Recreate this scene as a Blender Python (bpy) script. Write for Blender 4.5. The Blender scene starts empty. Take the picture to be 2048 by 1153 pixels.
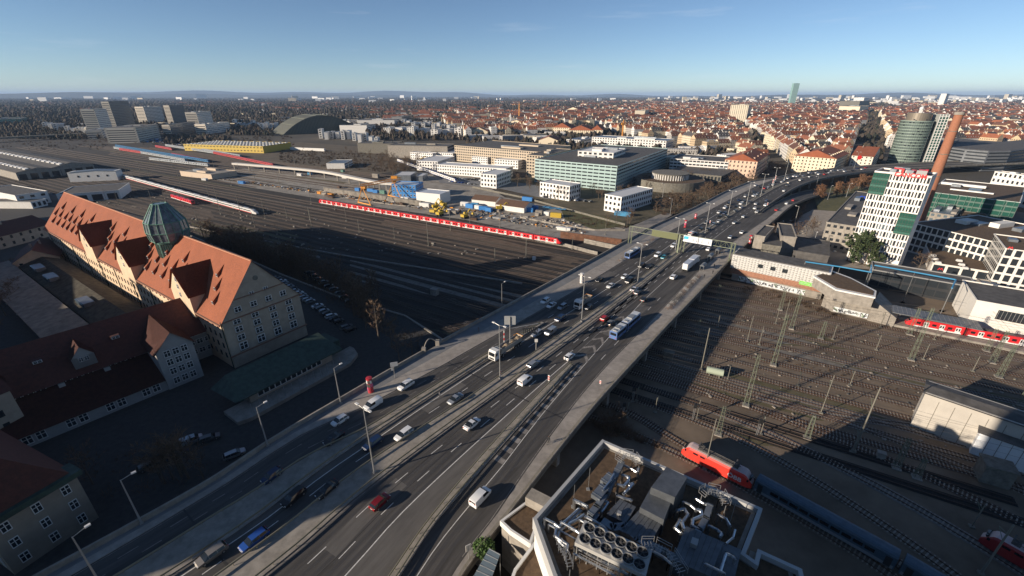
import bpy, bmesh, math, random
from mathutils import Vector, Matrix
random.seed(7)
R = math.radians
SC = bpy.context.scene
# ---------------- camera, sky, sun, exposure ----------------
CAMH = 80.0
PITCH = math.atan(385.5/867.0)
cd = bpy.data.cameras.new('camera'); cam = bpy.data.objects.new('camera', cd)
SC.collection.objects.link(cam)
cam.location = (0, 0, CAMH); cam.rotation_euler = (math.pi/2-PITCH, 0, 0)
cd.sensor_width = 36.0; cd.lens = 36.0*867/2048; cd.clip_start = 1.0; cd.clip_end = 90000
SC.camera = cam
SUN_AZ, SUN_EL = R(24.5), R(15.5)          # shadows fall towards SUN_AZ (from +X towards +Y)
W = bpy.data.worlds.new('World'); SC.world = W; W.use_nodes = True
nt = W.node_tree; nt.nodes.clear()
sky = nt.nodes.new('ShaderNodeTexSky'); sky.sky_type = 'NISHITA'; sky.sun_disc = False
tx, ty = -math.cos(SUN_AZ), -math.sin(SUN_AZ)
sky.sun_elevation = SUN_EL; sky.sun_rotation = math.atan2(tx, ty)
sky.altitude = 600; sky.air_density = 0.72; sky.dust_density = 0.0; sky.ozone_density = 2.6
bgn = nt.nodes.new('ShaderNodeBackground'); bgn.inputs[1].default_value = 0.074
wo = nt.nodes.new('ShaderNodeOutputWorld')
tcw = nt.nodes.new('ShaderNodeTexCoord'); mpw = nt.nodes.new('ShaderNodeMapping'); mpw.inputs['Scale'].default_value = (2.2, 2.2, 26.0); mpw.inputs['Rotation'].default_value = (0, 0.05, 0.4)
nzw = nt.nodes.new('ShaderNodeTexNoise'); nzw.inputs['Scale'].default_value = 1.6; nzw.inputs['Detail'].default_value = 9; nzw.inputs['Roughness'].default_value = 0.6
rpw = nt.nodes.new('ShaderNodeValToRGB'); rpw.color_ramp.elements[0].position = 0.60; rpw.color_ramp.elements[1].position = 0.86; rpw.color_ramp.elements[0].color = (0,0,0,1); rpw.color_ramp.elements[1].color = (0.30,0.30,0.30,1)
mxw = nt.nodes.new('ShaderNodeMix'); mxw.data_type = 'RGBA'; mxw.inputs[7].default_value = (8.5, 8.6, 8.8, 1)
nt.links.new(tcw.outputs['Generated'], mpw.inputs[0]); nt.links.new(mpw.outputs[0], nzw.inputs['Vector']); nt.links.new(nzw.outputs[0], rpw.inputs[0]); nt.links.new(rpw.outputs[0], mxw.inputs[0])
nt.links.new(sky.outputs[0], mxw.inputs[6]); nt.links.new(mxw.outputs[2], bgn.inputs[0]); nt.links.new(bgn.outputs[0], wo.inputs[0])
sd = bpy.data.lights.new('sun', 'SUN'); sd.energy = 5.0; sd.angle = R(0.5); sd.color = (1.0, 0.86, 0.70)
sun = bpy.data.objects.new('sun', sd); SC.collection.objects.link(sun)
sun.location = (0, 0, 300)
sv = Vector((math.cos(SUN_AZ)*math.cos(SUN_EL), math.sin(SUN_AZ)*math.cos(SUN_EL), -math.sin(SUN_EL)))
sun.rotation_euler = sv.to_track_quat('-Z', 'Y').to_euler()
SC.view_settings.view_transform = 'Standard'; SC.view_settings.look = 'None'
SC.view_settings.exposure = 0.6; SC.view_settings.gamma = 1.0
# ---------------- helpers ----------------
def P(px, py, z=0.0):
    """survey point: the spot at height z that stands at this place of the 2048 px photograph"""
    x = (px-1024)/867.0; y = -(py-576.5)/867.0
    c, s = math.cos(PITCH), math.sin(PITCH)
    r = Vector((x, c+y*s, -s+y*c)); t = (z-CAMH)/r.z
    return Vector((r.x*t, r.y*t, z))
def pix(v):
    c, s = math.cos(PITCH), math.sin(PITCH); Z = v[2]-CAMH
    d = v[1]*c-Z*s; u = v[1]*s+Z*c
    if d <= 1: return (-9999, -9999)
    return (1024+867*v[0]/d, 576.5-867*u/d)
def zat(v, py):
    c, s = math.cos(PITCH), math.sin(PITCH); k = -(py-576.5)/867.0
    return CAMH+(k*v[1]*c-v[1]*s)/(c+k*s)
def tag(o, label=None, cat=None, group=None, kind=None):
    if label: o['label'] = label
    if cat: o['category'] = cat
    if group: o['group'] = group
    if kind: o['kind'] = kind
    return o
def T(name, label, cat, group=None, loc=(0, 0, 0), rz=0.0):
    o = bpy.data.objects.new(name, None); SC.collection.objects.link(o)
    o.empty_display_size = 0.5
    o.location = loc; o.rotation_euler = (0, 0, rz)
    return tag(o, label, cat, group)
class MB:
    def __init__(s): s.v = []; s.f = []; s.uv = []; s.m = []
    def face(s, pts, m=0, uv=None):
        i = len(s.v); s.v += [tuple(p) for p in pts]; s.f.append(tuple(range(i, i+len(pts)))); s.m.append(m)
        if uv is None:
            a = Vector(pts[0]); b = Vector(pts[1])
            n = (b-a).cross(Vector(pts[2])-b)
            if n.length > 0 and abs(n.normalized().z) < 0.9:
                d = (b-a); d.z = 0
                if d.length < 1e-4: d = Vector(pts[2])-a; d.z = 0
                d.normalize(); uv = [((Vector(p)-a).dot(d), p[2]) for p in pts]
            else: uv = [(p[0], p[1]) for p in pts]
        s.uv += uv
    def box(s, c, d, rz=0.0, m=0, ry=0.0):
        M = Matrix.Translation(c) @ Matrix.Rotation(rz, 4, 'Z') @ Matrix.Rotation(ry, 4, 'Y')
        x, y, z = d[0]/2, d[1]/2, d[2]/2
        q = [M @ Vector(k) for k in ((-x,-y,-z),(x,-y,-z),(x,y,-z),(-x,y,-z),(-x,-y,z),(x,-y,z),(x,y,z),(-x,y,z))]
        for f in ((0,1,5,4),(1,2,6,5),(2,3,7,6),(3,0,4,7),(4,5,6,7),(3,2,1,0)): s.face([q[k] for k in f], m)
    def prism(s, poly, z0, z1, m=0, mt=None, cap=True):
        a = sum(poly[i][0]*poly[(i+1) % len(poly)][1]-poly[(i+1) % len(poly)][0]*poly[i][1] for i in range(len(poly)))
        if a < 0: poly = poly[::-1]
        n = len(poly)
        for i in range(n):
            p, q = poly[i], poly[(i+1) % n]
            s.face([(p[0],p[1],z0),(q[0],q[1],z0),(q[0],q[1],z1),(p[0],p[1],z1)], m)
        if cap: s.face([(p[0],p[1],z1) for p in poly], m if mt is None else mt)
        if cap: s.face([(p[0],p[1],z0) for p in poly[::-1]], m)
    def tube(s, p, q, r, n=5, m=0, r2=None):
        p, q = Vector(p), Vector(q); d = (q-p)
        if d.length < 1e-6: return
        d.normalize(); a = d.orthogonal().normalized(); b = d.cross(a); r2 = r if r2 is None else r2
        A = [p+(a*math.cos(k*2*math.pi/n)+b*math.sin(k*2*math.pi/n))*r for k in range(n)]
        B = [q+(a*math.cos(k*2*math.pi/n)+b*math.sin(k*2*math.pi/n))*r2 for k in range(n)]
        for k in range(n):
            j = (k+1) % n; s.face([A[k], A[j], B[j], B[k]], m)
        s.face(A[::-1], m); s.face(B, m)
    def path(s, pts, r, n=6, m=0):
        for a, b in zip(pts[:-1], pts[1:]): s.tube(a, b, r, n, m)
    def lathe(s, c, prof, n=16, m=0, a0=0.0):
        for (r0, z0), (r1, z1) in zip(prof[:-1], prof[1:]):
            for k in range(n):
                a, b = a0+2*math.pi*k/n, a0+2*math.pi*(k+1)/n
                q = [(c[0]+r0*math.cos(a), c[1]+r0*math.sin(a), c[2]+z0), (c[0]+r0*math.cos(b), c[1]+r0*math.sin(b), c[2]+z0),
                     (c[0]+r1*math.cos(b), c[1]+r1*math.sin(b), c[2]+z1), (c[0]+r1*math.cos(a), c[1]+r1*math.sin(a), c[2]+z1)]
                L0, L1 = 2*math.pi*max(r0, r1)*k/n, 2*math.pi*max(r0, r1)*(k+1)/n
                uv = [(L0, z0), (L1, z0), (L1, z1), (L0, z1)]
                if r0 < 1e-5: q = q[1:] if False else [q[0], q[2], q[3]]; uv = [uv[0], uv[2], uv[3]]
                elif r1 < 1e-5: q = [q[0], q[1], q[2]]; uv = uv[:3]
                s.face(q, m, uv)
    def mesh(s, name, mats, smooth=False):
        me = bpy.data.meshes.new(name); me.from_pydata(s.v, [], s.f)
        if not isinstance(mats, (list, tuple)): mats = [mats]
        for k in mats: me.materials.append(k)
        ul = me.uv_layers.new(name='UVMap')
        ul.data.foreach_set('uv', [c for t in s.uv for c in t])
        me.polygons.foreach_set('material_index', s.m)
        if smooth:
            bm = bmesh.new(); bm.from_mesh(me); bmesh.ops.remove_doubles(bm, verts=bm.verts, dist=0.0005)
            for f in bm.faces: f.smooth = True
            bm.to_mesh(me); bm.free()
            try: me.set_sharp_from_angle(angle=R(38))
            except Exception: pass
        me.update(); return me
    def build(s, name, mats, parent=None, smooth=False, **k):
        o = bpy.data.objects.new(name, s.mesh(name, mats, smooth)); SC.collection.objects.link(o)
        if parent: o.parent = parent
        return tag(o, **k) if k else o
def inst(name, me, parent=None, loc=(0,0,0), rz=0.0, sc=(1,1,1), rot=None):
    o = bpy.data.objects.new(name, me); SC.collection.objects.link(o)
    if parent: o.parent = parent
    o.location = loc; o.rotation_euler = rot or (0, 0, rz); o.scale = sc
    return o
def kids(o): return [c for c in KID.get(o.name, [])]
KID = {}
def copy_tree(o, parent=None):
    c = o.copy(); SC.collection.objects.link(c)
    if parent: c.parent = parent
    for ch in list(o.children): copy_tree(ch, c)
    return c
UNITS = 'zeroth first second third fourth fifth sixth seventh eighth ninth tenth eleventh twelfth thirteenth fourteenth fifteenth sixteenth seventeenth eighteenth nineteenth'.split()
TENS = [None, None, 'twenty', 'thirty', 'forty', 'fifty', 'sixty', 'seventy', 'eighty', 'ninety']
def ordn(i):
    n = i+1
    if n < 20: return UNITS[n]
    if n >= 100: return 'hundred-and-'+ordn(n-101) if n > 100 else 'hundredth'
    t, u = divmod(n, 10)
    return TENS[t][:-1]+'ieth' if u == 0 else TENS[t]+'-'+UNITS[u]
# ---------------- materials ----------------
def nodemat(name):
    m = bpy.data.materials.new(name); m.use_nodes = True; n = m.node_tree
    return m, n, n.nodes['Principled BSDF']
def mat(name, col, rough=0.8, metal=0.0, nscale=0.0, namt=0.25, coord='Object', bump=0.0, stretch=None, col2=None, spec=None):
    m, n, b = nodemat(name)
    b.inputs['Base Color'].default_value = (*col, 1); b.inputs['Roughness'].default_value = rough; b.inputs['Metallic'].default_value = metal
    if spec is not None: b.inputs['Specular IOR Level'].default_value = spec
    if nscale:
        tc = n.nodes.new('ShaderNodeTexCoord'); no = n.nodes.new('ShaderNodeTexNoise'); no.inputs['Scale'].default_value = nscale; no.inputs['Detail'].default_value = 6; no.inputs['Roughness'].default_value = 0.65
        src = tc.outputs[coord]
        if stretch:
            mp = n.nodes.new('ShaderNodeMapping'); mp.inputs['Scale'].default_value = stretch; n.links.new(src, mp.inputs[0]); src = mp.outputs[0]
        n.links.new(src, no.inputs['Vector'])
        rp = n.nodes.new('ShaderNodeValToRGB'); c2 = col2 or tuple(min(1, c*(1+namt)) for c in col); c1 = col if col2 else tuple(c*(1-namt) for c in col)
        rp.color_ramp.elements[0].position = 0.35; rp.color_ramp.elements[1].position = 0.65
        rp.color_ramp.elements[0].color = (*c1, 1); rp.color_ramp.elements[1].color = (*c2, 1)
        n.links.new(no.outputs[0], rp.inputs[0]); n.links.new(rp.outputs[0], b.inputs['Base Color'])
        if bump:
            bp = n.nodes.new('ShaderNodeBump'); bp.inputs['Strength'].default_value = bump; n.links.new(no.outputs[0], bp.inputs['Height']); n.links.new(bp.outputs[0], b.inputs['Normal'])
    return m
def facade(name, wall, win, pu=3.2, pv=3.3, fu=0.45, fv=0.5, u0=0.0, v0=0.0, rough=0.85, wr=0.25):
    """wall with a regular grid of window openings, from the UVs (metres along the wall, height)"""
    m, n, b = nodemat(name); N = n.nodes; L = n.links
    tc = N.new('ShaderNodeTexCoord'); sp = N.new('ShaderNodeSeparateXYZ'); L.new(tc.outputs['UV'], sp.inputs[0])
    def M(op, a, v=None, w=None):
        q = N.new('ShaderNodeMath'); q.operation = op; L.new(a, q.inputs[0])
        if v is not None:
            if hasattr(v, 'links'): L.new(v, q.inputs[1])
            else: q.inputs[1].default_value = v
        if w is not None: q.inputs[2].default_value = w
        return q.outputs[0]
    def band(o, p, f, off):
        x = M('FRACT', M('DIVIDE', M('ADD', o, off), p)); return M('LESS_THAN', M('ABSOLUTE', M('SUBTRACT', x, 0.5)), f/2)
    k = M('MULTIPLY', band(sp.outputs[0], pu, fu, u0), band(sp.outputs[1], pv, fv, v0))
    ge = N.new('ShaderNodeNewGeometry'); s2 = N.new('ShaderNodeSeparateXYZ'); L.new(ge.outputs['True Normal'], s2.inputs[0])
    k = M('MULTIPLY', k, M('LESS_THAN', M('ABSOLUTE', s2.outputs[2]), 0.5))
    no = N.new('ShaderNodeTexNoise'); no.inputs['Scale'].default_value = 0.35; no.inputs['Detail'].default_value = 5; L.new(tc.outputs['Object'], no.inputs['Vector'])
    rp = N.new('ShaderNodeValToRGB'); rp.color_ramp.elements[0].position = .3; rp.color_ramp.elements[1].position = .7
    rp.color_ramp.elements[0].color = (*[c*.82 for c in wall], 1); rp.color_ramp.elements[1].color = (*[min(1, c*1.08) for c in wall], 1)
    L.new(no.outputs[0], rp.inputs[0])
    mx = N.new('ShaderNodeMix'); mx.data_type = 'RGBA'; L.new(k, mx.inputs[0]); L.new(rp.outputs[0], mx.inputs[6]); mx.inputs[7].default_value = (*win, 1)
    L.new(mx.outputs[2], b.inputs['Base Color'])
    mr = N.new('ShaderNodeMapRange'); mr.inputs[3].default_value = rough; mr.inputs[4].default_value = wr; L.new(k, mr.inputs[0]); L.new(mr.outputs[0], b.inputs['Roughness'])
    return m
C = {}
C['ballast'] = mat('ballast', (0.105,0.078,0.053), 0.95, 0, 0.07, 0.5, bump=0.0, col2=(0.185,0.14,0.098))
C['ballastd'] = mat('ballast_dark', (0.018,0.0145,0.0115), 0.95, 0, 0.05, 0.5, col2=(0.036,0.029,0.023))  # darker ballast tone for the left hand ground
C['bedd'] = mat('track_bed_dark', (0.024,0.019,0.015), 0.95, 0, 0.9, 0.35)  # darker bed tone for the left hand tracks
C['bed2'] = mat('track_bed_grey', (0.175,0.155,0.135), 0.95, 0, 0.6, 0.3)
C['bed3'] = mat('track_bed_rusty', (0.095,0.06,0.04), 0.95, 0, 0.6, 0.35)
C['ballast2'] = mat('ballast_fresh', (0.15,0.135,0.115), 0.95, 0, 0.5, 0.3)
C['track_bed'] = mat('track_bed', (0.15,0.115,0.083), 0.95, 0, 0.9, 0.35)
C['weeds'] = mat('weeds', (0.07,0.065,0.028), 0.95, 0, 0.25, 0.5, col2=(0.12,0.095,0.05))
C['rust'] = mat('rail_steel', (0.085,0.05,0.033), 0.55, 0.3)
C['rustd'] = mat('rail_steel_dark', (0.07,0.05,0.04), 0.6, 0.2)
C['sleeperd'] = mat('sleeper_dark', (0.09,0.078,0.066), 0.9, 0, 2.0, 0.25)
C['sleeper'] = mat('sleeper', (0.27,0.235,0.195), 0.9, 0, 2.0, 0.25)
C['asphalt'] = mat('asphalt', (0.072,0.067,0.062), 0.85, 0, 0.16, 0.30, coord='UV', stretch=(5.0, 0.25, 1), spec=0.3)
C['asphalt2'] = mat('asphalt_shoulder', (0.105,0.097,0.088), 0.9, 0, 0.3, 0.18, coord='UV', stretch=(3, 0.4, 1))
C['pave'] = mat('pavement_slabs', (0.30,0.27,0.235), 0.9, 0, 0.5, 0.16)
C['path'] = mat('path_asphalt', (0.17,0.17,0.17), 0.9, 0, 0.2, 0.15)
C['conc'] = mat('concrete', (0.26,0.235,0.20), 0.9, 0, 0.5, 0.22)
C['concd'] = mat('concrete_weathered', (0.15,0.14,0.115), 0.9, 0, 0.8, 0.3)
C['paint'] = mat('road_paint', (0.62,0.60,0.56), 0.7, 0, 1.5, 0.2)
C['paintw'] = mat('road_paint_worn', (0.22,0.20,0.18), 0.8, 0, 0.9, 0.4)
C['galv'] = mat('galvanised_steel', (0.36,0.36,0.35), 0.45, 0.5)
C['rail_y'] = mat('guard_rail', (0.25,0.23,0.165), 0.6, 0.2)
C['mast'] = mat('mast_green', (0.13,0.15,0.105), 0.7, 0.1)
C['mastc'] = mat('mast_concrete', (0.17,0.16,0.13), 0.85)
C['white'] = mat('white_paint', (0.66,0.65,0.62), 0.6)
C['wing'] = mat('shaded_white_render', (0.33,0.32,0.30), 0.85, 0, 0.4, 0.1)  # darker copy of white_render; the wing's shade is put into its colour
C['whitew'] = mat('white_render', (0.64,0.62,0.58), 0.85, 0, 0.4, 0.06)
C['red'] = mat('red_paint', (0.62,0.03,0.025), 0.35)
C['black'] = mat('black_rubber', (0.018,0.018,0.018), 0.7)
C['glass'] = mat('window_glass', (0.025,0.03,0.035), 0.12, 0, spec=0.6)
C['glassl'] = mat('pale_window_glass', (0.10,0.13,0.15), 0.15, 0)
C['cglass'] = mat('car_glass', (0.012,0.015,0.018), 0.08)
C['head'] = mat('headlamp_glass', (0.7,0.7,0.68), 0.15)
C['tail'] = mat('tail_lamp', (0.45,0.02,0.02), 0.25)
C['tile'] = mat('clay_tiles', (0.27,0.080,0.034), 0.88, 0, 2.6, 0.18, bump=0.15)
def patina(m, lo=0.72, hi=1.2, sc=0.11, rows=0.0):
    n = m.node_tree; b = n.nodes['Principled BSDF']; src = b.inputs['Base Color'].links[0].from_socket; tc = n.nodes.new('ShaderNodeTexCoord'); no = n.nodes.new('ShaderNodeTexNoise'); no.inputs['Scale'].default_value = sc; no.inputs['Detail'].default_value = 8; no.inputs['Roughness'].default_value = .7
    mr = n.nodes.new('ShaderNodeMapRange'); mr.inputs[1].default_value = .3; mr.inputs[2].default_value = .7; mr.inputs[3].default_value = lo; mr.inputs[4].default_value = hi; vm = n.nodes.new('ShaderNodeVectorMath'); vm.operation = 'SCALE'
    n.links.new(tc.outputs['Object'], no.inputs['Vector']); n.links.new(no.outputs[0], mr.inputs[0]); n.links.new(src, vm.inputs[0]); n.links.new(mr.outputs[0], vm.inputs['Scale']); n.links.new(vm.outputs[0], b.inputs['Base Color'])
    if rows:
        wv = n.nodes.new('ShaderNodeTexWave'); wv.bands_direction = 'Z'; wv.inputs['Scale'].default_value = rows; bp = n.nodes.new('ShaderNodeBump'); bp.inputs['Strength'].default_value = .35; bp.inputs['Distance'].default_value = .06; n.links.new(tc.outputs['Object'], wv.inputs['Vector']); n.links.new(wv.outputs[0], bp.inputs['Height']); n.links.new(bp.outputs[0], b.inputs['Normal'])
patina(C['tile'], .78, 1.16, .10, 1.1)
C['ctile'] = mat('town_tiles', (0.22,0.082,0.045), 0.88, 0, .5, .25)
C['tiled'] = mat('clay_tiles_dark', (0.085,0.026,0.017), 0.85, 0, 1.2, 0.25)  # darker copy of clay_tiles, lowered to paint shade onto the left roofs
C['cream'] = mat('cream_render', (0.60,0.45,0.30), 0.85, 0, 0.35, 0.10)
C['cream2'] = mat('shaded_cream_render', (0.40,0.33,0.25), 0.85, 0, 0.4, 0.12)  # greyer, darker copy of cream_render; shade of the unlit walls painted in
C['coppr'] = mat('verdigris_copper', (0.10,0.22,0.17), 0.7, 0, 1.1, 0.35)
C['coppd'] = mat('dark_copper_roof', (0.035,0.06,0.045), 0.7, 0, 0.7, 0.35)
C['zinc'] = mat('zinc_sheet', (0.20,0.22,0.24), 0.42, 0.55, 0.6, 0.2)
C['pipe'] = mat('foil_pipe', (0.52,0.54,0.56), 0.28, 0.9, 5.0, 0.2)
C['roofg'] = mat('dark_flat_roof', (0.085,0.08,0.075), 0.9, 0, 0.4, 0.3)
C['roofb'] = mat('brown_green_roof', (0.065,0.040,0.022), 0.95, 0, 1.4, 0.55, bump=0.3, col2=(0.125,0.08,0.045))
patina(C['asphalt'], .86, 1.14, .05); patina(C['pave'], .8, 1.12, .15); patina(C['ballast'], .75, 1.25, .04); patina(C['cream'], .86, 1.06, .07); patina(C['cream2'], .84, 1.06, .07)
C['grass'] = mat('winter_grass', (0.062,0.062,0.02), 0.95, 0, 0.15, 0.4, col2=(0.105,0.095,0.035))
C['earth'] = mat('bare_earth', (0.085,0.062,0.042), 0.95, 0, 0.2, 0.4, col2=(0.14,0.105,0.075))
C['gravel'] = mat('pale_gravel', (0.26,0.235,0.20), 0.95, 0, 0.3, 0.3)
C['bark'] = mat('bare_twigs', (0.12,0.078,0.048), 0.95, 0, 0.8, 0.3)
C['barkr'] = mat('rusty_larch_twigs', (0.20,0.105,0.055), 0.95, 0, 0.8, 0.3)
C['trunk'] = mat('trunk_bark', (0.11,0.085,0.062), 0.95)
C['pine'] = mat('pine_needles', (0.035,0.055,0.018), 0.9, 0, 0.8, 0.5)
C['pinel'] = mat('pine_needles_light', (0.06,0.08,0.03), 0.9, 0, 0.8, 0.4)
C['wood'] = mat('woodland', (0.030,0.024,0.016), 1.0, 0, 0.02, 0.5, col2=(0.060,0.045,0.030))
C['yellow'] = mat('yellow_cladding', (0.48,0.33,0.03), 0.6)
C['orange'] = mat('orange_steel', (0.65,0.27,0.03), 0.6)
C['blue'] = mat('blue_paint', (0.03,0.20,0.50), 0.5)
C['skyblue'] = mat('light_blue_paint', (0.05,0.24,0.42), 0.5)
C['brick'] = mat('chimney_brick', (0.30,0.125,0.07), 0.9, 0, 1.2, 0.22, stretch=(1,1,6))
C['teal'] = mat('teal_glass', (0.20,0.28,0.28), 0.15, 0)
C['green'] = mat('green_glass', (0.02,0.08,0.06), 0.12)
C['brownroof'] = mat('brown_tin_roof', (0.12,0.07,0.045), 0.8, 0, 0.8, 0.2)
# ================= GROUND =================
def sheet(name, pts, z, m, kind='structure', label=None, cat=None):
    b = MB(); a = sum(pts[i][0]*pts[(i+1) % len(pts)][1]-pts[(i+1) % len(pts)][0]*pts[i][1] for i in range(len(pts)))
    if a < 0: pts = pts[::-1]
    b.face([(p[0], p[1], z) for p in pts]); o = b.build(name, m); o['kind'] = kind
    return o
def Q(l, z=0): return [P(x, y, z) for x, y in l]
m, n_, bs = nodemat('city_ground')
tc = n_.nodes.new('ShaderNodeTexCoord'); n1 = n_.nodes.new('ShaderNodeTexNoise'); n1.inputs['Scale'].default_value = 0.004; n1.inputs['Detail'].default_value = 12; n1.inputs['Roughness'].default_value = 0.75
n_.links.new(tc.outputs['Object'], n1.inputs['Vector'])
rp = n_.nodes.new('ShaderNodeValToRGB'); e = rp.color_ramp.elements
e[0].position = 0.35; e[0].color = (0.026,0.022,0.014,1); e[1].position = 0.7; e[1].color = (0.085,0.07,0.05,1)
n_.links.new(n1.outputs[0], rp.inputs[0]); n_.links.new(rp.outputs[0], bs.inputs['Base Color']); bs.inputs['Roughness'].default_value = 1
C['city'] = m
b = MB(); b.face([(-45000,-3000,-0.6),(45000,-3000,-0.6),(45000,60000,-0.6),(-45000,60000,-0.6)]); b.build('ground', C['city'])['kind'] = 'structure'
yardpoly = [(-1500,1290),(-700,880),(-350,700),(-60,440),(20,300),(70,252),(300,100),(600,-80),(600,-200),(150,-60),(60,20),(-20,60),(-100,150),(-160,235),(-260,300),(-480,440),(-1100,760),(-1700,1000)]
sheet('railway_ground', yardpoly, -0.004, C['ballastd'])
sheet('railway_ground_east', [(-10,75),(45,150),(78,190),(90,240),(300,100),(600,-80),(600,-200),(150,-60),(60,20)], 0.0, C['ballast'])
# weeds and paler ballast patches between the tracks
for k, (pts, mm) in enumerate([
    ([(1500,660),(1640,668),(1700,700),(1560,690)], 'weeds'), ([(1350,768),(1480,742),(1680,800),(1800,850),(1640,842),(1480,800)], 'weeds'),
    ([(1560,700),(1800,745),(2048,800),(2048,815),(1800,765),(1560,712)], 'weeds'), ([(1400,850),(1500,850),(1590,895),(1480,890)], 'weeds'),
    ([(1380,645),(1700,735),(2048,822),(2048,832),(1690,745),(1370,655)], 'ballast2'), ([(1240,585),(1330,600),(1640,690),(1560,688)], 'ballast2'),
    ([(700,520),(1040,590),(1130,620),(1090,640),(980,612),(700,560)], 'ballast2'), ([(480,505),(640,520),(640,512),(500,498)], 'ballast2'),
    ([(850,655),(1000,690),(930,700),(830,672)], 'weeds'), ([(770,440),(960,470),(1160,520),(1140,528),(930,480),(760,450)], 'earth'),
    ([(380,440),(600,470),(560,520),(400,500)], 'weeds'), ([(80,400),(420,420),(430,440),(100,425)], 'earth')]):
    sheet('ground_patch', Q(pts), 0.004+0.001*k, C[mm])
rndg = random.Random(12)
for k in range(26):
    q0 = rndg.uniform(178,345); u0 = rndg.uniform(-1000,-300); L = rndg.uniform(60,260); w = rndg.uniform(1.5,5)
    d0, n0 = Vector((.8634,-.5045,0)), Vector((.5045,.8634,0)); c0 = d0*u0+n0*q0
    sheet('ground_patch', [c0, c0+d0*L, c0+d0*L+n0*w, c0+n0*w*.6], 0.02+.0005*k, C[rndg.choice(['ballast2','weeds','earth','track_bed'])])
# construction ground, wasteland, park
sheet('construction_ground', Q([(380,345),(520,335),(760,365),(800,345),(930,345),(1010,395),(1180,430),(1250,455),(1210,480),(1120,478),(930,440),(640,398),(480,372)]), 0.02, mat('site_gravel', (0.20,0.175,0.145), 0.95, 0, 0.12, 0.35, col2=(0.33,0.30,0.25)))
sheet('grass', Q([(440,300),(600,285),(800,300),(830,335),(740,352),(520,330)]), 0.03, mat('waste_grass', (0.075,0.058,0.033), 0.95, 0, 0.08, 0.4, col2=(0.13,0.10,0.065)))
sheet('grass', Q([(1090,405),(1000,372),(960,360),(1100,355),(1400,330),(1500,350),(1380,420),(1260,450),(1180,435)]), 0.04, mat('park_grass', (0.060,0.052,0.026), 0.95, 0, 0.1, 0.4, col2=(0.11,0.088,0.05)))
sheet('grass_bank', Q([(1120,415),(1240,440),(1260,452),(1190,460),(1130,440)]), 0.06, C['grass'])
sheet('car_park', Q([(870,352),(1060,368),(1180,402),(1090,398),(1000,378),(880,366)]), 0.07, C['path'])
sheet('grass', Q([(1628,395),(1650,372),(1705,372),(1740,380),(1690,430),(1636,420)]), 0.05, C['grass'])
sheet('street', Q([(1625,420),(1700,425),(1800,545),(1470,515),(1500,485)]), 0.055, mat('grey_paving', (0.27,0.24,0.205), 0.9, 0, 0.3, 0.12))
sheet('street', Q([(1700,425),(1900,400),(2300,470),(2300,640),(1800,560)]), 0.052, mat('grey_paving_east', (0.13,0.12,0.105), 0.9, 0, 0.3, 0.2))
# custom house yard
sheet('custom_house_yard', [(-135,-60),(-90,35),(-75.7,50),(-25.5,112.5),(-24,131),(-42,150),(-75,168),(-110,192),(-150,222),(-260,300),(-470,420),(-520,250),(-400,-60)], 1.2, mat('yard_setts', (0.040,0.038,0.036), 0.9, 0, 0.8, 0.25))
b = MB()
for a_, c_ in zip([(-25.5,112.5),(-24,131),(-42,150),(-75,168),(-110,192),(-150,222)], [(-24,131),(-42,150),(-75,168),(-110,192),(-150,222),(-260,300)]):
    b.prism([a_, c_, (c_[0]+.5, c_[1]+.5), (a_[0]+.5, a_[1]+.5)], -0.6, 1.6)
b.build('yard_wall', C['conc'], label='low concrete retaining wall between the custom house yard and the tracks', cat='wall')
# far hills and pale far plain
m, n_, bs = nodemat('far_hills'); bs.inputs['Base Color'].default_value = (0.03,0.035,0.03,1); bs.inputs['Roughness'].default_value = 1
b = MB(); random.seed(3)
for ring, (D, H) in enumerate(((17000,150),(23000,290))):
    N = 160
    hs = []
    for k in range(N+1):
        a = R(30+120*k/N); t = k/N
        hh = H*(0.25+0.22*math.sin(9*t+ring)+0.16*math.sin(31*t+2*ring)+0.10*math.sin(83*t)+0.5*math.exp(-((t-(0.60 if ring else .75))/0.22)**2))
        hs.append((a, max(20, hh)))
    for (a0, h0), (a1, h1) in zip(hs[:-1], hs[1:]):
        p = lambda a, d, z: (d*math.cos(a), d*math.sin(a), z)
        b.face([p(a1,D,-1), p(a0,D,-1), p(a0,D+2500,h0), p(a1,D+2500,h1)]); b.face([p(a1,D+2500,h1), p(a0,D+2500,h0), p(a0,D+6000,-1), p(a1,D+6000,-1)])
o = b.build('hills', m); o['kind'] = 'structure'

# ================= THE BRIDGE ROAD =================
ZD = 8.0
mp = [(-66,14),(-41,46),(-29,66),(-4.5,99),(24,134.5),(54,171.5),(81,205),(106,236),(136,272),(165,306),(197,343),(226,375),(254,402),(287,428),(320,448),(364,470),(420,490),(520,517),(700,552)]
def catmull(pts, n=8):
    out = []; p = [Vector((*q, 0)) for q in pts]; p = [p[0]*2-p[1]]+p+[p[-1]*2-p[-2]]
    for i in range(1, len(p)-2):
        for k in range(n):
            t = k/n; a, b_, c_, d_ = p[i-1], p[i], p[i+1], p[i+2]
            out.append(0.5*((2*b_)+(c_-a)*t+(2*a-5*b_+4*c_-d_)*t*t+(3*b_-a-3*c_+d_)*t**3))
    out.append(p[-2]); return out
CL = catmull(mp); CS = [0]
for a, b_ in zip(CL[:-1], CL[1:]): CS.append(CS[-1]+(b_-a).length)
S0 = (Vector((-66,14,0))-Vector((-41,46,0))).length      # s = 0 at the frame edge
CS = [c-S0 for c in CS]; SMAX = CS[-1]
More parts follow.
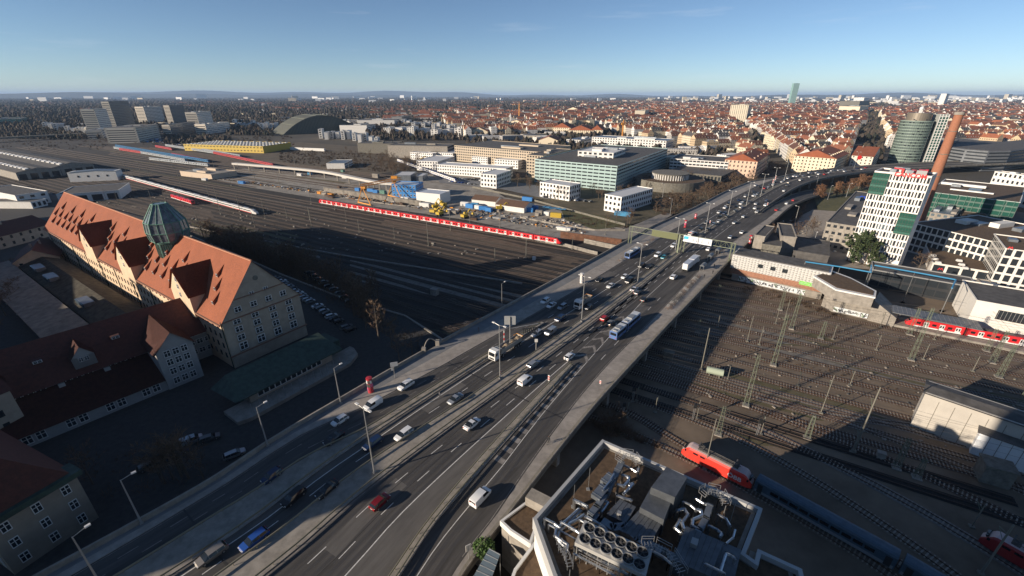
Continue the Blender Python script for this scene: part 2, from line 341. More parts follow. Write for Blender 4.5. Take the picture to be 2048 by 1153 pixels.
def D(s, off, z=ZD):
    s = max(CS[0], min(SMAX-.01, s)); i = 0
    lo, hi = 0, len(CS)-1
    while hi-lo > 1:
        m_ = (lo+hi)//2
        if CS[m_] <= s: lo = m_
        else: hi = m_
    i = lo; f = (s-CS[i])/(CS[i+1]-CS[i]); q = CL[i].lerp(CL[i+1], f)
    t0 = (CL[min(i+1, len(CL)-1)]-CL[max(i-1, 0)]).normalized(); t1 = (CL[min(i+2, len(CL)-1)]-CL[i]).normalized(); t = t0.lerp(t1, f).normalized()
    return Vector((q.x+t.y*off, q.y-t.x*off, z))
def heading(s):
    d = D(s+1, 0)-D(s-1, 0); return math.atan2(d.y, d.x)
def tab(t):
    def f(s):
        if s <= t[0][0]: return t[0][1]
        for (a, x), (b_, y) in zip(t[:-1], t[1:]):
            if s <= b_: return x+(y-x)*(s-a)/(b_-a)
        return t[-1][1]
    return f
LW = tab([(-40,-29),(0,-27.4),(30,-26.6),(90,-26.6),(180,-26.6),(240,-27),(300,-24),(370,-25),(433,-23),(475,-14.5),(560,-13.5),(800,-13)])
KL = tab([(-40,-24.8),(0,-24.6),(22,-23.4),(38,-19.2),(60,-17),(90,-15.8),(130,-14.6),(180,-14.6),(240,-15.5),(300,-14.2),(413,-13),(475,-12.4),(800,-12)])
BL0 = tab([(-40,-19.2),(0,-18.3),(19,-16.3),(32,-12.4),(60,-11.2),(100,-9.6)])
BL1 = tab([(-40,-13.5),(0,-11.5),(30,-10.0),(60,-9.0),(100,-8.4)])
EL = tab([(-40,-11.8),(0,-10.0),(30,-7.9),(60,-7.2),(100,-6.4),(130,-5.5),(160,-5.2),(240,-6.6),(320,-7.2),(480,-8.2),(800,-8.2)])
ML = tab([(-40,-6.4),(0,-5.6),(24,-3.7),(53,-0.8),(80,0.2),(130,0.6),(170,0.4),(230,-1.3),(800,-1.3)])
MR = tab([(-40,-0.2),(0,0.3),(24,1.7),(62,3.7),(100,4.3),(150,4.2),(230,1.7),(300,1.3),(800,1.3)])
ER = tab([(-40,11.5),(14,11.6),(53,11.2),(85,10.6),(130,8.4),(190,8.2),(240,8.6),(330,11.2),(800,11.6)])
BR0 = tab([(-40,20.5),(0,18.8),(22,16.9),(41,14.9),(68,12.6),(84,11.8)])
BR1 = tab([(-40,22.3),(0,20.6),(23,18.3),(42,17.0),(73,14.4),(84,13.2)])
HR = tab([(-40,24),(0,22.5),(30,21.0),(42,20.2),(60,18.0),(84,15.6),(110,13.0),(140,10.6)])
KR = tab([(-40,28.5),(31,26.6),(44,25.0),(55,23.8),(74,21.9),(90,20.8),(130,19.6),(180,17.6),(240,18.6),(300,21.5),(366,21.8),(430,25)])
RE = tab([(-40,29),(33,28.4),(50,27.6),(72,26.7),(126,25.4),(200,24.6),(250,25.2),(310,25.8),(366,25.2),(423,28.6),(500,34)])
HW = tab([(300,14.2),(330,13.2),(800,13.8)])
def frange(a, b_, st):
    n = max(1, round((b_-a)/st)); return [a+(b_-a)*k/n for k in range(n+1)]
def fn(x): return x if callable(x) else (lambda s: x)
def strip(b, f0, f1, s0, s1, z, st=5.0, m=0, zf=None, skirt=0):
    f0, f1 = fn(f0), fn(f1); S = frange(s0, s1, st)
    for a, c in zip(S[:-1], S[1:]):
        za, zc = (zf(a), zf(c)) if zf else (z, z)
        b.face([D(a, f0(a), za), D(a, f1(a), za), D(c, f1(c), zc), D(c, f0(c), zc)], m, [(f0(a), a), (f1(a), a), (f1(c), c), (f0(c), c)])
        if skirt:
            for f, sg in ((f0, 1), (f1, -1)):
                q = [D(a, f(a), za-skirt), D(c, f(c), zc-skirt), D(c, f(c), zc), D(a, f(a), za)]
                b.face(q[::-1] if sg > 0 else q, m, [(a, 0), (c, 0), (c, skirt), (a, skirt)])
            b.face([D(c, f0(c), zc-skirt), D(c, f1(c), zc-skirt), D(a, f1(a), za-skirt), D(a, f0(a), za-skirt)], m)
def st(name, b, m): o = b.build(name, m); o['kind'] = 'structure'; return o
S_ = -38
b = MB(); strip(b, LW, lambda s: RE(s), S_, 312, 7.98, skirt=1.3); strip(b, LW, HW, 312, SMAX-60, 7.98, skirt=1.3); st('bridge_deck', b, C['concd'])
def zr(s): return 7.98-max(0, (s-330))*0.035-max(0, (s-330))**2*0.00012
b = MB(); strip(b, lambda s: HW(s)+1.2 if s > 330 else HW(s), RE, 312, 480, 0, zf=zr, skirt=1.2); st('exit_ramp_deck', b, C['concd'])
# carriageways
b = MB(); strip(b, KL, lambda s: RE(s)-0.5, S_, 312, 8.0); strip(b, KL, lambda s: HW(s)-0.4, 312, SMAX-60, 8.0); st('carriageway', b, C['asphalt'])
b = MB(); strip(b, lambda s: HW(s)+1.4, lambda s: RE(s)-.4, 312, 480, 0, zf=lambda s: zr(s)+0.02); st('exit_ramp_road', b, C['asphalt'])
b = MB(); strip(b, lambda s: BL1(s) if s < 100 else EL(s)-2.2, EL, S_, 98, 8.012); strip(b, lambda s: MR(s), lambda s: MR(s)+.9, S_, 330, 8.012)
strip(b, lambda s: ER(s), lambda s: BR0(s), S_, 84, 8.012); strip(b, lambda s: ML(s)-.7, ML, S_, 420, 8.012); st('road_shoulder', b, C['asphalt2'])
# pavements as raised kerbs
b = MB(); strip(b, lambda s: LW(s)+.4, KL, S_, 474, 8.13, skirt=.14); st('pavement', b, C['pave'])
b = MB(); strip(b, lambda s: LW(s)+.6, lambda s: LW(s)*.52+KL(s)*.48, S_, 430, 8.136); st('cycle_path', b, C['path'])
b = MB(); strip(b, KR, lambda s: RE(s)-.35, S_, 366, 8.13, zf=lambda s: zr(s)+.15, skirt=.14); st('pavement', b, C['pave'])
b = MB(); strip(b, BL0, BL1, S_, 100, 8.14, skirt=.14); strip(b, ML, MR, S_, 460, 8.14, skirt=.14); strip(b, BR0, BR1, S_, 84, 8.14, skirt=.14); st('median_strip', b, C['conc'])
b = MB(); strip(b, -0.8, 0.8, 460, SMAX-60, 8.14, skirt=.14); st('median_strip', b, C['conc'])
# road markings
b = MB(); b2 = MB()
def line(bb, f, s0, s1, w=.18, z=8.02):
    f = fn(f); strip(bb, lambda s: f(s)-w/2, lambda s: f(s)+w/2, s0, s1, z)
def dashes(bb, f, s0, s1, L=3.4, gap=6.6, w=.16, z=8.02):
    s = s0
    while s < s1: line(bb, f, s, min(s+L, s1), w, z); s += L+gap
line(b, EL, S_, 300, .2); line(b, ER, S_, 85, .2); line(b2, lambda s: MR(s)+.45, S_, 420, .15); line(b2, lambda s: ML(s)-.45, S_, 420, .15)
dashes(b, lambda s: ML(s)*.5+EL(s)*.5, S_+2, 600)
dashes(b, lambda s: MR(s)+(ER(s)-MR(s))*.36, S_+3, 600); dashes(b, lambda s: MR(s)+(ER(s)-MR(s))*.70, S_+6, 330)
line(b, HR, S_+30, 140, .16); line(b, lambda s: 10.6-2.2*min(1, (s-140)/60), 140, 300, .16); line(b2, lambda s: KR(s)-.4, 20, 300, .14)
dashes(b2, lambda s: KL(s)*.62+BL0(s)*.38, S_, 98, 3.0, 5.0); dashes(b2, lambda s: KL(s)*.32+BL0(s)*.68, S_+3, 98, 3.0, 5.0); line(b2, lambda s: KL(s)+.35, S_, 98, .12)
dashes(b, lambda s: EL(s)-3.4, 104, 420); dashes(b2, lambda s: EL(s)-6.6, 108, 320); line(b2, lambda s: KL(s)+.4, 100, 420, .12)
dashes(b, lambda s: (HR(s)+KR(s))/2, 92, 150)
for s in frange(42, 84, 3.5): strip(b2, lambda q: BR1(q)+.5, lambda q: HR(q)-.2, s, s+1.5, 8.021, 1.5)
for s in frange(88, 118, 6):
    w = HR(s)-ER(s)
    for k in range(6):
        f = k/6; b2.face([D(s+3*f, ER(s)+w*.5*f, 8.022), D(s+3*f, ER(s)+w*.5*(f+1/6), 8.022), D(s+3*f+1.4, ER(s)+w*.5*(f+1/6), 8.022), D(s+3*f+1.4, ER(s)+w*.5*f, 8.022)])
        b2.face([D(s+3*f, HR(s)-w*.5*(f+1/6), 8.022), D(s+3*f, HR(s)-w*.5*f, 8.022), D(s+3*f+1.4, HR(s)-w*.5*f, 8.022), D(s+3*f+1.4, HR(s)-w*.5*(f+1/6), 8.022)])
line(b2, ER, 85, 150, .15)
for s in (92, 100, 215): strip(b2, lambda q: EL(q)-2.2, lambda q: EL(q)-1.9, s, s+2, 8.022, 2)
st('road_marking', b, C['paint']); st('road_marking_worn', b2, C['paintw'])
b = MB()   # dark crack-sealant, joints and tyre tracks
for s in (-3, 62.5, 171): strip(b, lambda q: KL(q)+.3, lambda q: min(KR(q), HW(q)+9)-.3, s, s+.35, 8.024, .35)
for off, s0, s1 in ((-3.1,10,95),(7.4,-20,90),(5.2,20,150),(-9,120,260),(13,120,240),(3,250,420)): line(b, lambda s, o=off: o+.8*math.sin(s*.07), s0, s1, .12, 8.008)
st('road_joint', b, mat('road_sealant', (0.028,0.026,0.025), 0.7))
b = MB()
for s, o, L, w in ((106,12.8,9,4.2),(128,13,7,3.6),(44,-6.6,14,3.2),(8,6,18,3.3),(176,9.6,12,4),(150,-11.8,8,4)): strip(b, o-w/2, o+w/2, s, s+L, 8.006)
st('road_repair_patch', b, C['asphalt2'])
b = MB()
for f, s0, s1 in ((lambda s: ML(s)*.25+EL(s)*.75,S_,300),(lambda s: ML(s)*.75+EL(s)*.25,S_,300),(lambda s: MR(s)+(ER(s)-MR(s))*.18,S_,300),(lambda s: MR(s)+(ER(s)-MR(s))*.53,S_,300),(lambda s: MR(s)+(ER(s)-MR(s))*.85,S_,140),(lambda s: (HR(s)+KR(s))/2-1,S_+20,140),(lambda s: KL(s)*.5+BL0(s)*.5,S_,98)):
    for o in (-.75,.75): strip(b, lambda s, f=f, o=o: f(s)+o-.32, lambda s, f=f, o=o: f(s)+o+.32, s0, s1, 8.004, 8)
st('tyre_track', b, mat('tyre_worn_asphalt', (0.055,0.051,0.048), .7, 0, .12, .22, coord='UV', stretch=(1,.3,1)))
# parapets
b = MB(); strip(b, lambda s: LW(s), lambda s: LW(s)+.42, S_, 62, 9.15, skirt=2.4); strip(b, LW, lambda s: LW(s)+.42, 67.5, SMAX-60, 9.1, skirt=2.4)
b.build('parapet_wall', C['conc'], label='long concrete parapet wall along the left edge of the bridge', cat='wall')
b = MB(); strip(b, lambda s: RE(s)-.3, RE, S_, 312, 8.6, skirt=1.6); strip(b, lambda s: RE(s)-.3, RE, 312, 480, 0, zf=lambda s: zr(s)+.7, skirt=1.2); strip(b, lambda s: HW(s)-.35, HW, 318, SMAX-60, 8.9, skirt=1.6)
b.build('parapet_kerb', C['conc'], label='concrete edge beam along the right side of the bridge and exit ramp', cat='wall')
b = MB(); strip(b, lambda s: HW(s)+1.15, lambda s: HW(s)+1.5, 318, 480, 0, zf=lambda s: zr(s)+.8, skirt=1.4); b.build('ramp_wall', C['concd'], label='concrete wall between the highway and its descending exit ramp', cat='wall')
def railing(name, f, s0, s1, z0, h, label, step=2.5, mm='galv', n=2, r=.04):
    b = MB(); S = frange(s0, s1, step)
    pts = [D(s, f(s), z0) for s in S]
    for p in pts: b.tube(p, p+Vector((0, 0, h)), r, 4)
    for k in range(n):
        b.path([p+Vector((0, 0, h*(k+1)/n)) for p in pts], r, 4)
    return b.build(name, C[mm], label=label, cat='railing')
railing('railing', lambda s: RE(s)-.15, S_+6, 312, 8.5, 1.0, 'thin steel railing along the right footway edge above the tracks', 2.5, 'rail_y', 3)
def guard(f, s0, s1, label, z=8.14):
    b = MB(); S = frange(s0, s1, 4.0); pts = [D(s, f(s), z) for s in S]
    for p in pts[::1]: b.tube(p, p+Vector((0, 0, .8)), .06, 4)
    for a, c in zip(pts[:-1], pts[1:]):
        d = (c-a).normalized(); nrm = Vector((d.y, -d.x, 0))*.07
        b.face([a+nrm+Vector((0,0,.5)), c+nrm+Vector((0,0,.5)), c+nrm+Vector((0,0,.85)), a+nrm+Vector((0,0,.85))])
        b.face([c-nrm+Vector((0,0,.5)), a-nrm+Vector((0,0,.5)), a-nrm+Vector((0,0,.85)), c-nrm+Vector((0,0,.85))])
        b.face([a+nrm+Vector((0,0,.85)), c+nrm+Vector((0,0,.85)), c-nrm+Vector((0,0,.85)), a-nrm+Vector((0,0,.85))])
    b.build('guard_rail', C['rail_y'], label=label, cat='guard rail', group='guard rails along the bridge road')
guard(lambda s: ML(s)+.35, S_, 440, 'guard rail on the left edge of the central median with the tall lamps')
guard(lambda s: MR(s)-.35, S_, 440, 'guard rail on the right edge of the central median with the tall lamps')
guard(lambda s: BL1(s)-.3, S_, 98, 'guard rail between the left slip road and the main carriageway, nearer the main lanes')
guard(lambda s: BL0(s)+.4, S_, 98, 'guard rail on the slip road side of the left dividing strip')
guard(lambda s: BR0(s)+.3, S_, 84, 'guard rail beside the right main lanes, ending at the red and white post')
guard(lambda s: BR1(s)-.3, S_, 84, 'guard rail beside the hatched wedge of the right slip road')
# bridge columns
b0 = MB(); b0.box((0,0,3.3),(1.3,1.3,6.6)); b0.box((0,0,6.45),(2.2,2.2,.5)); me = b0.mesh('column', C['conc']); k = 0
for s in (26,56,84,112,140,170,200,230):
    for off, w in ((RE(s)-2.2,'right'),(8,'centre'),(-8,'middle'),(LW(s)+2.2,'left')):
        o = inst('bridge_column', me, None, D(s, off, 0), heading(s)); k += 1
        tag(o, 'square concrete column under the bridge, number %d from the near end in the %s row' % ((26,56,84,112,140,170,200,230).index(s)+1, w), 'column', 'columns carrying the bridge')
for s in frange(345, 560, 24):
    o = inst('bridge_column', me, None, D(s, 9, 0), heading(s)); tag(o, 'concrete column under the curved far highway, %.0f m along it' % s, 'column', 'columns carrying the far highway')
b = MB()
for f in (lambda s: RE(s)-1.6, lambda s: RE(s)-6, lambda s: 10, lambda s: 4, lambda s: -6, lambda s: -14, lambda s: LW(s)+1.6):
    strip(b, lambda s, f=f: f(s)-.25, lambda s, f=f: f(s)+.25, 20, 300, 6.7, skirt=1.1)
st('bridge_girders', b, C['concd'])
# retaining wall at the near left side and embankment under the approach road
b = MB(); strip(b, lambda s: LW(s)+.3, lambda s: -5, S_, 20, 7.9, skirt=7.5); st('road_embankment', b, C['concd'])

# ================= TRACKS =================
DV = Vector((.8634, -.5045, 0)); NV = Vector((.5045, .8634, 0))
def tq(q, u, z=0): return DV*u+NV*q+Vector((0, 0, z))
def track(pts, near, idx=[0]):
    """one track: ballast bed, rails, and sleepers where they can be seen"""
    idx[0] += 1; z0 = 0.03+0.0012*(idx[0] % 40)
    pts = [Vector((p[0], p[1], 0)) for p in pts]
    bd, rl = MB(), MB(); n = len(pts); L = 0; tn = []
    for i in range(n):
        d = (pts[min(i+1, n-1)]-pts[max(i-1, 0)]).normalized(); tn.append(Vector((-d.y, d.x, 0)))
    for i in range(n-1):
        a, c = pts[i], pts[i+1]; l = (c-a).length
        w = 1.55
        bd.face([a-tn[i]*w+Vector((0,0,z0)), c-tn[i+1]*w+Vector((0,0,z0)), c+tn[i+1]*w+Vector((0,0,z0)), a+tn[i]*w+Vector((0,0,z0))])
        for sg in (-.74, .74):
            p, q = a+tn[i]*sg, c+tn[i+1]*sg; h = z0+.22; r = .055
            rl.face([p-tn[i]*r+Vector((0,0,h)), q-tn[i+1]*r+Vector((0,0,h)), q+tn[i+1]*r+Vector((0,0,h)), p+tn[i]*r+Vector((0,0,h))])
            rl.face([p-tn[i]*r+Vector((0,0,z0)), q-tn[i+1]*r+Vector((0,0,z0)), q-tn[i+1]*r+Vector((0,0,h)), p-tn[i]*r+Vector((0,0,h))])
            rl.face([q+tn[i+1]*r+Vector((0,0,z0)), p+tn[i]*r+Vector((0,0,z0)), p+tn[i]*r+Vector((0,0,h)), q+tn[i+1]*r+Vector((0,0,h))])
    if near:
        carry = 0
        for i in range(n-1):
            a, c = pts[i], pts[i+1]; l = (c-a).length; d = (c-a)/l; x = carry
            while x < l:
                m_ = a+d*x
                if near[0] < m_.x < near[1]:
                    e1, e2 = tn[i]*1.3, d*.14; h = Vector((0, 0, z0+.09))
                    rl.face([m_-e1-e2+h, m_-e1+e2+h, m_+e1+e2+h, m_+e1-e2+h][::-1] if False else [m_-e1-e2+h, m_+e1-e2+h, m_+e1+e2+h, m_-e1+e2+h][::-1], 1)
                x += .75
            carry = x-l
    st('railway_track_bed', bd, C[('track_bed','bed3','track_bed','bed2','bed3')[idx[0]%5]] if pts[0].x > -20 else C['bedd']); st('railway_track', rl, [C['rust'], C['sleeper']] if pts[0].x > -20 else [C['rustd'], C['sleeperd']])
def parl(q0, u0, u1, q1=None, bend=None):
    N = 14; out = []
    for k in range(N+1):
        u = u0+(u1-u0)*k/N; q = q0 if q1 is None else q0+(q1-q0)*(3*(k/N)**2-2*(k/N)**3)
        out.append(tq(q, u))
    return out
qs = [118, 123.5, 129, 134.5, 141, 146.5, 153, 158.5, 165, 170.5, 177, 182.5, 189, 194.5, 201, 206.5]
for q in qs:
    track(parl(q, -60, 330), (10, 175))
for i, q in enumerate(qs): track(parl(q+ (0 if i<6 else 4*(i-5)/10), -760-12*i, -60, q), (-120, 10) if q < 160 else None)
for q in (216, 221.5): track(parl(q, -900, 20), None)
for i, q in enumerate((112, 106)): track([tq(q-i*3, -330), tq(q, -150), tq(q, -60), tq(q, 0), tq(q, 60)], (-100, 60))
# fan of switches between neighbouring tracks
for q0, q1, u0, u1 in ((118,134.5,-90,-10),(123.5,141,10,90),(141,158.5,-60,20),(153,170.5,60,150),(129,118,60,140),(165,182.5,-140,-40),(112,123.5,-120,-50),(182.5,194.5,-80,0)): track(parl(q0, u0, u1, q1), (-120, 175))
# front right curving tracks (49 and 44 degrees)
def cur(pxl, **k): return [p for p in catmull([tuple(P(x, y)[:2]) for x, y in pxl], 4)]
track(cur([(1060,800),(1180,836),(1300,884),(1430,945),(1560,1015),(1700,1098),(1820,1180)]), (10, 90))
track(cur([(1180,800),(1262,828),(1372,893),(1506,962),(1640,1030),(1795,1125),(1900,1200)]), (10, 90))
track(cur([(1240,790),(1330,820),(1470,876),(1600,945),(1720,1020),(1860,1115),(1960,1190)]), (10, 110))
track(cur([(1290,775),(1400,812),(1540,868),(1680,935),(1830,1015),(1990,1110),(2100,1180)]), (10, 120))
track(cur([(1300,745),(1420,785),(1570,840),(1740,905),(1920,985),(2100,1075)]), (10, 140))
track(cur([(1340,735),(1470,775),(1640,828),(1840,900),(2048,985),(2200,1050)]), (10, 150))
# front left tracks curving below the car park
track(cur([(420,492),(560,540),(700,600),(820,665),(900,730)]), (-90, 0))
track(cur([(380,470),(520,510),(680,560),(840,625),(960,690)]), (-100, 0))
track(cur([(500,488),(660,525),(860,585),(1010,650)]), (-110, 0))
# yard tracks at far left
for i, q in enumerate((300,306,312,318,324,330,336,342,348,290,282,274)): track(parl(q, -1050+i*18, -420+i*12), None)
for q in (236,244,252,262): track(parl(q, -1100, -420, ), None)
# concrete trough and low walls between the tracks
def wall(name, pts, z0, z1, w, mm, label, cat='wall'):
    b = MB()
    for a, c in zip(pts[:-1], pts[1:]):
        a, c = Vector((a[0], a[1], 0)), Vector((c[0], c[1], 0)); d = (c-a).normalized(); n = Vector((-d.y, d.x, 0))*w/2
        b.prism([a-n, c-n, c+n, a+n], z0, z1)
    return b.build(name, C[mm], label=label, cat=cat)
wall('cable_trough', Q([(380,455),(600,497),(700,515),(860,540),(1044,569)]), 0, .7, .8, 'conc', 'long low concrete cable trough crossing the shaded tracks', 'cable trough')
wall('platform_edge', Q([(862,444),(960,461),(1130,494),(1195,511)]), 0, 2.0, .5, 'conc', 'pale concrete retaining wall in front of the red train')
wall('track_wall', Q([(1168,486),(1246,503),(1262,507)]), 0, 2.6, .5, 'conc', 'ribbed concrete retaining wall right of the red train near the bridge')
# ================= VEHICLES =================
def paint(name, col, rough=0.3, metal=0.0):
    return mat('car_paint_'+name, col, rough, metal)
PC = {'white': paint('white', (0.72,0.72,0.71)), 'silver': paint('silver', (0.38,0.40,0.42), .32, .5), 'grey': paint('grey', (0.13,0.135,0.14), .3, .4),
      'black': paint('black', (0.014,0.014,0.016)), 'dark blue': paint('dark_blue', (0.012,0.03,0.085)), 'blue': paint('blue', (0.02,0.075,0.30)),
      'red': paint('red', (0.42,0.02,0.02)), 'dark red': paint('dark_red', (0.16,0.008,0.012)), 'beige': paint('beige', (0.27,0.245,0.215), .35, .4), 'teal': paint('teal', (0.02,0.25,0.33)),
      'brown': paint('brown', (0.10,0.06,0.04)), 'yellow': paint('yellow', (0.75,0.5,0.03))}
# stations: x (front = +), z sill, z belt, z roof (None = no glass), half width at belt, at roof
CARS = {
 'saloon car': [(2.30,.35,.55,None,.70,0),(2.15,.22,.72,None,.82,0),(1.25,.2,.88,.90,.90,.80),(.45,.2,.92,1.38,.92,.66),(-.55,.2,.94,1.42,.92,.66),(-1.25,.2,.95,1.22,.91,.70),(-1.62,.22,.98,1.0,.89,.78),(-2.2,.25,.95,None,.84,0),(-2.32,.4,.75,None,.76,0)],
 'hatchback': [(2.0,.35,.55,None,.68,0),(1.88,.22,.75,None,.80,0),(1.15,.2,.92,.94,.86,.78),(.45,.2,.96,1.43,.88,.65),(-.6,.2,.98,1.48,.88,.66),(-1.55,.2,1.0,1.38,.87,.64),(-1.92,.24,1.0,1.04,.84,.74),(-2.02,.4,.8,None,.78,0)],
 'estate car': [(2.35,.35,.55,None,.70,0),(2.2,.22,.74,None,.82,0),(1.3,.2,.90,.92,.90,.80),(.55,.2,.94,1.42,.92,.67),(-.7,.2,.96,1.47,.92,.68),(-1.85,.2,.98,1.42,.90,.67),(-2.22,.24,1.0,1.05,.87,.76),(-2.35,.4,.78,None,.80,0)],
 'sport utility car': [(2.3,.42,.65,None,.74,0),(2.15,.3,.92,None,.88,0),(1.3,.28,1.08,1.1,.94,.84),(.65,.28,1.12,1.62,.95,.72),(-.7,.28,1.14,1.68,.95,.73),(-1.8,.28,1.16,1.62,.94,.72),(-2.2,.32,1.15,1.2,.92,.80),(-2.32,.45,.85,None,.84,0)],
 'van': [(2.35,.4,.7,None,.78,0),(2.2,.28,1.02,None,.90,0),(1.55,.26,1.15,1.17,.95,.88),(.85,.25,1.18,1.82,.96,.80),(-.2,.25,1.2,1.9,.96,.82),(-2.2,.25,1.2,1.88,.95,.81),(-2.35,.3,1.2,1.80,.94,.80)],
}
def carparts(kind):
    st_ = CARS[kind]; bd, gl = MB(), MB(); van = kind == 'van'
    def ring(t):
        x, zs, zb, zr_, wb, wr = t
        return [(x,-wb*.93,zs),(x,-wb,(zs+zb)/2),(x,-wb,zb),(x,wb,zb),(x,wb,(zs+zb)/2),(x,wb*.93,zs)]
    for a, c in zip(st_[:-1], st_[1:]):
        A, B = ring(a), ring(c)
        for k in (0, 1): bd.face([A[k], B[k], B[k+1], A[k+1]][::-1])
        for k in (3, 4): bd.face([A[k], B[k], B[k+1], A[k+1]][::-1])
        bd.face([A[5], B[5], B[0], A[0]][::-1])
        za, zc = a[3], c[3]
        if za is None or zc is None: bd.face([A[2], B[2], B[3], A[3]][::-1]); continue
        ra = [(a[0],-a[5],za),(a[0],a[5],za)]; rc = [(c[0],-c[5],zc),(c[0],c[5],zc)]
        steep = abs(za-zc) > .15
        pillar = van and a[0] < 0
        for s_, k in ((0, 2), (1, 3)):
            f = [A[k], B[k], rc[s_], ra[s_]]; f = f[::-1] if s_ == 0 else f
            (bd if pillar else gl).face(f)
        (gl if steep and not (van and a[0] < 0) else bd).face([ra[0], ra[1], rc[1], rc[0]])
        if steep:   # body-colour pillars along the screen edges
            pass
    A = ring(st_[0]); bd.face(A[::-1]); B = ring(st_[-1]); bd.face(B)
    if st_[-1][3]:
        t = st_[-1]; q = [(t[0],-t[4],t[2]),(t[0],-t[5],t[3]),(t[0],t[5],t[3]),(t[0],t[4],t[2])]; bd.face(q)
        gl.face([(t[0]-.02,-t[4]*.8,t[2]+.1),(t[0]-.02,-t[5]*.85,t[3]-.15),(t[0]-.02,t[5]*.85,t[3]-.15),(t[0]-.02,t[4]*.8,t[2]+.1)])
    # pillars between the side windows
    for t in st_[3:-2]:
        for sg in (-1, 1):
            if not van: bd.tube((t[0], sg*(t[4]+.005), t[2]), (t[0], sg*(t[5]+.01), t[3]), .035, 4)
    fx, rx = st_[0][0], st_[-1][0]; L = fx-rx
    return bd.mesh('body', PC['white'], True), gl.mesh('windows', C['cglass'])
wm = MB(); wm.tube((0,-.11,0),(0,.11,0),.33,12); wm.tube((0,-.125,0),(0,.125,0),.19,8,1); WHEEL = wm.mesh('wheel', [C['black'], C['galv']])
hm = MB(); hm.box((0,0,0),(.14,.34,.15)); HEAD = hm.mesh('headlight', C['head']); TAILM = None
tm = MB(); tm.box((0,0,0),(.10,.26,.2)); TAILM = tm.mesh('tail_light', C['tail'])
pm = MB(); pm.box((0,0,0),(.03,.5,.11)); PLATE = pm.mesh('number_plate', C['white'])
CP = {k: carparts(k) for k in CARS}
def make_car(kind, col, loc, rz, label, group, detail=2, sc=1.0):
    t = T('parked_car' if 'park' in group else ('delivery_van' if kind == 'van' else 'car'), label, 'van' if kind == 'van' else 'car', group, loc, rz)
    t.scale = (sc, sc, sc)
    bm_, gm = CP[kind]; s = CARS[kind]
    o = inst('body', bm_, t); o.material_slots[0].link = 'OBJECT'; o.material_slots[0].material = PC[col]
    inst('windows', gm, t)
    if detail >= 1:
        for x in (s[0][0]-.95, s[-1][0]+.85):
            for y in (-.8, .8): inst('wheel', WHEEL, t, (x, y, .33))
    if detail >= 2:
        for y in (-.58, .58):
            inst('headlight', HEAD, t, (s[0][0]-.06, y, s[0][2]+.08)); inst('tail_light', TAILM, t, (s[-1][0]+.02, y*1.05, s[-1][2]+.02))
        inst('number_plate', PLATE, t, (s[-1][0]-.01, 0, s[-1][2]-.12)); inst('number_plate', PLATE, t, (s[0][0]+.01, 0, .42))
    return t
def near_s(v):
    best = (1e9, 0, 0)
    for i in range(len(CL)-1):
        d = (v-CL[i]); d.z = 0
        if d.length < best[0]: best = (d.length, CS[i], i)
    i = best[2]; a = CL[i]; t = (CL[min(i+1, len(CL)-1)]-CL[max(i-1, 0)]).normalized(); d = v-a
    return best[1]+d.dot(Vector((t.x, t.y, 0))), d.x*t.y-d.y*t.x
k_ = {'s':'saloon car','h':'hatchback','e':'estate car','u':'sport utility car','v':'van'}
near = [(680,843,'h','white','white hatchback on the left slip road, nearest of three white vehicles there'),(746,812,'v','white','small white delivery van on the left slip road below the advertising column'),
 (812,773,'u','white','white family car on the left slip road just past the red advertising column'),(668,879,'s','black','black saloon in deep shade on the left slip road'),
 (746,888,'e','dark blue','dark blue estate car in shade behind the foreground lamp post'),(808,870,'e','white','white estate car in the left main lane right of the foreground lamp post'),
 (911,800,'s','silver','silver saloon with an open sunroof in the left main lane by the median'),(944,850,'s','white','white saloon driving away in the middle of the right carriageway'),
 (655,981,'s','black','black convertible in shade beside the median on the left carriageway'),(588,997,'u','black','black sport utility car in shade at the bottom of the left carriageway'),
 (760,1006,'h','dark red','dark red hatchback driving away in the foreground of the right carriageway'),(961,997,'v','white','white delivery van driving away on the right slip road'),
 (424,1112,'e','beige','grey beige estate car lowest on the left carriageway'),(509,1082,'e','blue','bright blue estate car low on the left carriageway'),(544,954,'h','dark blue','dark car hidden in shade at the bottom of the left slip road'),
 (1091,604,'u','white','white sport utility car leaving the shade beside the left footway'),(1103,612,'s','white','white saloon, middle one of three cars beside the left footway'),
 (1125,615,'e','silver','silver estate car, rightmost of three cars beside the left footway'),(1120,639,'u','dark blue','dark blue sport utility car below the three cars in a row'),
 (1074,669,'e','silver','silver blue estate car under the hanging signal rack'),(1101,666,'v','silver','silver people carrier beside the silver blue estate car'),
 (1177,616,'h','grey','small grey car right behind the white tipper lorry at the lamp post'),(1221,573,'s','white','white saloon between two black cars on the left carriageway'),
 (1249,555,'h','white','white hatchback just ahead of the black van'),(1258,564,'v','black','black van beside the white hatchback on the left carriageway'),
 (1199,561,'s','black','black saloon right of the upper advertising column'),(1315,512,'v','white','white high roofed van beside the teal car'),(1327,516,'h','teal','small teal car beside the white van'),
 (1283,533,'u','black','black sport utility car beside the median lamp post'),(1298,535,'s','black','dark convertible car right of the black sport utility car'),(1347,493,'u','white','white sport utility car about to pass under the sign gantry'),
 (1209,638,'h','red','bright red hatchback ahead of the articulated bus'),(1221,648,'h','beige','pale grey hatchback beside the articulated bus'),(1139,715,'h','white','white hatchback driving away left of the chevron marking'),
 (1067,730,'e','silver','silver estate car driving away beside the median, next to the tipper'),(1050,763,'v','white','white delivery van driving away left of the striped post'),
 (1347,556,'u','white','white car driving alone ahead of the white box lorry'),(1268,580,'s','white','white saloon driving away beside two dark cars'),(1275,587,'h','grey','dark grey hatchback right of the white saloon'),(1288,601,'h','black','black small car in the middle of the right carriageway')]
G1 = 'cars driving on the bridge'
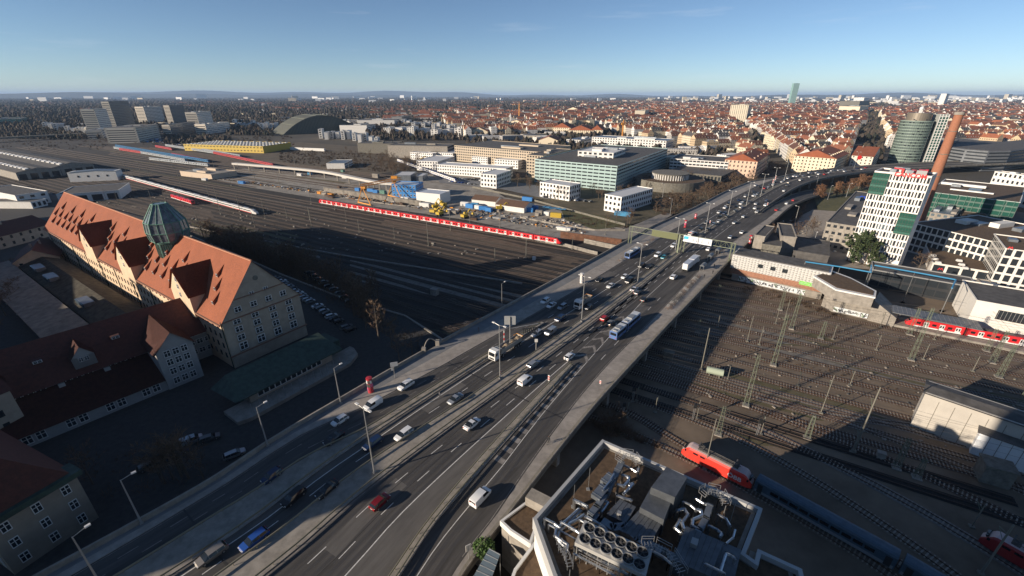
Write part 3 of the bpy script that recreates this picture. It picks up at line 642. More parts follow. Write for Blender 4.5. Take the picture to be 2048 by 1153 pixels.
for x, y, k, c, lb in near:
    v = P(x, y, 8.3); s, off = near_s(v); mid = (ML(s)+MR(s))/2
    h = heading(s)+(math.pi if off < mid else 0); v.z = 8.02
    make_car(k_[k], c, v, h, lb, G1, 2, 1.02)
far = [(1376,463,'s','black'),(1391,470,'u','black'),(1401,459,'h','black'),(1416,459,'s','black'),(1426,449,'e','silver'),(1437,443,'s','white'),(1412,446,'h','grey'),(1439,434,'s','black'),(1453,433,'h','black'),
 (1438,425,'s','white'),(1449,427,'h','dark blue'),(1450,416,'u','white'),(1457,409,'v','black'),(1470,422,'s','grey'),(1472,414,'s','black'),(1482,408,'u','white'),(1482,415,'s','white'),(1478,401,'s','dark blue'),(1487,403,'h','grey'),(1493,393,'h','black'),
 (1507,392,'u','white'),(1497,404,'s','grey'),(1487,434,'h','silver'),(1469,446,'s','silver'),(1484,465,'s','white'),(1461,475,'e','silver'),(1512,408,'s','white'),(1510,417,'h','white'),(1514,424,'s','white'),(1531,411,'u','white'),(1533,402,'h','dark blue'),
 (1417,499,'h','white'),(1511,371,'s','white'),(1574,404,'h','white'),(1588,395,'h','red'),(1553,420,'s','red'),(1568,382,'s','white'),(1574,372,'h','black'),(1577,366,'h','beige'),(1601,361,'u','grey'),(1620,354,'s','silver'),
 (1524,385,'s','black'),(1529,377,'h','red'),(1535,376,'e','white'),(1540,370,'s','grey'),(1546,370,'s','white'),(1549,365,'u','black'),(1564,364,'s','white'),(1570,359,'s','silver'),(1576,357,'h','white'),(1582,357,'s','black'),
 (1588,353,'u','white'),(1594,353,'s','white'),(1607,352,'s','silver'),(1615,350,'h','black'),(1619,346,'s','white'),(1625,348,'s','grey'),(1633,346,'s','white'),(1650,343,'h','black'),(1664,342,'s','white'),(1670,343,'e','grey'),
 (1678,341,'s','white'),(1687,340,'s','silver'),(1705,342,'h','black'),(1715,338,'s','dark blue'),(1725,339,'s','white'),(1732,336,'s','red'),(1507,387,'s','black'),(1510,392,'h','white'),(1515,388,'s','silver'),(1520,375,'s','black'),(1491,393,'s','white'),(1506,384,'s','grey'),
 (1638,349,'h','white'),(1650,349,'s','red'),(1659,346,'h','silver'),(1690,343,'s','white')]
far.sort(key=lambda t: -t[1]); cnt = {}
for x, y, k, c in far:
    v = P(x, y, 8.5); s, off = near_s(v); v.z = 8.02; ramp = off > 13.5 and s > 325
    side = 'left' if off < 0 else 'right'; h = heading(s)+(math.pi if off < 0 else 0)
    if ramp: side = 'exit ramp'; v.z = zr(s)+.05
    key = (k, c, side); cnt[key] = cnt.get(key, 0)+1
    nm = {'u':'sport utility car','s':'saloon','h':'hatchback','e':'estate car','v':'van'}[k]
    where = 'in the traffic jam beyond the gantry' if side == 'left' else ('right of the median beyond the gantry' if side == 'right' else 'on the descending exit ramp')
    make_car(k_[k], c, v, h, '%s %s, %s of its kind %s' % (c, nm, ordn(cnt[key]-1), where), 'cars beyond the sign gantry', 1 if y > 380 else 0)
# parked cars in the custom house yard and by the container offices
def row(p0, p1, n, z, turn, where, cols='black,grey,dark blue,silver,black,white,black,grey', seed=1):
    rnd = random.Random(seed); a, c = P(*p0, z), P(*p1, z); d = (c-a); ang = math.atan2(d.y, d.x)+turn
    for i in range(n):
        if rnd.random() < .06: continue
        k = rnd.choice('sheuh'); cc = rnd.choice(cols.split(','))
        v = a.lerp(c, i/(n-1)) + Vector((rnd.uniform(-.2,.2), rnd.uniform(-.3,.3), 0))
        make_car(k_[k], cc, v, ang+rnd.uniform(-.04,.04), '%s %s, %s in the row %s' % (cc, {'u':'utility car','s':'saloon','h':'hatchback','e':'estate car'}[k], ordn(i), where), 'parked cars '+where, 1 if z > 1 else 0)
row((553,558),(702,662),24,1.22,R(88),'behind the custom house','black,grey,dark blue,silver,white,black,grey,silver',4)
row((620,548),(768,650),14,1.22,R(80),'under the poplars behind the custom house','black,grey,dark blue,black,black',5)
row((97,570),(212,640),18,1.22,R(85),'beside the courtyard platform roof','black,grey,dark blue,silver,black',6)
row((8,588),(66,642),9,1.22,R(80),'at the left side of the courtyard','black,grey,white,silver',8)
row((1090,395),(1182,405),17,.1,R(70),'below the white container block','black,grey,silver,white,dark blue',9)
row((905,357),(1005,366),18,.1,R(60),'before the long container office','black,grey,silver,white',10)
row((902,364),(985,374),14,.1,R(60),'beside the blue white train','black,grey,silver,white,blue',11)
row((870,352),(908,357),6,.1,R(60),'at the top of the far car park','black,grey,silver,white',12)
for i, (x, y, c) in enumerate([(90,632,'silver'),(385,885,'silver'),(420,880,'grey'),(355,912,'dark blue'),(470,912,'silver'),(300,935,'grey')]):
    make_car('van' if i in (0,1) else 'estate car', c, P(x, y, 1.22), R([150,40,35,60,38,50][i]), ['silver van parked alone in the shaded left courtyard','silver van parked among the trees below the long wing','grey car parked beside the silver van below the long wing','blue car hidden under the yard trees','silver car parked by the yard wall next to the lamp','grey car at the bottom of the tree filled yard'][i], 'cars parked in the custom house yards', 1)

# buses, lorries
def bus(name, loc, rz, label, L, joint=None, flip=False):
    t = T(name, label, 'bus', 'city buses on the bridge', loc, rz)
    segs = [(-L/2, L/2)] if not joint else [(-L/2, joint-.5), (joint+.5, L/2)]
    w, z0, z1 = 1.28, .35, 3.05
    for i, (a, c) in enumerate(segs):
        b = MB(); g = MB()
        prof = [(-w,z0),(-w,z1-.25),(-w+.22,z1),(w-.22,z1),(w,z1-.25),(w,z0)]
        A = [(a,y,z) for y, z in prof]; B = [(c,y,z) for y, z in prof]
        for k in range(6): j = (k+1) % 6; b.face([A[k], A[j], B[j], B[k]], 1 if k in (1,2,3) else 0)
        b.face(A); b.face(B[::-1])
        o = b.build('body', [BUSB, BUSR], t)
        for sg in (-1, 1):
            n = max(2, round((c-a-1)/1.5))
            for k in range(n):
                x = a+.5+(c-a-1)*(k+.5)/n; inst('window', BWIN, o, (x, sg*(w+.01), 2.0), 0 if sg < 0 else math.pi)
        r = MB(); r.box(((a+c)/2, 0, z1+.12), ((c-a)*.28, 1.7, .26)); r.box((a+1.2, 0, z1+.08), (1.0, 1.2, .2)); r.build('roof_unit', C['galv'], o)
        for x in (a+1.6, c-2.2):
            for y in (-1.15, 1.15): q = inst('wheel', WHEEL, t, (x, y, .48)); q.scale = (1.45, 1.6, 1.45)
    f = MB(); f.box((L/2+.02, 0, 1.9), (.06, 2.2, 1.5)); f.build('windscreen', C['cglass'], t)
    f = MB(); f.box((-L/2-.02, 0, 2.1), (.06, 2.0, .9)); f.build('rear_window', C['cglass'], t)
    f = MB(); f.box((L/2+.04, 0, 2.82), (.06, 1.7, .3)); f.build('destination_sign', C['black'], t)
    if joint:
        f = MB()
        for k in range(6): f.box((joint-.42+k*.17, 0, 1.7), (.09, 2.3+.12*(k % 2), 2.5))
        f.build('bellows', C['black'], t)
    for y in (-.95, .95): inst('headlight', HEAD, t, (L/2+.02, y, .75)); inst('tail_light', TAILM, t, (-L/2-.02, y, .9))
BUSB = mat('bus_blue', (0.10,0.17,0.36), .35); BUSR = mat('bus_white_roof', (0.55,0.57,0.58), .5)
q = MB(); q.box((0,0,0),(1.36,.05,1.15)); BWIN = q.mesh('bus_window', C['cglass'])
def onroad(x, y, z=9.5):
    v = P(x, y, z); s, off = near_s(v); return D(s, off, 8.02), heading(s), off
v, h, o_ = onroad(1265, 506); bus('city_bus', v, h+math.pi, 'blue and white single deck city bus at the left kerb before the sign gantry', 12)
v, h, o_ = onroad(1251, 651); bus('articulated_bus', v, h, 'long blue and white articulated city bus beside its own shadow on the right lanes', 18, -1.5)
def wheels(t, xs, r=1.5, y=1.0):
    for x in xs:
        for sg in (-y, y): o = inst('wheel', WHEEL, t, (x, sg, .5)); o.scale = (r, 1.8, r)
def cab(t, x, col, z1=3.4):
    b = MB(); w = 1.22
    prof = [(-1.1,.55),(-1.1,z1-.35),(-.9,z1),(.6,z1),(1.0,z1-.5),(1.12,1.7),(1.12,.55)]
    A = [(x+p[0], -w, p[1]) for p in prof]; B = [(x+p[0], w, p[1]) for p in prof]
    for k in range(len(prof)): j = (k+1) % len(prof); b.face([A[k], B[k], B[j], A[j]])
    b.face(A); b.face(B[::-1]); c_ = b.build('cab', col, t)
    g = MB(); g.face([(x+1.135,-1.05,1.75),(x+1.135,1.05,1.75),(x+1.03,1.05,z1-.55),(x+1.03,-1.05,z1-.55)]); g.build('windscreen', C['cglass'], c_)
    for sg in (-1, 1): g = MB(); g.box((x+.35, sg*(w+.01), 2.25), (.95,.04,.75)); g.build('side_window', C['cglass'], c_); g = MB(); g.box((x+1.0, sg*(w+.2), 2.3), (.12,.2,.7)); g.build('mirror', C['black'], c_)
    g = MB(); g.box((x+1.14,0,1.0),(.06,1.7,.5)); g.build('grille', C['black'], c_)
    for y in (-.95,.95): inst('headlight', HEAD, c_, (x+1.12, y, .8))
def tipper(loc, rz, label, semi, sc=1.0):
    t = T('tipper_lorry', label, 'lorry', 'tipper lorries on the bridge', loc, rz); t.scale = (sc,)*3
    L0, L1 = (-8.5, 1.2) if semi else (-4.2, 1.0)
    cab(t, 3.2, C['white']); b = MB(); b.box(((L0+4)/2, 0, .85), (4-L0, .9, .3)); b.build('chassis', C['black'], t)
    b = MB(); w = 1.22; z0, z1 = 1.15, 2.75
    pts = [(-w*.75,z0),(-w,z1),(-w+.09,z1),(-w*.75+.09,z0+.12),(w*.75-.09,z0+.12),(w-.09,z1),(w,z1),(w*.75,z0)]
    A = [(L0,y,z) for y, z in pts]; B = [(L1,y,z) for y, z in pts]
    for k in range(len(pts)): j = (k+1) % len(pts); b.face([A[k], B[k], B[j], A[j]])
    b.box((L0,0,2.0),(.1,2.1,1.7)); b.box((L1,0,2.1),(.1,2.2,1.9)); b.box((L1+.3,0,3.1),(.9,2.2,.1))
    bd = b.build('tipping_body', mat('tipper_body', (0.42,0.40,0.36), .5, .3) if semi else C['galv'], t)
    b = MB()
    for k in range(12):
        for y in (-.85,-.4,0,.4): x = L0+.3+(L1-L0-.6)*k/12; xx = x+(L1-L0-.6)/12; f = lambda x, y: 2.15+.55*math.cos(y*1.6)*abs(math.sin(x*1.15+1))+.04*math.sin(x*9+y*7); b.face([(x,y,f(x,y)),(xx,y,f(xx,y)),(xx,y+.45,f(xx,y+.45)),(x,y+.45,f(x,y+.45))])
    b.build('sand_load', mat('sand', (0.30,0.23,0.15), .95, 0, 3, .3), t)
    b = MB(); b.box((L0-.05,0,2.85),(.14,2.46,.14)); b.box((L0+.6,-1.2,2.8),(1.3,.12,.12)); b.box((L0+.6,1.2,2.8),(1.3,.12,.12)); b.build('tailgate_frame', C['orange'], bd)
    wheels(t, (3.4, .2, -1.1) if not semi else (3.4, 0.6, -5.2, -6.4, -7.6))
v, h, o_ = onroad(1003, 702); tipper(v, h+math.pi, 'white tractor with a long sand filled tipper trailer beside the median', True, 1.05)
v, h, o_ = onroad(1166, 605); tipper(v, h+math.pi, 'short white tipper lorry behind the median lamp post', False, 1.05)
v, h, o_ = onroad(1383, 525, 10); t = T('box_lorry', 'long white box lorry with trailer driving away before the sign gantry', 'lorry', None, v, h)
cab(t, 7.2, C['white']); WB = mat('lorry_box_white', (0.55,0.56,0.58), .5, 0, 1, .05)
for a, c in ((-8.6,-1.4),(-.6,5.9)):
    b = MB(); b.box(((a+c)/2,0,2.35),(c-a,2.5,2.7)); o = b.build('box_body', WB, t)
    b = MB(); b.box(((a+c)/2,0,3.715),(c-a-.1,2.4,.03)); b.build('roof_panel', mat('lorry_roof', (0.42,0.47,0.55), .5), o)
b = MB(); b.box((-8.63,-.6,2.3),(.05,1.1,2.5)); b.box((-8.63,.6,2.3),(.05,1.1,2.5)); b.build('rear_door', C['white'], t)
b = MB(); b.box((-.5,0,.85),(16,.8,.3)); b.build('chassis', C['black'], t); wheels(t, (7.4, 4.6, .6, -2.6, -6.6, -7.8))
t = T('ambulance', 'red and white rescue vehicle in the traffic jam right behind the sign gantry', 'ambulance', None, *onroad(1382,468)[:1], onroad(1382,468)[1]+math.pi)
b = MB(); b.box((-.5,0,1.6),(4.2,2.0,2.0)); b.box((2.1,0,1.1),(1.2,1.9,1.2)); o = b.build('body', C['white'], t); b = MB(); b.box((-.5,0,1.15),(4.24,2.04,.4)); b.box((1.7,0,2.65),(.3,1.6,.18)); b.build('red_stripe', C['red'], t); wheels(t, (1.7,-1.8), 1.1, .9)
b = MB(); b.box((1.7,0,1.95),(.1,1.7,.6)); b.build('windscreen', C['cglass'], t)
# ================= TRAINS =================
def coach_mesh(L, w, h, zf=.95, nose0=0, nose1=0, rr=.45):
    """a rail car body along x from 0 to L; nose lengths taper the ends"""
    b = MB(); prof = lambda k, kz: [(-w*k,zf),(-w*k,zf+(h-rr-zf)*kz),(-w*.80*k,zf+(h-.1-zf)*kz),(-w*.4*k,zf+(h-zf)*kz),(w*.4*k,zf+(h-zf)*kz),(w*.80*k,zf+(h-.1-zf)*kz),(w*k,zf+(h-rr-zf)*kz),(w*k,zf)]
    st_ = []
    if nose0: st_ += [(0,.62,.35),(nose0*.35,.86,.62),(nose0*.75,.97,.92),(nose0,1,1)]
    else: st_ += [(0,1,1)]
    if nose1: st_ += [(L-nose1,1,1),(L-nose1*.75,.97,.92),(L-nose1*.35,.86,.62),(L,.62,.35)]
    else: st_ += [(L,1,1)]
    R_ = [[(x,y,z) for y, z in prof(k, kz)] for x, k, kz in st_]
    for A, B in zip(R_[:-1], R_[1:]):
        for k in range(7): b.face([A[k], A[k+1], B[k+1], B[k]][::-1], 1 if k in (2,3,4) else 0)
        b.face([A[7], A[0], B[0], B[7]][::-1])
    b.face(R_[0]); b.face(R_[-1][::-1]); return b
def train_on(name, label, cat, p_start, ang, cars, mats, win, door=None, stripe=None, group=None, wp=1.6, w=1.45, h=3.9, nose=2.2, z=.25, gap=.6, roofunits=True):
    t = T(name, label, cat, group, p_start, ang); x = 0
    roofm = mats[1]
    for i, L in enumerate(cars):
        b = coach_mesh(L, w, h, .95, nose if i == 0 else 0, nose if i == len(cars)-1 else 0)
        o = b.build('carriage', [mats[0], roofm], t); o.location = (x, 0, z)
        a, c = (nose if i == 0 else .6), L-(nose if i == len(cars)-1 else .6)
        n = int((c-a)/wp); nd = 3 if door else 0
        dm = [round(n*(k+.5)/nd) for k in range(nd)] if nd else []
        for sg in (-1, 1):
            for k in range(n):
                xx = a+(c-a)*(k+.5)/n
                if k in dm: inst('door', door, o, (xx, sg*(w+.015), 2.15))
                else: inst('window', win, o, (xx, sg*(w+.015), 2.55))
            if stripe: q = MB(); q.box(((a+c)/2, sg*(w+.01), 1.2), (c-a, .03, .45)); q.build('sill_stripe', stripe, o)
        if roofunits: q = MB(); q.box((L*.3,0,h+.12),(L*.2,1.3,.25)); q.box((L*.72,0,h+.1),(L*.14,1.1,.2)); q.build('roof_unit', C['roofg'], o)
        if i == 0: q = MB(); q.box((nose*.42,0,2.55),(.5,1.9,.7),0,0,-.5); q.build('front_window', C['cglass'], o)
        if i == len(cars)-1: q = MB(); q.box((L-nose*.42,0,2.55),(.5,1.9,.7),0,0,.5); q.build('front_window', C['cglass'], o)
        if i < len(cars)-1: q = MB(); q.box((L+gap/2,0,2.3),(gap+.05,2.0,2.3)); q.build('gangway', C['black'], o)
        for bx in (2.5, L-2.5):
            q = MB(); q.box((bx,0,.5),(2.6,1.9,.5))
            for dx in (-.9,.9): q.tube((bx+dx,-.8,.45),(bx+dx,.8,.45),.42,10)
            q.build('bogie', C['black'], o)
        x += L+gap
    return t
def mm(name, d, m): q = MB(); q.box((0,0,0), d); return q.mesh(name, m)
WS = mm('window', (1.15,.04,.85), C['cglass']); DR = MB(); DR.box((0,0,0),(1.45,.05,2.3)); DR.box((-.35,0,.35),(.4,.07,.9),0,1); DR.box((.35,0,.35),(.4,.07,.9),0,1); DR = DR.mesh('door', [C['white'], C['cglass']])
SR = mat('train_red', (0.62,0.025,0.03), .35); RF = mat('train_roof', (0.22,0.07,0.07), .6, 0, 1.2, .3)
def placed(px0, px1, z=1.3): a, c = P(*px0, z), P(*px1, z); return Vector((a.x,a.y,0)), math.atan2(c.y-a.y, c.x-a.x), (c-a).length
a, an, L = placed((640,405),(1122,487), 2.3)
n = 12; cl = (L-(n-1)*.5)/n
train_on('commuter_train', 'long red commuter train of three coupled units beside the excavation pit', 'train', a+Vector((0,0,1.0)), an, [cl]*n, [SR, RF], WS, DR, C['white'], 'red commuter trains', 1.75, gap=.5)
a, an, L = placed((1812,641),(2048,684), 2.3)
train_on('commuter_train', 'red commuter train standing at the station platform on the right', 'train', a, an, [16]*4, [SR, RF], WS, DR, C['white'], 'red commuter trains', 2.0)
a, an, L = placed((232,349),(512,425), 2.3); n = 9; cl = (L-(n-1)*.4)/n
train_on('high_speed_train', 'long white high speed train with a streamlined nose on the left tracks', 'train', a, an, [cl]*n, [mat('train_white', (0.62,0.61,0.58), .35), mat('train_white_roof', (0.50,0.50,0.49), .5)], mm('window', (1.7,.04,.6), C['cglass']), None, mat('ice_red', (0.5,0.05,0.05), .4), None, 1.75, nose=6, h=3.8)
a, an, L = placed((345,393),(386,406), 2.0)
train_on('shunting_locomotive', 'red double locomotive standing beside the white high speed train', 'locomotive', a, an, [L/2-.2]*2, [SR, SR], WS, None, C['white'], None, 3.5, nose=.8, h=3.6)
# stabled trains in the yard, far left
TB = mat('train_blue', (0.04,0.14,0.27), .4, 0, .5, .2); TG = mat('train_grey', (0.30,0.32,0.33), .5, 0, .3, .15); TR2 = mat('train_traffic_red', (0.38,0.05,0.05), .45)
WY = mm('window', (3.4,.04,.7), C['cglass'])
for (p0, p1, m1, lb) in [((232,292),(418,323),TB,'long blue stabled train, highest coach row of the yard'),((240,299),(300,308),TR2,'short red stabled train left of the blue train'),((229,296),(372,321),TG,'silver grey stabled train, lowest in the yard'),
    ((332,291),(430,306),TG,'pale grey stabled train above the blue train'),((345,309),(412,322),TR2,'bright red stabled train below the blue one'),((428,306),(548,331),TR2,'red stabled train left of the concrete viaduct'),((312,293),(345,299),TR2,'small red railcar between two grey trains'),((395,298),(482,313),TG,'grey stabled train beside the yellow hall'),
    ((300,318),(418,331),TG,'silver train at the very front of the yard')]:
    a, an, L = placed(p0, p1, 2.2); n = max(1, round(L/25)); cl = (L-(n-1)*.6)/n
    train_on('stabled_train', lb, 'train', a, an, [cl]*n, [m1, m1 if m1 is not TG else TG], WY, None, None, 'trains stabled in the far yard', 4.5, nose=1, roofunits=False)
a, an, L = placed((796,321),(912,362), 2.2); n = 7; cl = (L-(n-1)*.5)/n
train_on('regional_train', 'white and blue regional train parked between containers and offices', 'train', a, an, [cl]*n, [C['white'], mat('train_deep_blue', (0.03,0.05,0.2), .5)], WY, None, mat('train_deep_blue_sill', (0.03,0.05,0.2), .5), None, 4.0, nose=1.2)
# red locomotive with blue coaches in the foreground
a, an, L = placed((1368,890),(1508,960), 2.6)
LM = mat('locomotive_red', (0.66,0.045,0.03), .35)
lo = T('electric_locomotive', 'bright red electric locomotive half in the shadow, lettering on its side', 'locomotive', 'red electric locomotives', Vector((a.x,a.y,0)), an)
def loco(lo, L):
    b = coach_mesh(L, 1.5, 3.85, .7, 1.8, 1.8, .5); b.build('body', [LM, mat('locomotive_roof', (0.50,0.38,0.36), .6)], lo)
    for sg in (-1, 1):
        for x in (3.3, 4.9): q = MB(); q.box((x, sg*1.51, 2.9),(1.1,.04,.5)); q.build('side_window', C['cglass'], lo)
        q = MB(); q.box((1.1, sg*1.38, 2.6),(.7,.06,.6)); q.build('cab_window', C['cglass'], lo); q = MB(); q.box((L-1.1, sg*1.38, 2.6),(.7,.06,.6)); q.build('cab_window', C['cglass'], lo)
    for x, r_ in ((.75,-.55),(L-.75,.55)): q = MB(); q.box((x,0,2.7),(.45,2.0,.8),0,0,r_); q.build('windscreen', C['cglass'], lo)
    q = MB()
    for k in range(7): q.box((4+k*(L-8)/6,0,4.0),(1.2,1.5,.35))
    q.tube((3.5,-.5,4.25),(L-3.5,-.5,4.25),.06,5); q.tube((3.5,.5,4.25),(L-3.5,.5,4.25),.06,5); q.build('roof_equipment', C['roofg'], lo)
    for x in (3.4, L-4.2):
        q = MB(); q.tube((x,-.6,4.1),(x+1.2,-.4,4.7),.05,4); q.tube((x,.6,4.1),(x+1.2,.4,4.7),.05,4); q.tube((x+1.2,-.4,4.7),(x+.1,-.3,5.0),.04,4); q.tube((x+1.2,.4,4.7),(x+.1,.3,5.0),.04,4); q.box((x+.1,0,5.0),(.25,1.9,.06)); q.build('pantograph', C['roofg'], lo)
    for x in (3.4, L-3.4):
        q = MB(); q.box((x,0,.6),(3.4,2.1,.6))
        for dx in (-1.3,1.3): q.tube((x+dx,-.85,.55),(x+dx,.85,.55),.55,12)
        q.build('bogie', C['black'], lo)
loco(lo, L)
def text(s, size, mat_, name='lettering', ext=.03, parent=None, loc=(0,0,0), rot=(0,0,0), bold=0.0):
    cu = bpy.data.curves.new(name, 'FONT'); cu.body = s; cu.size = size; cu.extrude = ext; cu.offset = bold; cu.align_x = 'LEFT'
    o = bpy.data.objects.new(name, cu); SC.collection.objects.link(o); dg = bpy.context.evaluated_depsgraph_get(); dg.update()
    me = bpy.data.meshes.new_from_object(o.evaluated_get(dg)); bpy.data.objects.remove(o); me.materials.clear(); me.materials.append(mat_)
    o = bpy.data.objects.new(name, me); SC.collection.objects.link(o)
    if parent: o.parent = parent
    o.location = loc; o.rotation_euler = rot; return o
text('ÖBB', 1.5, C['white'], 'lettering', .02, lo, (L*.68, -1.53, 1.5), (math.pi/2,0,0), .03)
a2, an2, L2 = placed((1514,962),(1795,1118), 2.6)
cm = mat('coach_blue_grey', (0.045,0.075,0.105), .5, 0, .6, .15)
WL = mm('window', (1.5,.05,.8), C['cglass'])
def coach(loc, ang, L, label):
    t = T('passenger_coach', label, 'railway coach', 'blue passenger coaches behind the locomotive', loc, ang)
    b = coach_mesh(L, 1.42, 3.9, .75); b.build('body', [cm, mat('coach_roof', (0.055,0.09,0.125), .6, 0, 1, .2)], t)
    q = MB(); q.box((L/2, -1.435, 1.15),(L-.4,.03,.7)); q.box((L/2, 1.435, 1.15),(L-.4,.03,.7)); q.build('pale_stripe', mat('coach_stripe', (0.16,0.18,0.20), .5), t)
    for sg in (-1,1):
        for k in range(10): inst('window', WL, t, (3+(L-6)*(k+.5)/10, sg*1.44, 2.45))
        for x in (1.1, L-1.1): q = MB(); q.box((x, sg*1.44, 2.0),(1.0,.05,2.2)); q.build('door', C['black'], t)
    for x in (3, L-3):
        q = MB(); q.box((x,0,.5),(2.8,2,.5))
        for dx in (-1,1): q.tube((x+dx,-.8,.48),(x+dx,.8,.48),.46,10)
        q.build('bogie', C['black'], t)
coach(Vector((a2.x,a2.y,.2)), an2, min(L2,26), 'blue grey passenger coach coupled behind the red locomotive, in shade')
d2 = Vector((math.cos(an2), math.sin(an2), 0))
coach(Vector((a2.x,a2.y,.2))+d2*(min(L2,26)+.8), an2-.06, 26, 'blue grey passenger coach at the bottom edge, second behind the locomotive')
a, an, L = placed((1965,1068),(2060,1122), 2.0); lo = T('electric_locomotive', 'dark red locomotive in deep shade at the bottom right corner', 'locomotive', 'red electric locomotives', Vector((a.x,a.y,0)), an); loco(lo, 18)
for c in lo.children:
    if c.name.startswith('body'): c.material_slots[0].link = 'OBJECT'; c.material_slots[0].material = mat('locomotive_shaded_red', (0.25,0.02,0.02), .5)  # duller copy of locomotive_red; the deep shade is put into the paint
# ================= BUILDINGS =================
def winmesh(name, glass, frame, cross=True):
    b = MB(); b.box((0,-.02,0),(1,.06,1))
    if frame:
        for x in (-.5,.5): b.box((x,-.04,0),(.09,.1,1.08),0,1)
        for z in (-.5,.5): b.box((0,-.04,z),(1.08,.1,.09),0,1)
        if cross: b.box((0,-.04,0),(.09,.09,1),0,1); b.box((0,-.04,.1),(1,.09,.06),0,1)
    return b.mesh(name, [glass, frame or glass])
WN = {'plain': winmesh('window', C['glass'], None), 'cross': winmesh('window', C['glass'], C['white']), 'pale': winmesh('window', C['glassl'], None), 'thin': winmesh('window', C['glass'], C['white'], False),
      'green': winmesh('window', C['green'], None), 'teal': winmesh('window', C['teal'], C['galv'], False)}
def wins(parent, p, d, n, cols, rows, w, h, kind='plain', cap=100, name='window', skip=None, cnt=None):
    """a grid of window parts: p first window centre (local), d step vectors ((dx,dy),dz), n outward normal angle"""
    k = 0; rest = MB(); me = WN[kind]; rz = n+math.pi/2
    for r in range(rows):
        for c in range(cols):
            if skip and skip(c, r): continue
            q = (p[0]+d[0][0]*c, p[1]+d[0][1]*c, p[2]+d[1]*r)
            if cnt is not None and cnt[0] >= cap or k >= cap:
                rest.box((q[0]+math.cos(n)*.02, q[1]+math.sin(n)*.02, q[2]), (w, .06, h), rz)
                continue
            inst(name, me, parent, q, rz, (w, 1, h)); k += 1
            if cnt is not None: cnt[0] += 1
    if rest.f: rest.build(name, C['glass'], parent)['kind'] = 'stuff'
class Fr:
    def __init__(s, L, N, Rr, z0=0):
        s.O = P(*N, z0); b = P(*Rr, z0)-s.O; a = P(*L, z0)-s.O; b.z = 0; a.z = 0
        s.w = b.length; s.ang = math.atan2(b.y, b.x); u = b.normalized(); v = Vector((-u.y, u.x, 0)); s.d = a.dot(v)
        if s.d < 0: s.d = -s.d; s.flip = True
        s.sgn = 1 if a.dot(v) > 0 else -1
def flat(name, label, cat, L, N, Rr, h, wall, roof=None, z0=0, group=None, win=None, winL=None, floors=None, kind='plain', trim=None, pitch=3.2, wf=.55, hf=.5, roofstuff=True, seed=0, cap=100, first=.62, dmax=None):
    """flat-roofed block; local x runs N->R, y from N->L"""
    f = Fr(L, N, Rr, z0); s = f.sgn; f.d = min(f.d, dmax or 999); t = T(name, label, cat, group, f.O, f.ang); rnd = random.Random(seed+int(N[0]))
    roof = roof or C['roofg']
    b = MB(); b.prism([(0,0),(f.w,0),(f.w,f.d*s),(0,f.d*s)], -1, h); b.build('wall', wall, t)
    b = MB(); i = .35; b.prism([(i,i*s),(f.w-i,i*s),(f.w-i,(f.d-i)*s),(i,(f.d-i)*s)], h-.2, h+.02); ro = b.build('roof', roof, t)
    b = MB()
    for a, c in (((0,0),(f.w,0)),((f.w,0),(f.w,f.d*s)),((f.w,f.d*s),(0,f.d*s)),((0,f.d*s),(0,0))):
        m_ = ((a[0]+c[0])/2, (a[1]+c[1])/2); l = math.hypot(c[0]-a[0], c[1]-a[1]); b.box((m_[0], m_[1], h+.2), (l+.4 if a[1] == c[1] else .4, .4 if a[1] == c[1] else l-.41, .44))
    b.build('parapet', trim or wall, t)
    if roofstuff:
        for k in range(rnd.randint(2, 4)):
            b = MB(); x, y = rnd.uniform(.15,.85)*f.w, rnd.uniform(.25,.75)*f.d*s; hh = rnd.uniform(.8,2.4); b.box((x,y,h+hh/2),(rnd.uniform(.05,.12)*f.w+1.5, rnd.uniform(.12,.3)*f.d+.8, hh)); b.build('roof_box', C['zinc'] if k % 2 else wall, ro)
    fl = floors or max(1, int(h/3.2)); fh = h/fl; cnt = [0]
    if win is not False:
        n = max(1, int(f.w/pitch)); wins(t, (f.w/n/2, -.03*s, fh*first), ((f.w/n, 0), fh), -math.pi/2*s, n, fl, f.w/n*wf, fh*hf, kind, cap, cnt=cnt)
    if winL is not False:
        n = max(1, int(f.d/pitch)); wins(t, (-.03, f.d/n/2*s, fh*first), ((0, f.d/n*s), fh), math.pi, n, fl, f.d/n*wf, fh*hf, kind, cap, cnt=cnt)
    return t, f
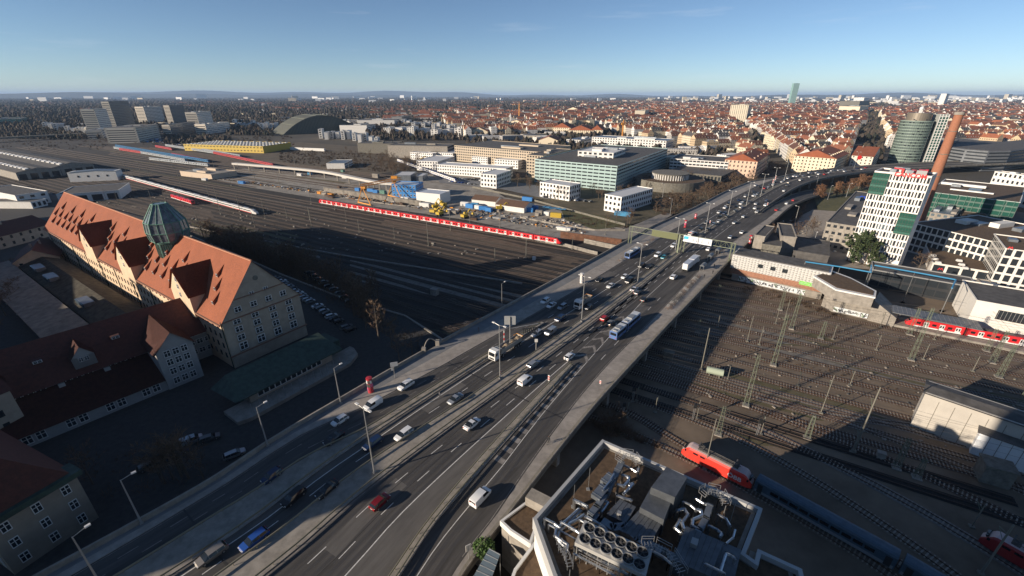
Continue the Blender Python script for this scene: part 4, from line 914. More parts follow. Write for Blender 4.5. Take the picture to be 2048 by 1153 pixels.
def gable(name, label, cat, L, N, Rr, h, rise, wall, roofm, z0=0, group=None, hip=0.0, along='x', dorm=0, winkind='plain', floors=None, pitch=3.4, over=.5, chim=2, wn=True, cap=100, kids_=True):
    f = Fr(L, N, Rr, z0); s = f.sgn; t = T(name, label, cat, group, f.O, f.ang)
    W_, D_ = f.w, f.d
    b = MB(); b.prism([(0,0),(W_,0),(W_,D_*s),(0,D_*s)], -1, h)
    if along == 'x' and not hip:
        for x in (0, W_): q = [(x,0,h),(x,D_*s,h),(x,D_/2*s,h+rise)]; b.face(q if (x > 0) == (s > 0) else q[::-1])
    if along == 'y' and not hip:
        for y in (0, D_*s): q = [(0,y,h),(W_,y,h),(W_/2,y,h+rise)]; b.face(q if abs(y) < .01 else q[::-1])
    b.build('wall', wall, t)
    b = MB(); o = over; z = h-.15
    if along == 'x': A = [(-o,-o*s,z),(W_+o,-o*s,z),(W_+o,(D_+o)*s,z),(-o,(D_+o)*s,z)]; r0, r1 = (-o+hip,D_/2*s,h+rise), (W_+o-hip,D_/2*s,h+rise); F = [(A[0],A[1],r1,r0),(A[2],A[3],r0,r1)]; G = [(A[1],A[2],r1),(A[3],A[0],r0)]
    else: A = [(-o,-o*s,z),(W_+o,-o*s,z),(W_+o,(D_+o)*s,z),(-o,(D_+o)*s,z)]; r0, r1 = (W_/2,(-o+hip)*s,h+rise), (W_/2,(D_+o-hip)*s,h+rise); F = [(A[3],A[0],r0,r1),(A[1],A[2],r1,r0)]; G = [(A[0],A[1],r0),(A[2],A[3],r1)]
    for q in F: b.face(q if s > 0 else q[::-1])
    if hip:
        for q in G: b.face(q if s > 0 else q[::-1])
    ro = b.build('roof', roofm, t)
    if kids_:
        rnd = random.Random(int(N[0]*7+N[1]))
        for k in range(chim):
            q = MB(); x = rnd.uniform(.15,.85)*(W_ if along == 'x' else D_); y = rnd.choice((.42,.58))
            c = (x, D_*y*s) if along == 'x' else (W_*y, x*s); q.box((c[0],c[1],h+rise+.1),(.9,.7,2.2)); q.build('chimney', C['conc'], ro)
        for k in range(dorm):
            x = (k+.5)/dorm
            q = MB(); c = (W_*x, D_*.16*s, h+rise*.33) if along == 'x' else (W_*.14, D_*x*s, h+rise*.33)
            q.box(c, (1.5,1.6,1.5)); q.build('dormer', wall, ro)
    if wn:
        fl = floors or max(1, int(h/3.3)); fh = h/fl; cnt = [0]
        n = max(1, int(W_/pitch)); wins(t, (W_/n/2, -.03*s, fh*.58), ((W_/n, 0), fh), -math.pi/2*s, n, fl, 1.2, fh*.5, winkind, cap, cnt=cnt)
        n = max(1, int(D_/pitch)); wins(t, (-.03, D_/n/2*s, fh*.58), ((0, D_/n*s), fh), math.pi, n, fl, 1.2, fh*.5, winkind, cap, cnt=cnt)
    return t, f

# ---------- the custom house ----------
# local frame: x along the ridge away from the camera (146 deg), y to the left (towards the sunny courtyard side is +y)
A0 = P(472,738,1.2); A1 = P(614,669,1.2); ax = R(146.3)
CH = T('custom_house', 'huge custom house with a steep orange tiled roof and three cross gables', 'building', None, ((A0.x+A1.x)/2, (A0.y+A1.y)/2, 1.2), ax)
HW_, LEN, EV, RG = 12.6, 186.0, 16.3, 32.3     # half width, length, eave and ridge height above the yard
b = MB(); b.prism([(0,-HW_),(LEN,-HW_),(LEN,HW_),(0,HW_)], -1, EV)
b.face([(0,HW_,EV),(0,-HW_,EV),(0,0,RG-.1)]); b.face([(LEN,-HW_,EV),(LEN,HW_,EV),(LEN,0,RG-.1)]); wl = b.build('wall', C['cream'], CH)
gw = MB(); gw.box((-.06,0,EV/2),(.1,2*HW_-.1,EV)); gw.face([(-.11,HW_-.05,EV),(-.11,-HW_+.05,EV),(-.11,0,RG-.25)]); gw.build('gable_wall', C['cream2'], CH)
o = .9; sl = (RG-EV)/HW_
def roofsec(b, x0, x1, zoff=0):
    for sg in (1, -1):
        q = [(x0,sg*(HW_+o),EV-o*sl+zoff),(x1,sg*(HW_+o),EV-o*sl+zoff),(x1,0,RG+zoff),(x0,0,RG+zoff)]
        b.face(q[::-1] if sg > 0 else q)
b = MB(); roofsec(b, -.5, LEN+.4); rf = b.build('roof', C['tile'], CH)
b = MB(); b.box((LEN/2,0,RG+.08),(LEN+.8,.5,.25)); b.build('ridge', mat('ridge_tiles', (0.5,0.24,0.14), .8), rf)
b = MB()
for sg in (1,-1): b.box((LEN/2, sg*(HW_+.5), EV-.75),(LEN+.6,.9,.35))
b.box((-.28,0,EV-.3),(.5,2*HW_+1.2,.3)); b.box((-.24,0,EV+5.6),(.35,2*HW_*.62,.25)); b.box((-.24,0,4.2),(.4,2*HW_+.6,.4)); b.build('cornice', mat('rust_cornice', (0.24,0.13,0.085), .8), CH)
b = MB()
for x in (18,36,54,72,90,108,126,144,162,180): b.tube((x,HW_+.2,0),(x,HW_+.2,EV-1),.14,5)
b.tube((.3,HW_+.15,0),(.3,HW_+.15,EV),.16,5); b.build('downpipe', C['coppd'], CH)
# cross gables on the sunny side and the far side
for x, wd in ((22,13),(70,13),(112,13)):
    zt = RG-3.2; hw = wd/2; ys = HW_+1.0
    for sg in (1,):
        b = MB(); za = zt-hw*1.15
        b.prism([(x-hw,2),(x+hw,2),(x+hw,ys),(x-hw,ys)], EV-2.5, za, cap=False)
        b.face([(x+hw,ys,za),(x-hw,ys,za),(x,ys,zt)])
        g = b.build('cross_gable', C['cream2'] if False else C['cream'], CH)
        b = MB(); yb = 1.2
        for s2 in (-1, 1):
            q = [(x+s2*(hw+.6),ys+.5,za-.7),(x+s2*(hw+.6),yb,za-.7),(x,yb,zt+.1),(x,ys+.5,zt+.1)]; b.face(q if s2 > 0 else q[::-1])
            b.face(q[::-1] if s2 > 0 else q)
        b.build('roof', C['tile'], g)
        for zz in (za-1.2, za+1.6, zt-3.4): inst('window', WN['cross'], g, (x, ys+.03, zz), math.pi, (1.1,1,1.5))
b = MB()
for k, x in enumerate([8,14,32,39,46,53,60,80,87,94,101,120,127,134,141,148,155,162,170,178]):
    for r, f in enumerate((.22,.42,.62)):
        if (x < 32 and abs(x-22) < 9) or abs(x-70) < 9 or abs(x-112) < 9: continue
        xx = x+r*2.4; y = HW_*(1-f); z = EV+(RG-EV)*f
        if r == 2 and k % 2: continue
        q = MB(); q.face([(xx-.55,y+.6,z-.7),(xx-.55,y+.6,z+.75),(xx+.55,y+.6,z+.75),(xx+.55,y+.6,z-.7)]); q.face([(xx-.55,y+.6,z+.75),(xx,y-2.6,z+3.25),(xx+.55,y+.6,z+.75)]); q.face([(xx-.55,y+.6,z-.7),(xx,y-2.6,z+3.25),(xx-.55,y+.6,z+.75)]); q.face([(xx+.55,y+.6,z+.75),(xx,y-2.6,z+3.25),(xx+.55,y+.6,z-.7)])
        d_ = q.build('dormer', C['tile'], rf); inst('window', WN['thin'], d_, (xx, y+.66, z+.15), math.pi, (.8,1,.9))
# windows: gable end and the long sunny facade
for r, (z, n, w, h) in enumerate([(6.3,4,2.3,2.4),(9.4,4,2.1,1.9),(12.3,4,2.1,1.8),(14.9,4,2.1,1.5),(18.6,4,1.9,1.7),(22.2,2,1.4,1.0)]):
    for k in range(n):
        y = (k-(n-1)/2)*(5.6 if n == 4 else 5.2)*(1 if r < 4 else .86)
        wv = inst('window', WN['cross'], CH, (-.13, y, z), math.pi*1.5, (w,1,h)); q = inst('window_sill', mm('window_sill', (1,.2,.12), C['concd']), wv, (0,-.08,-.6), 0, (1.15,1,1))
b = MB(); b.tube((-.1,0,26.6),(-.25,0,26.6),.8,12); b.build('gable_clock', C['concd'], CH)
cnt = [0]; wins(CH, (3.2,HW_+.03,EV-1.9), ((3.25,0),-3.55), math.pi/2, 56, 4, 1.05, 1.8, 'plain', 80, cnt=cnt)
# glass lantern tower with copper ribs
xt = 66.5-18+12; LT = T('tmp', 'x', 'x'); bpy.data.objects.remove(LT)
ct = (54.0, 1.6)
b = MB(); b.prism([(ct[0]+5.0*math.cos(k*math.pi/4+.39), ct[1]+5.0*math.sin(k*math.pi/4+.39)) for k in range(8)], 16, 30.4); tw = b.build('tower_drum', C['coppr'], CH)
b = MB()
for k in range(8):
    for j in range(-2,3):
        a = k*math.pi/4; r_ = 5.0*math.cos(.39)+.06; b.box((ct[0]+r_*math.cos(a)-j*.75*math.sin(a), ct[1]+r_*math.sin(a)+j*.7*math.cos(a), 26.4),(.2,.25,6.4), a)
b.build('louvre', C['coppd'], tw)
prof = [(5.8,30.4),(6.4,33.6),(6.1,37.2),(2.2,43.4)]
gl = mat('lantern_glass', (0.13,0.15,0.16), .18, 0, .8, .4); b = MB(); b.lathe((ct[0],ct[1],0), [(0,30.4)]+prof+[(0,43.5)], 8, 0, .39); dm = b.build('glass_dome', gl, tw)
b = MB()
for k in range(8):
    a = .39+k*math.pi/4; pts = [(ct[0]+(r_+.08)*math.cos(a), ct[1]+(r_+.08)*math.sin(a), z) for r_, z in prof]; b.path(pts, .24, 4)
    a2_ = a+math.pi/4
    for r_, z in prof: b.tube((ct[0]+(r_+.05)*math.cos(a), ct[1]+(r_+.05)*math.sin(a), z),(ct[0]+(r_+.05)*math.cos(a2_), ct[1]+(r_+.05)*math.sin(a2_), z),.18,4)
    am = a+math.pi/8; pts = [(ct[0]+(r_*.93+.05)*math.cos(am), ct[1]+(r_*.93+.05)*math.sin(am), z) for r_, z in prof]; b.path(pts, .11, 4)
b.build('dome_rib', C['coppr'], dm)
# low rear annex with a small gable at the far end, and the front canopy building
q, f = gable('annex_house', 'small brown roofed annex at the far end of the custom house', 'building', (76,492),(130,540),(140,512), 7, 5, C['cream'], C['tiled'], 1.2, pitch=4)
# platform canopies in the courtyard
def shed(name, label, L, N, Rr, h, rise, wall, roofm, z0=0, **k): return gable(name, label, 'shed', L, N, Rr, h, rise, wall, roofm, z0, **k)
b = MB(); th = T('platform_hall', 'long low loading hall roof with glazed strips beside the sunny custom house wall', 'shed', None, CH.location, ax)
b.prism([(30,HW_+3),(168,HW_+3),(168,HW_+17),(30,HW_+17)], -.5, 5.2); b.build('hall_wall', C['concd'], th)
b = MB(); q = [(29,HW_+2.5,5.3),(169,HW_+2.5,5.3),(169,HW_+9,8.2),(29,HW_+9,8.2)]; b.face(q[::-1] if False else q[::-1]); b.face(q); q = [(29,HW_+9,8.2),(169,HW_+9,8.2),(169,HW_+17.5,5.2),(29,HW_+17.5,5.2)]; b.face(q); b.face(q[::-1]); ro = b.build('hall_roof', mat('hall_roof_felt', (0.15,0.135,0.105), .9, 0, .5, .35), th)
for x in (33,76,120,140):
    b = MB(); b.box((x+4,HW_+13.5,7.3),(9,3.2,1.6)); g = b.build('roof_light', C['zinc'], ro)
    b = MB()
    for k in range(6): b.box((x+.4+k*1.45,HW_+15.3,7.3),(1.1,.5,1.5))
    b.build('roof_light_pane', C['glassl'] if x > 50 else C['white'], g)
b = MB(); q = [(25,HW_+18.5,6.6),(172,HW_+18.5,6.6),(172,HW_+30,5.4),(25,HW_+30,5.4)]; b.face(q); b.face([(p[0],p[1],p[2]-.3) for p in q][::-1]); b.box((98,HW_+30,5.2),(147,.2,.5)); th2 = T('platform_canopy', 'wide flat loading canopy between the hall roof and the parked cars', 'canopy', None, CH.location, ax); b.build('canopy_roof', mat('canopy_felt', (0.19,0.165,0.13), .9, 0, .4, .3), th2)
b = MB()
for x in range(28, 172, 8): b.tube((x,HW_+28,-.2),(x,HW_+28,5.3),.18,5)
b.build('canopy_post', C['concd'], th2)
# the long wing in front (ridge 0,701 -> 376,592)
w0, w1 = P(0,701,20), P(382,590,20); wa = math.atan2(w1.y-w0.y, w1.x-w0.x)
CW = T('office_wing', 'long dark tiled wing in shade with white gabled dormers, joining the custom house', 'building', None, (w1.x,w1.y,1.2), wa+math.pi)
WL_ = 120.0   # local x runs away from the custom house (to the left in view), +y towards the camera side? checked below
b = MB(); b.prism([(0,-9),(WL_,-9),(WL_,9),(0,9)], -1, 10.3); b.prism([(10,9),(96,9),(96,19.5),(10,19.5)], -1, 3.6); b.prism([(8,8.9),(17,8.9),(17,20),(8,20)], -1, 12.5, cap=False)
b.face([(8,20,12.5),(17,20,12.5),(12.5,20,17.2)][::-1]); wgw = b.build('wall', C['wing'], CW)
b = MB()
for sg in (1,-1):
    q = [(-1,sg*10.2,9.2),(WL_,sg*10.2,9.2),(WL_,sg*5.2,14.6),(-1,sg*5.2,14.6)]; b.face(q[::-1] if sg > 0 else q)
    q = [(-1,sg*5.2,14.6),(WL_,sg*5.2,14.6),(WL_,0,18.9),(-1,0,18.9)]; b.face(q[::-1] if sg > 0 else q)
q = [(17,20.2,3.4),(96,20.2,3.4),(96,9,8.6),(17,9,8.6)]; b.face(q[::-1]); b.face(q)
for s2 in (-1,1):
    q = [(12.5+s2*5.2,20.6,11.7),(12.5+s2*5.2,2,11.7),(12.5,2,17.4),(12.5,20.6,17.4)]; b.face(q); b.face(q[::-1])
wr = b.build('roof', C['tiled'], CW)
for x in (30,47,64,84):
    g = MB(); g.prism([(x-2.3,3),(x+2.3,3),(x+2.3,9.6),(x-2.3,9.6)], 11, 14.2, cap=False); g.face([(x-2.3,9.6,14.2),(x+2.3,9.6,14.2),(x,9.6,17.0)][::-1]); g.face([(x-2.3,9.6,11),(x+2.3,9.6,11),(x+2.3,9.6,14.2),(x-2.3,9.6,14.2)][::-1]); g_ = g.build('dormer', C['wing'], wr)
    r_ = MB()
    for s2 in (-1,1): q = [(x+s2*2.7,9.9,13.8),(x+s2*2.7,2.4,13.8),(x,2.4,17.1),(x,9.9,17.1)]; r_.face(q); r_.face(q[::-1])
    r_.build('dormer_roof', C['tiled'], g_)
    for dx in (-.6,.6): inst('window', WN['cross'], g_, (x+dx, 9.65, 13.4), math.pi, (.9,1,1.2))
for x in (22,38,55,74): g = MB(); g.box((x,5.6,15.2),(2.0,1.4,1.0)); g_ = g.build('roof_light', C['tiled'], wr); inst('window', WN['cross'], g_, (x,6.33,15.2), math.pi, (1.6,1,.7))
for k in range(8):
    for j in range(3): inst('window', WN['cross'], CW, (21+k*9.4+j*2.3, 9.05, 9.2), math.pi, (1.9,1,1.9))
    g = MB(); g.box((26.6+k*9.4,9.6,7.2),(1.3,1.6,3.6)); g.build('pilaster', C['wing'], CW)
for k in range(10):
    for j in range(2): inst('window', WN['cross'], CW, (19.5+k*7.9+j*2.4, 19.55, 2.0), math.pi, (1.7,1,2.2))
for r, z in enumerate((2.2,5.4,8.4,11.2)):
    for j in range(3): inst('window', WN['cross'], CW, (10.4+j*2.1, 20.05, z), math.pi, (1.5,1,2.0))
    if r < 3:
        for j in range(3): inst('window', WN['cross'], CW, (1.5+j*2.3, 9.05, z+1.0), math.pi, (1.7,1,1.6))
# front loading building with copper roof, curved platform edge
LB0, LB1, LB2 = P(430,770,6), P(478,800,6), P(694,690,6); la = math.atan2(LB2.y-LB1.y, LB2.x-LB1.x); ll = (LB2-LB1).length
LB = T('loading_building', 'low loading building with a dark green copper roof in front of the gable end', 'building', None, (LB1.x, LB1.y, 1.2), la)
b = MB(); b.prism([(3,1.5),(ll-5,1.5),(ll-5,8),(3,8)], -1, 4.2); b.build('wall', C['cream2'], LB)
b = MB(); b.face([(-1,0,4.4),(ll-2,0,4.4),(ll-3,8,6.8),(2,8,6.8)]); b.face([(2,8,6.8),(ll-3,8,6.8),(ll-3,10.5,7.4),(2,10.5,7.4)]); b.face([(-1,0,4.4),(2,8,6.8),(2,10.5,7.4),(-2,12,4.4)]); b.box((ll/2-1,0,4.3),(ll-2,.3,.35)); b.prism([(ll-10,4),(ll,4),(ll,12),(ll-10,12)], 0, 5.4); lr = b.build('roof', C['coppd'], LB)
b = MB(); b.prism([(-3,-3.5),(0,-4.6),(ll-3,-4.6),(ll+2,-2),(ll+3.5,2),(ll+3.5,4),(-3,4)], -1, 1.1); b.build('loading_platform', C['conc'], LB)
for k in range(12): inst('window', WN['thin'], LB, (6+k*(ll-14)/12, 1.45, 2.7), 0, (1.5,1,1.6))
b = MB()
for k in range(14): b.tube((1+k*(ll-2)/14,-3.6,1),(1+k*(ll-2)/14,-3.6,4.4),.09,4)
b.build('platform_post', C['galv'], LB)
# corner building at the lower left
q, f = gable('corner_house', 'cream corner building in shade with green copper eaves and tall windows', 'building', (-260,1000),(30,1150),(198,1035), 11.5, 9, mat('corner_shaded_cream', (0.27,0.225,0.175), .85, 0, .4, .12), C['tiled'], 1.2, along='y', winkind='cross', pitch=4.2, floors=3, hip=4)  # cream wall colour darkened to carry the corner's shade
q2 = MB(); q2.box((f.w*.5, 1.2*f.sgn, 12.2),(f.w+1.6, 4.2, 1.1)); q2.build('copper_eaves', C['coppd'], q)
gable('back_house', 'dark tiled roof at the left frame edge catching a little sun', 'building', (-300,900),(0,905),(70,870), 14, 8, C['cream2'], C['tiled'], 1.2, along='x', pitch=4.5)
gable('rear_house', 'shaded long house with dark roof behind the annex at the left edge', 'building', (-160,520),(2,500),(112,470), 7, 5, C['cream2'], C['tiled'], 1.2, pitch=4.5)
# unseen blocks added outside the frame, sized to shade the yards and slip road
def offf(u0, u1, v0, v1, h, label):
    c = lambda u, v: (u*math.cos(SUN_AZ)-v*math.sin(SUN_AZ), u*math.sin(SUN_AZ)+v*math.cos(SUN_AZ))
    b = MB(); b.prism([c(u0,v0), c(u1,v0), c(u1,v1), c(u0,v1)], 0, h); t = T('office_block', label, 'building', 'office blocks outside the left edge of the photo'); b.build('wall', OFFM, t)
    b = MB(); b.prism([c(u0+3,v0+3), c(u1-3,v0+3), c(u1-3,v1-3), c(u0+3,v1-3)], h-.5, h+.4); b.build('roof', C['roofg'], t)
OFFM = facade('office_facade', (0.45,0.43,0.40), (0.03,0.035,0.04), 3, 3.4, .6, .55)
TE = math.tan(SUN_EL)
def S2h(S, u): return S-u*TE
offf(-165,-125, 66.5, 95, S2h(8.9,-125), 'unseen block added left of the view to shade the slip road')
offf(-168,-128, 95, 117.5, S2h(5.2,-128), 'lower unseen block added left of the view to shade the parapet')
offf(-175,-145, 117.5, 136.5, S2h(35,-145), 'slim unseen tower added left of the view to shade the left footway')
offf(-225,-195, 138, 200, S2h(-3,-195), 'long unseen block added left of the view to shade the courtyard')
offf(-225,-195, 200, 300, S2h(-18,-195), 'lower long unseen block added left of the view for courtyard shade')
offf(-280,-240, 300, 410, S2h(-36,-240), 'unseen block added left of the view to shade the far left ground')
offf(-70,-30, -70, 26, 77, 'high rise office tower carrying the viewpoint')
# ================= OFFICE ROOF IN THE FOREGROUND =================
ZR = 26.0
def RP(x, y, z=ZR): return P(x, y, z)
RB = T('plant_roof_building', 'office building with white parapets and a planted roof full of silver plant', 'building', None, (18, 45, 0))
def loc2(v): return (v.x-18, v.y-45)
oc = [(1206,882),(1521,1018),(1486,1108),(1513,1127),(1519,1103),(1600,1140),(1640,1300),(1111,1300),(1111,1153),(1070,1038)]
poly = [loc2(RP(*p)) for p in oc]
b = MB(); b.prism(poly, 0, ZR-.9, 0); b.build('wall', C['white'], RB)
b = MB(); b.prism([((p[0])*.985, (p[1])*.985) for p in poly], ZR-1.2, ZR-.85); rr = b.build('planted_roof', C['roofb'], RB)
def curb(pts, w, z0, z1, m, parent, name='parapet', closed=False):
    b = MB(); n = len(pts)
    for i in range(n if closed else n-1):
        a, c = Vector((*pts[i], 0)), Vector((*pts[(i+1) % n], 0)); d = (c-a).normalized(); nn = Vector((-d.y, d.x, 0))*w/2; e = d*w/2*.98
        b.prism([(a-nn-e*(.2))[:2], (c-nn+e)[:2], (c+nn+e)[:2], (a+nn-e*.2)[:2]], z0, z1+.003*i)
    return b.build(name, m, parent)
curb(poly, .5, ZR-2.2, ZR, mat('white_coping', (0.40,0.40,0.39), .6), RB, closed=True)
curb([(p[0]*.955+.0, p[1]*.955) for p in poly], .5, ZR-.9, ZR-.78, C['gravel'], rr, 'gravel_strip', True)
def rl(x, y, z=ZR): v = RP(x, y, z); return (v.x-18, v.y-45, z)
def rpoly(pp, z): return [rl(x, y, z)[:2] for x, y in pp]
def blk(name, pp, z0, z1, m, parent=RB, seams=0):
    b = MB(); q = rpoly(pp, z1); b.prism(q, z0, z1)
    o = b.build(name, m, parent)
    if seams:
        b = MB(); q0, q1, q2, q3 = [Vector((*k, z1)) for k in q]
        for k in range(1, seams): f = k/seams; b.tube(q0.lerp(q1, f), q3.lerp(q2, f), .04, 3)
        b.build('sheet_seam', C['roofg'], o)
    return o
zd = mat('dark_zinc', (0.13,0.14,0.15), .45, .5, .8, .2)
blk('plant_room', [(1333,934),(1375,955),(1350,995),(1302,975)], ZR-1, 29.5, zd, seams=0)
blk('plant_room', [(1302,975),(1345,997),(1328,1040),(1280,1015)], ZR-1, 28.2, zd, seams=0)
blk('plant_room', [(1280,1018),(1326,1042),(1300,1088),(1240,1062)], ZR-1, 27.2, zd, seams=6)
blk('skylight_block', [(1240,998),(1272,1014),(1252,1047),(1213,1028)], ZR-1, 26.9, zd, seams=4)
blk('skylight_dome', [(1236,1020),(1244,1024),(1242,1030),(1234,1026)], 26.9, 27.4, C['galv'])
blk('plant_room', [(1372,1052),(1448,1085),(1420,1153),(1345,1120)], ZR-1, 27.6, zd, seams=7)
blk('skylight_dome', [(1385,1074),(1398,1079),(1394,1092),(1381,1086)], 27.6, 28.3, C['galv'])
blk('plant_room', [(1448,1085),(1483,1100),(1470,1153),(1420,1153)], ZR-1, 26.8, zd)
# air ducts and insulated pipes
def duct(pp, z, w, h, name='air_duct', m='zinc'):
    b = MB(); pts = [Vector(rl(x, y, z)) for x, y in pp]
    for a, c in zip(pts[:-1], pts[1:]):
        d = (c-a); l = d.length; an = math.atan2(d.y, d.x); b.box(((a.x+c.x)/2,(a.y+c.y)/2,z-h/2),(l+w*.6,w,h), an)
        n = max(1, int(l/1.5))
        for k in range(n+1): q = a.lerp(c, k/n); b.box((q.x,q.y,z-h/2),(.08,w+.12,h+.1), an)
    return b.build(name, C[m], RB)
duct([(1243,924),(1228,955),(1212,985),(1194,1012),(1182,1026)], 27.6, .9, .8)
duct([(1182,1026),(1200,1038),(1226,1054),(1250,1052),(1275,1075),(1300,1092)], 27.2, 1.1, .8)
duct([(1222,952),(1212,962)], 27.9, 1.4, .7); duct([(1207,975),(1194,990)], 27.9, 1.4, .7)
duct([(1420,1010),(1412,1035),(1400,1058),(1390,1070)], 27.4, .8, .8)
duct([(1300,1090),(1330,1105),(1352,1118)], 27.3, 1.2, .7)
def pipe(pp, z, r=.2):
    b = MB(); pts = [Vector(rl(x, y, z)) for x, y in pp]; b.path(pts, r, 8)
    for p in pts: b.lathe(p, [(r*1.15,-r*.8),(r*1.35,0),(r*1.15,r*.8)], 8)
    for a, c in zip(pts[:-1], pts[1:]):
        n = int((c-a).length/1.2); d = (c-a).normalized()
        for k in range(1, n): q = a.lerp(c, k/n); b.tube(q-d*.05, q+d*.05, r*1.18, 8)
    b.tube(pts[0], pts[0]-Vector((0,0,z-ZR+.8)), r, 6); b.tube(pts[-1], pts[-1]-Vector((0,0,z-ZR+.8)), r, 6)
    return b.build('insulated_pipe', C['pipe'], RB)
for pp, z, r_ in [([(1245,930),(1262,938),(1274,945),(1277,938)],27.0,.2),([(1245,951),(1258,955),(1256,963),(1247,973),(1236,970)],27.3,.22),([(1258,970),(1266,968),(1256,980),(1248,988)],27.2,.22),([(1235,992),(1248,997),(1262,1001)],27.0,.22),
    ([(1148,1000),(1162,1006),(1175,1013)],26.9,.17),([(1150,1004),(1164,1010),(1175,1016)],26.7,.17),([(1206,1002),(1216,1005),(1210,1015),(1203,1024)],26.9,.2),
    ([(1090,1038),(1108,1047),(1120,1056)],27.0,.18),([(1158,1018),(1145,1030),(1112,1060),(1110,1072),(1136,1090),(1133,1104)],26.9,.19),([(1162,1022),(1150,1034),(1118,1064),(1114,1078),(1130,1094)],26.6,.19),
    ([(1168,1030),(1154,1040),(1136,1050),(1140,1056),(1160,1067)],27.0,.2),([(1172,1034),(1196,1047),(1212,1058)],27.4,.2),([(1160,1040),(1186,1056),(1206,1068)],27.2,.16),([(1182,1026),(1200,1034),(1214,1042),(1212,1052)],26.9,.2),
    ([(1355,1022),(1368,1018),(1376,1030),(1364,1046),(1368,1060),(1384,1064)],27.0,.24),([(1392,1020),(1402,1022),(1404,1032),(1386,1040),(1384,1052),(1398,1060)],27.2,.22),([(1392,998),(1408,1008),(1424,1014)],27.0,.2),([(1418,1052),(1434,1060),(1444,1068),(1440,1074)],26.9,.2),
    ([(1452,1108),(1446,1126),(1440,1145)],27.6,.2),([(1452,1108),(1462,1112),(1470,1118)],27.6,.2),([(1150,1092),(1200,1120),(1250,1145)],26.7,.16),([(1156,1098),(1206,1126),(1256,1150)],26.9,.16),([(1410,1128),(1450,1148)],27.9,.15),([(1098,1050),(1128,1066),(1150,1078)],26.6,.14),([(1122,1044),(1150,1060),(1166,1072)],27.2,.15),([(1196,1016),(1186,1030),(1172,1052)],27.0,.15),([(1228,948),(1220,962),(1206,980)],28.0,.13),([(1366,1004),(1380,1010),(1392,1020)],27.3,.16),([(1360,1040),(1350,1056),(1362,1066)],27.0,.2),([(1436,1030),(1452,1038),(1460,1052)],26.8,.17),([(1300,1100),(1326,1114),(1344,1130)],28.0,.16),([(1148,1108),(1190,1130),(1230,1152)],27.0,.14),([(1470,1060),(1466,1076),(1452,1088)],26.8,.15)]: pipe(pp, z, r_)
# fan bank: six pairs of fans on a steel frame
fz = 28.3; p00, p01 = Vector(rl(1158,1078,fz)), Vector(rl(1289,1140,fz)); fd = (p01-p00); fl = fd.length; fd.normalize(); fa = math.atan2(fd.y, fd.x); fn_ = Vector((-fd.y, fd.x, 0))
b = MB(); mid = p00+fd*fl/2+fn_*1.1; b.box((mid.x,mid.y,fz-.3),(fl+.6,3.6,.6), fa)
fb = b.build('fan_bank', mat('fan_casing', (0.46,0.45,0.42), .5, .2), RB)
b = MB()
for k in range(7):
    q = p00+fd*(fl*k/6)
    for s_ in (-.55, 2.75): w_ = q+fn_*s_; b.box((w_.x,w_.y,ZR+.5),(.14,.14,3.2), fa)
b.build('fan_frame', C['galv'], fb)
for k in range(6):
    for j in (0,1):
        c = p00+fd*(fl*(k+.5)/6)+fn_*(.25+j*1.7)
        b = MB(); b.lathe((c.x,c.y,fz), [(.76,0),(.76,.3),(.68,.3),(.68,.05)], 18); f_ = b.build('fan_ring', C['galv'], fb)
        b = MB(); b.lathe((c.x,c.y,fz), [(.68,.06),(0,.06)], 16); b.build('fan_shroud', C['black'], f_)
        b = MB()
        for a in range(5): an = a*2*math.pi/5; b.box((c.x+.33*math.cos(an),c.y+.33*math.sin(an),fz+.14),(.5,.14,.02), an+.25)
        b.tube((c.x,c.y,fz+.1),(c.x,c.y,fz+.2),.15,8); b.build('fan_blade', C['roofg'], f_)
# steel gangways with railings
def gang(pp, z, w=1.1, h=1.0):
    b = MB(); pts = [Vector(rl(x, y, z)) for x, y in pp]
    for a, c in zip(pts[:-1], pts[1:]):
        d = (c-a).normalized(); n = Vector((-d.y, d.x, 0))*w/2; l = (c-a).length; k = max(1, int(l/1.1))
        for s_ in (-1,1):
            for hh in (h, h*.55): b.tube(a+n*s_+Vector((0,0,hh)), c+n*s_+Vector((0,0,hh)), .035, 4)
            for i in range(k+1): q = a.lerp(c, i/k)+n*s_; b.tube(q, q+Vector((0,0,h)), .035, 4)
        for i in range(int(l/.35)): q = a.lerp(c, i/int(l/.35)); b.box(tuple(q),(.07,w,.05), math.atan2(d.y,d.x))
        b.tube(a, a-Vector((0,0,z-ZR+.9)), .05, 4); b.tube(c, c-Vector((0,0,z-ZR+.9)), .05, 4)
    return b.build('gangway', C['galv'], RB)
gang([(1236,922),(1247,912),(1266,915),(1278,932)], 28.2); gang([(1404,990),(1416,982),(1440,988),(1452,1012)], 28.2); gang([(1285,1092),(1310,1092),(1340,1108),(1366,1150)], 28.4)
gang([(1118,1088),(1134,1120),(1140,1140)], 27.0, .7); gang([(1160,1112),(1200,1133),(1240,1150)], 26.6, .8)
b = MB()
for (x, y) in ((1176,980),(1458,1052),(1146,1015)): q = Vector(rl(x, y, ZR-.9)); b.tube(q, q+Vector((0,0,4.5)), .03, 4); b.box((q.x,q.y,ZR-.8),(.5,.5,.2))
b.build('lightning_rod', C['galv'], RB)
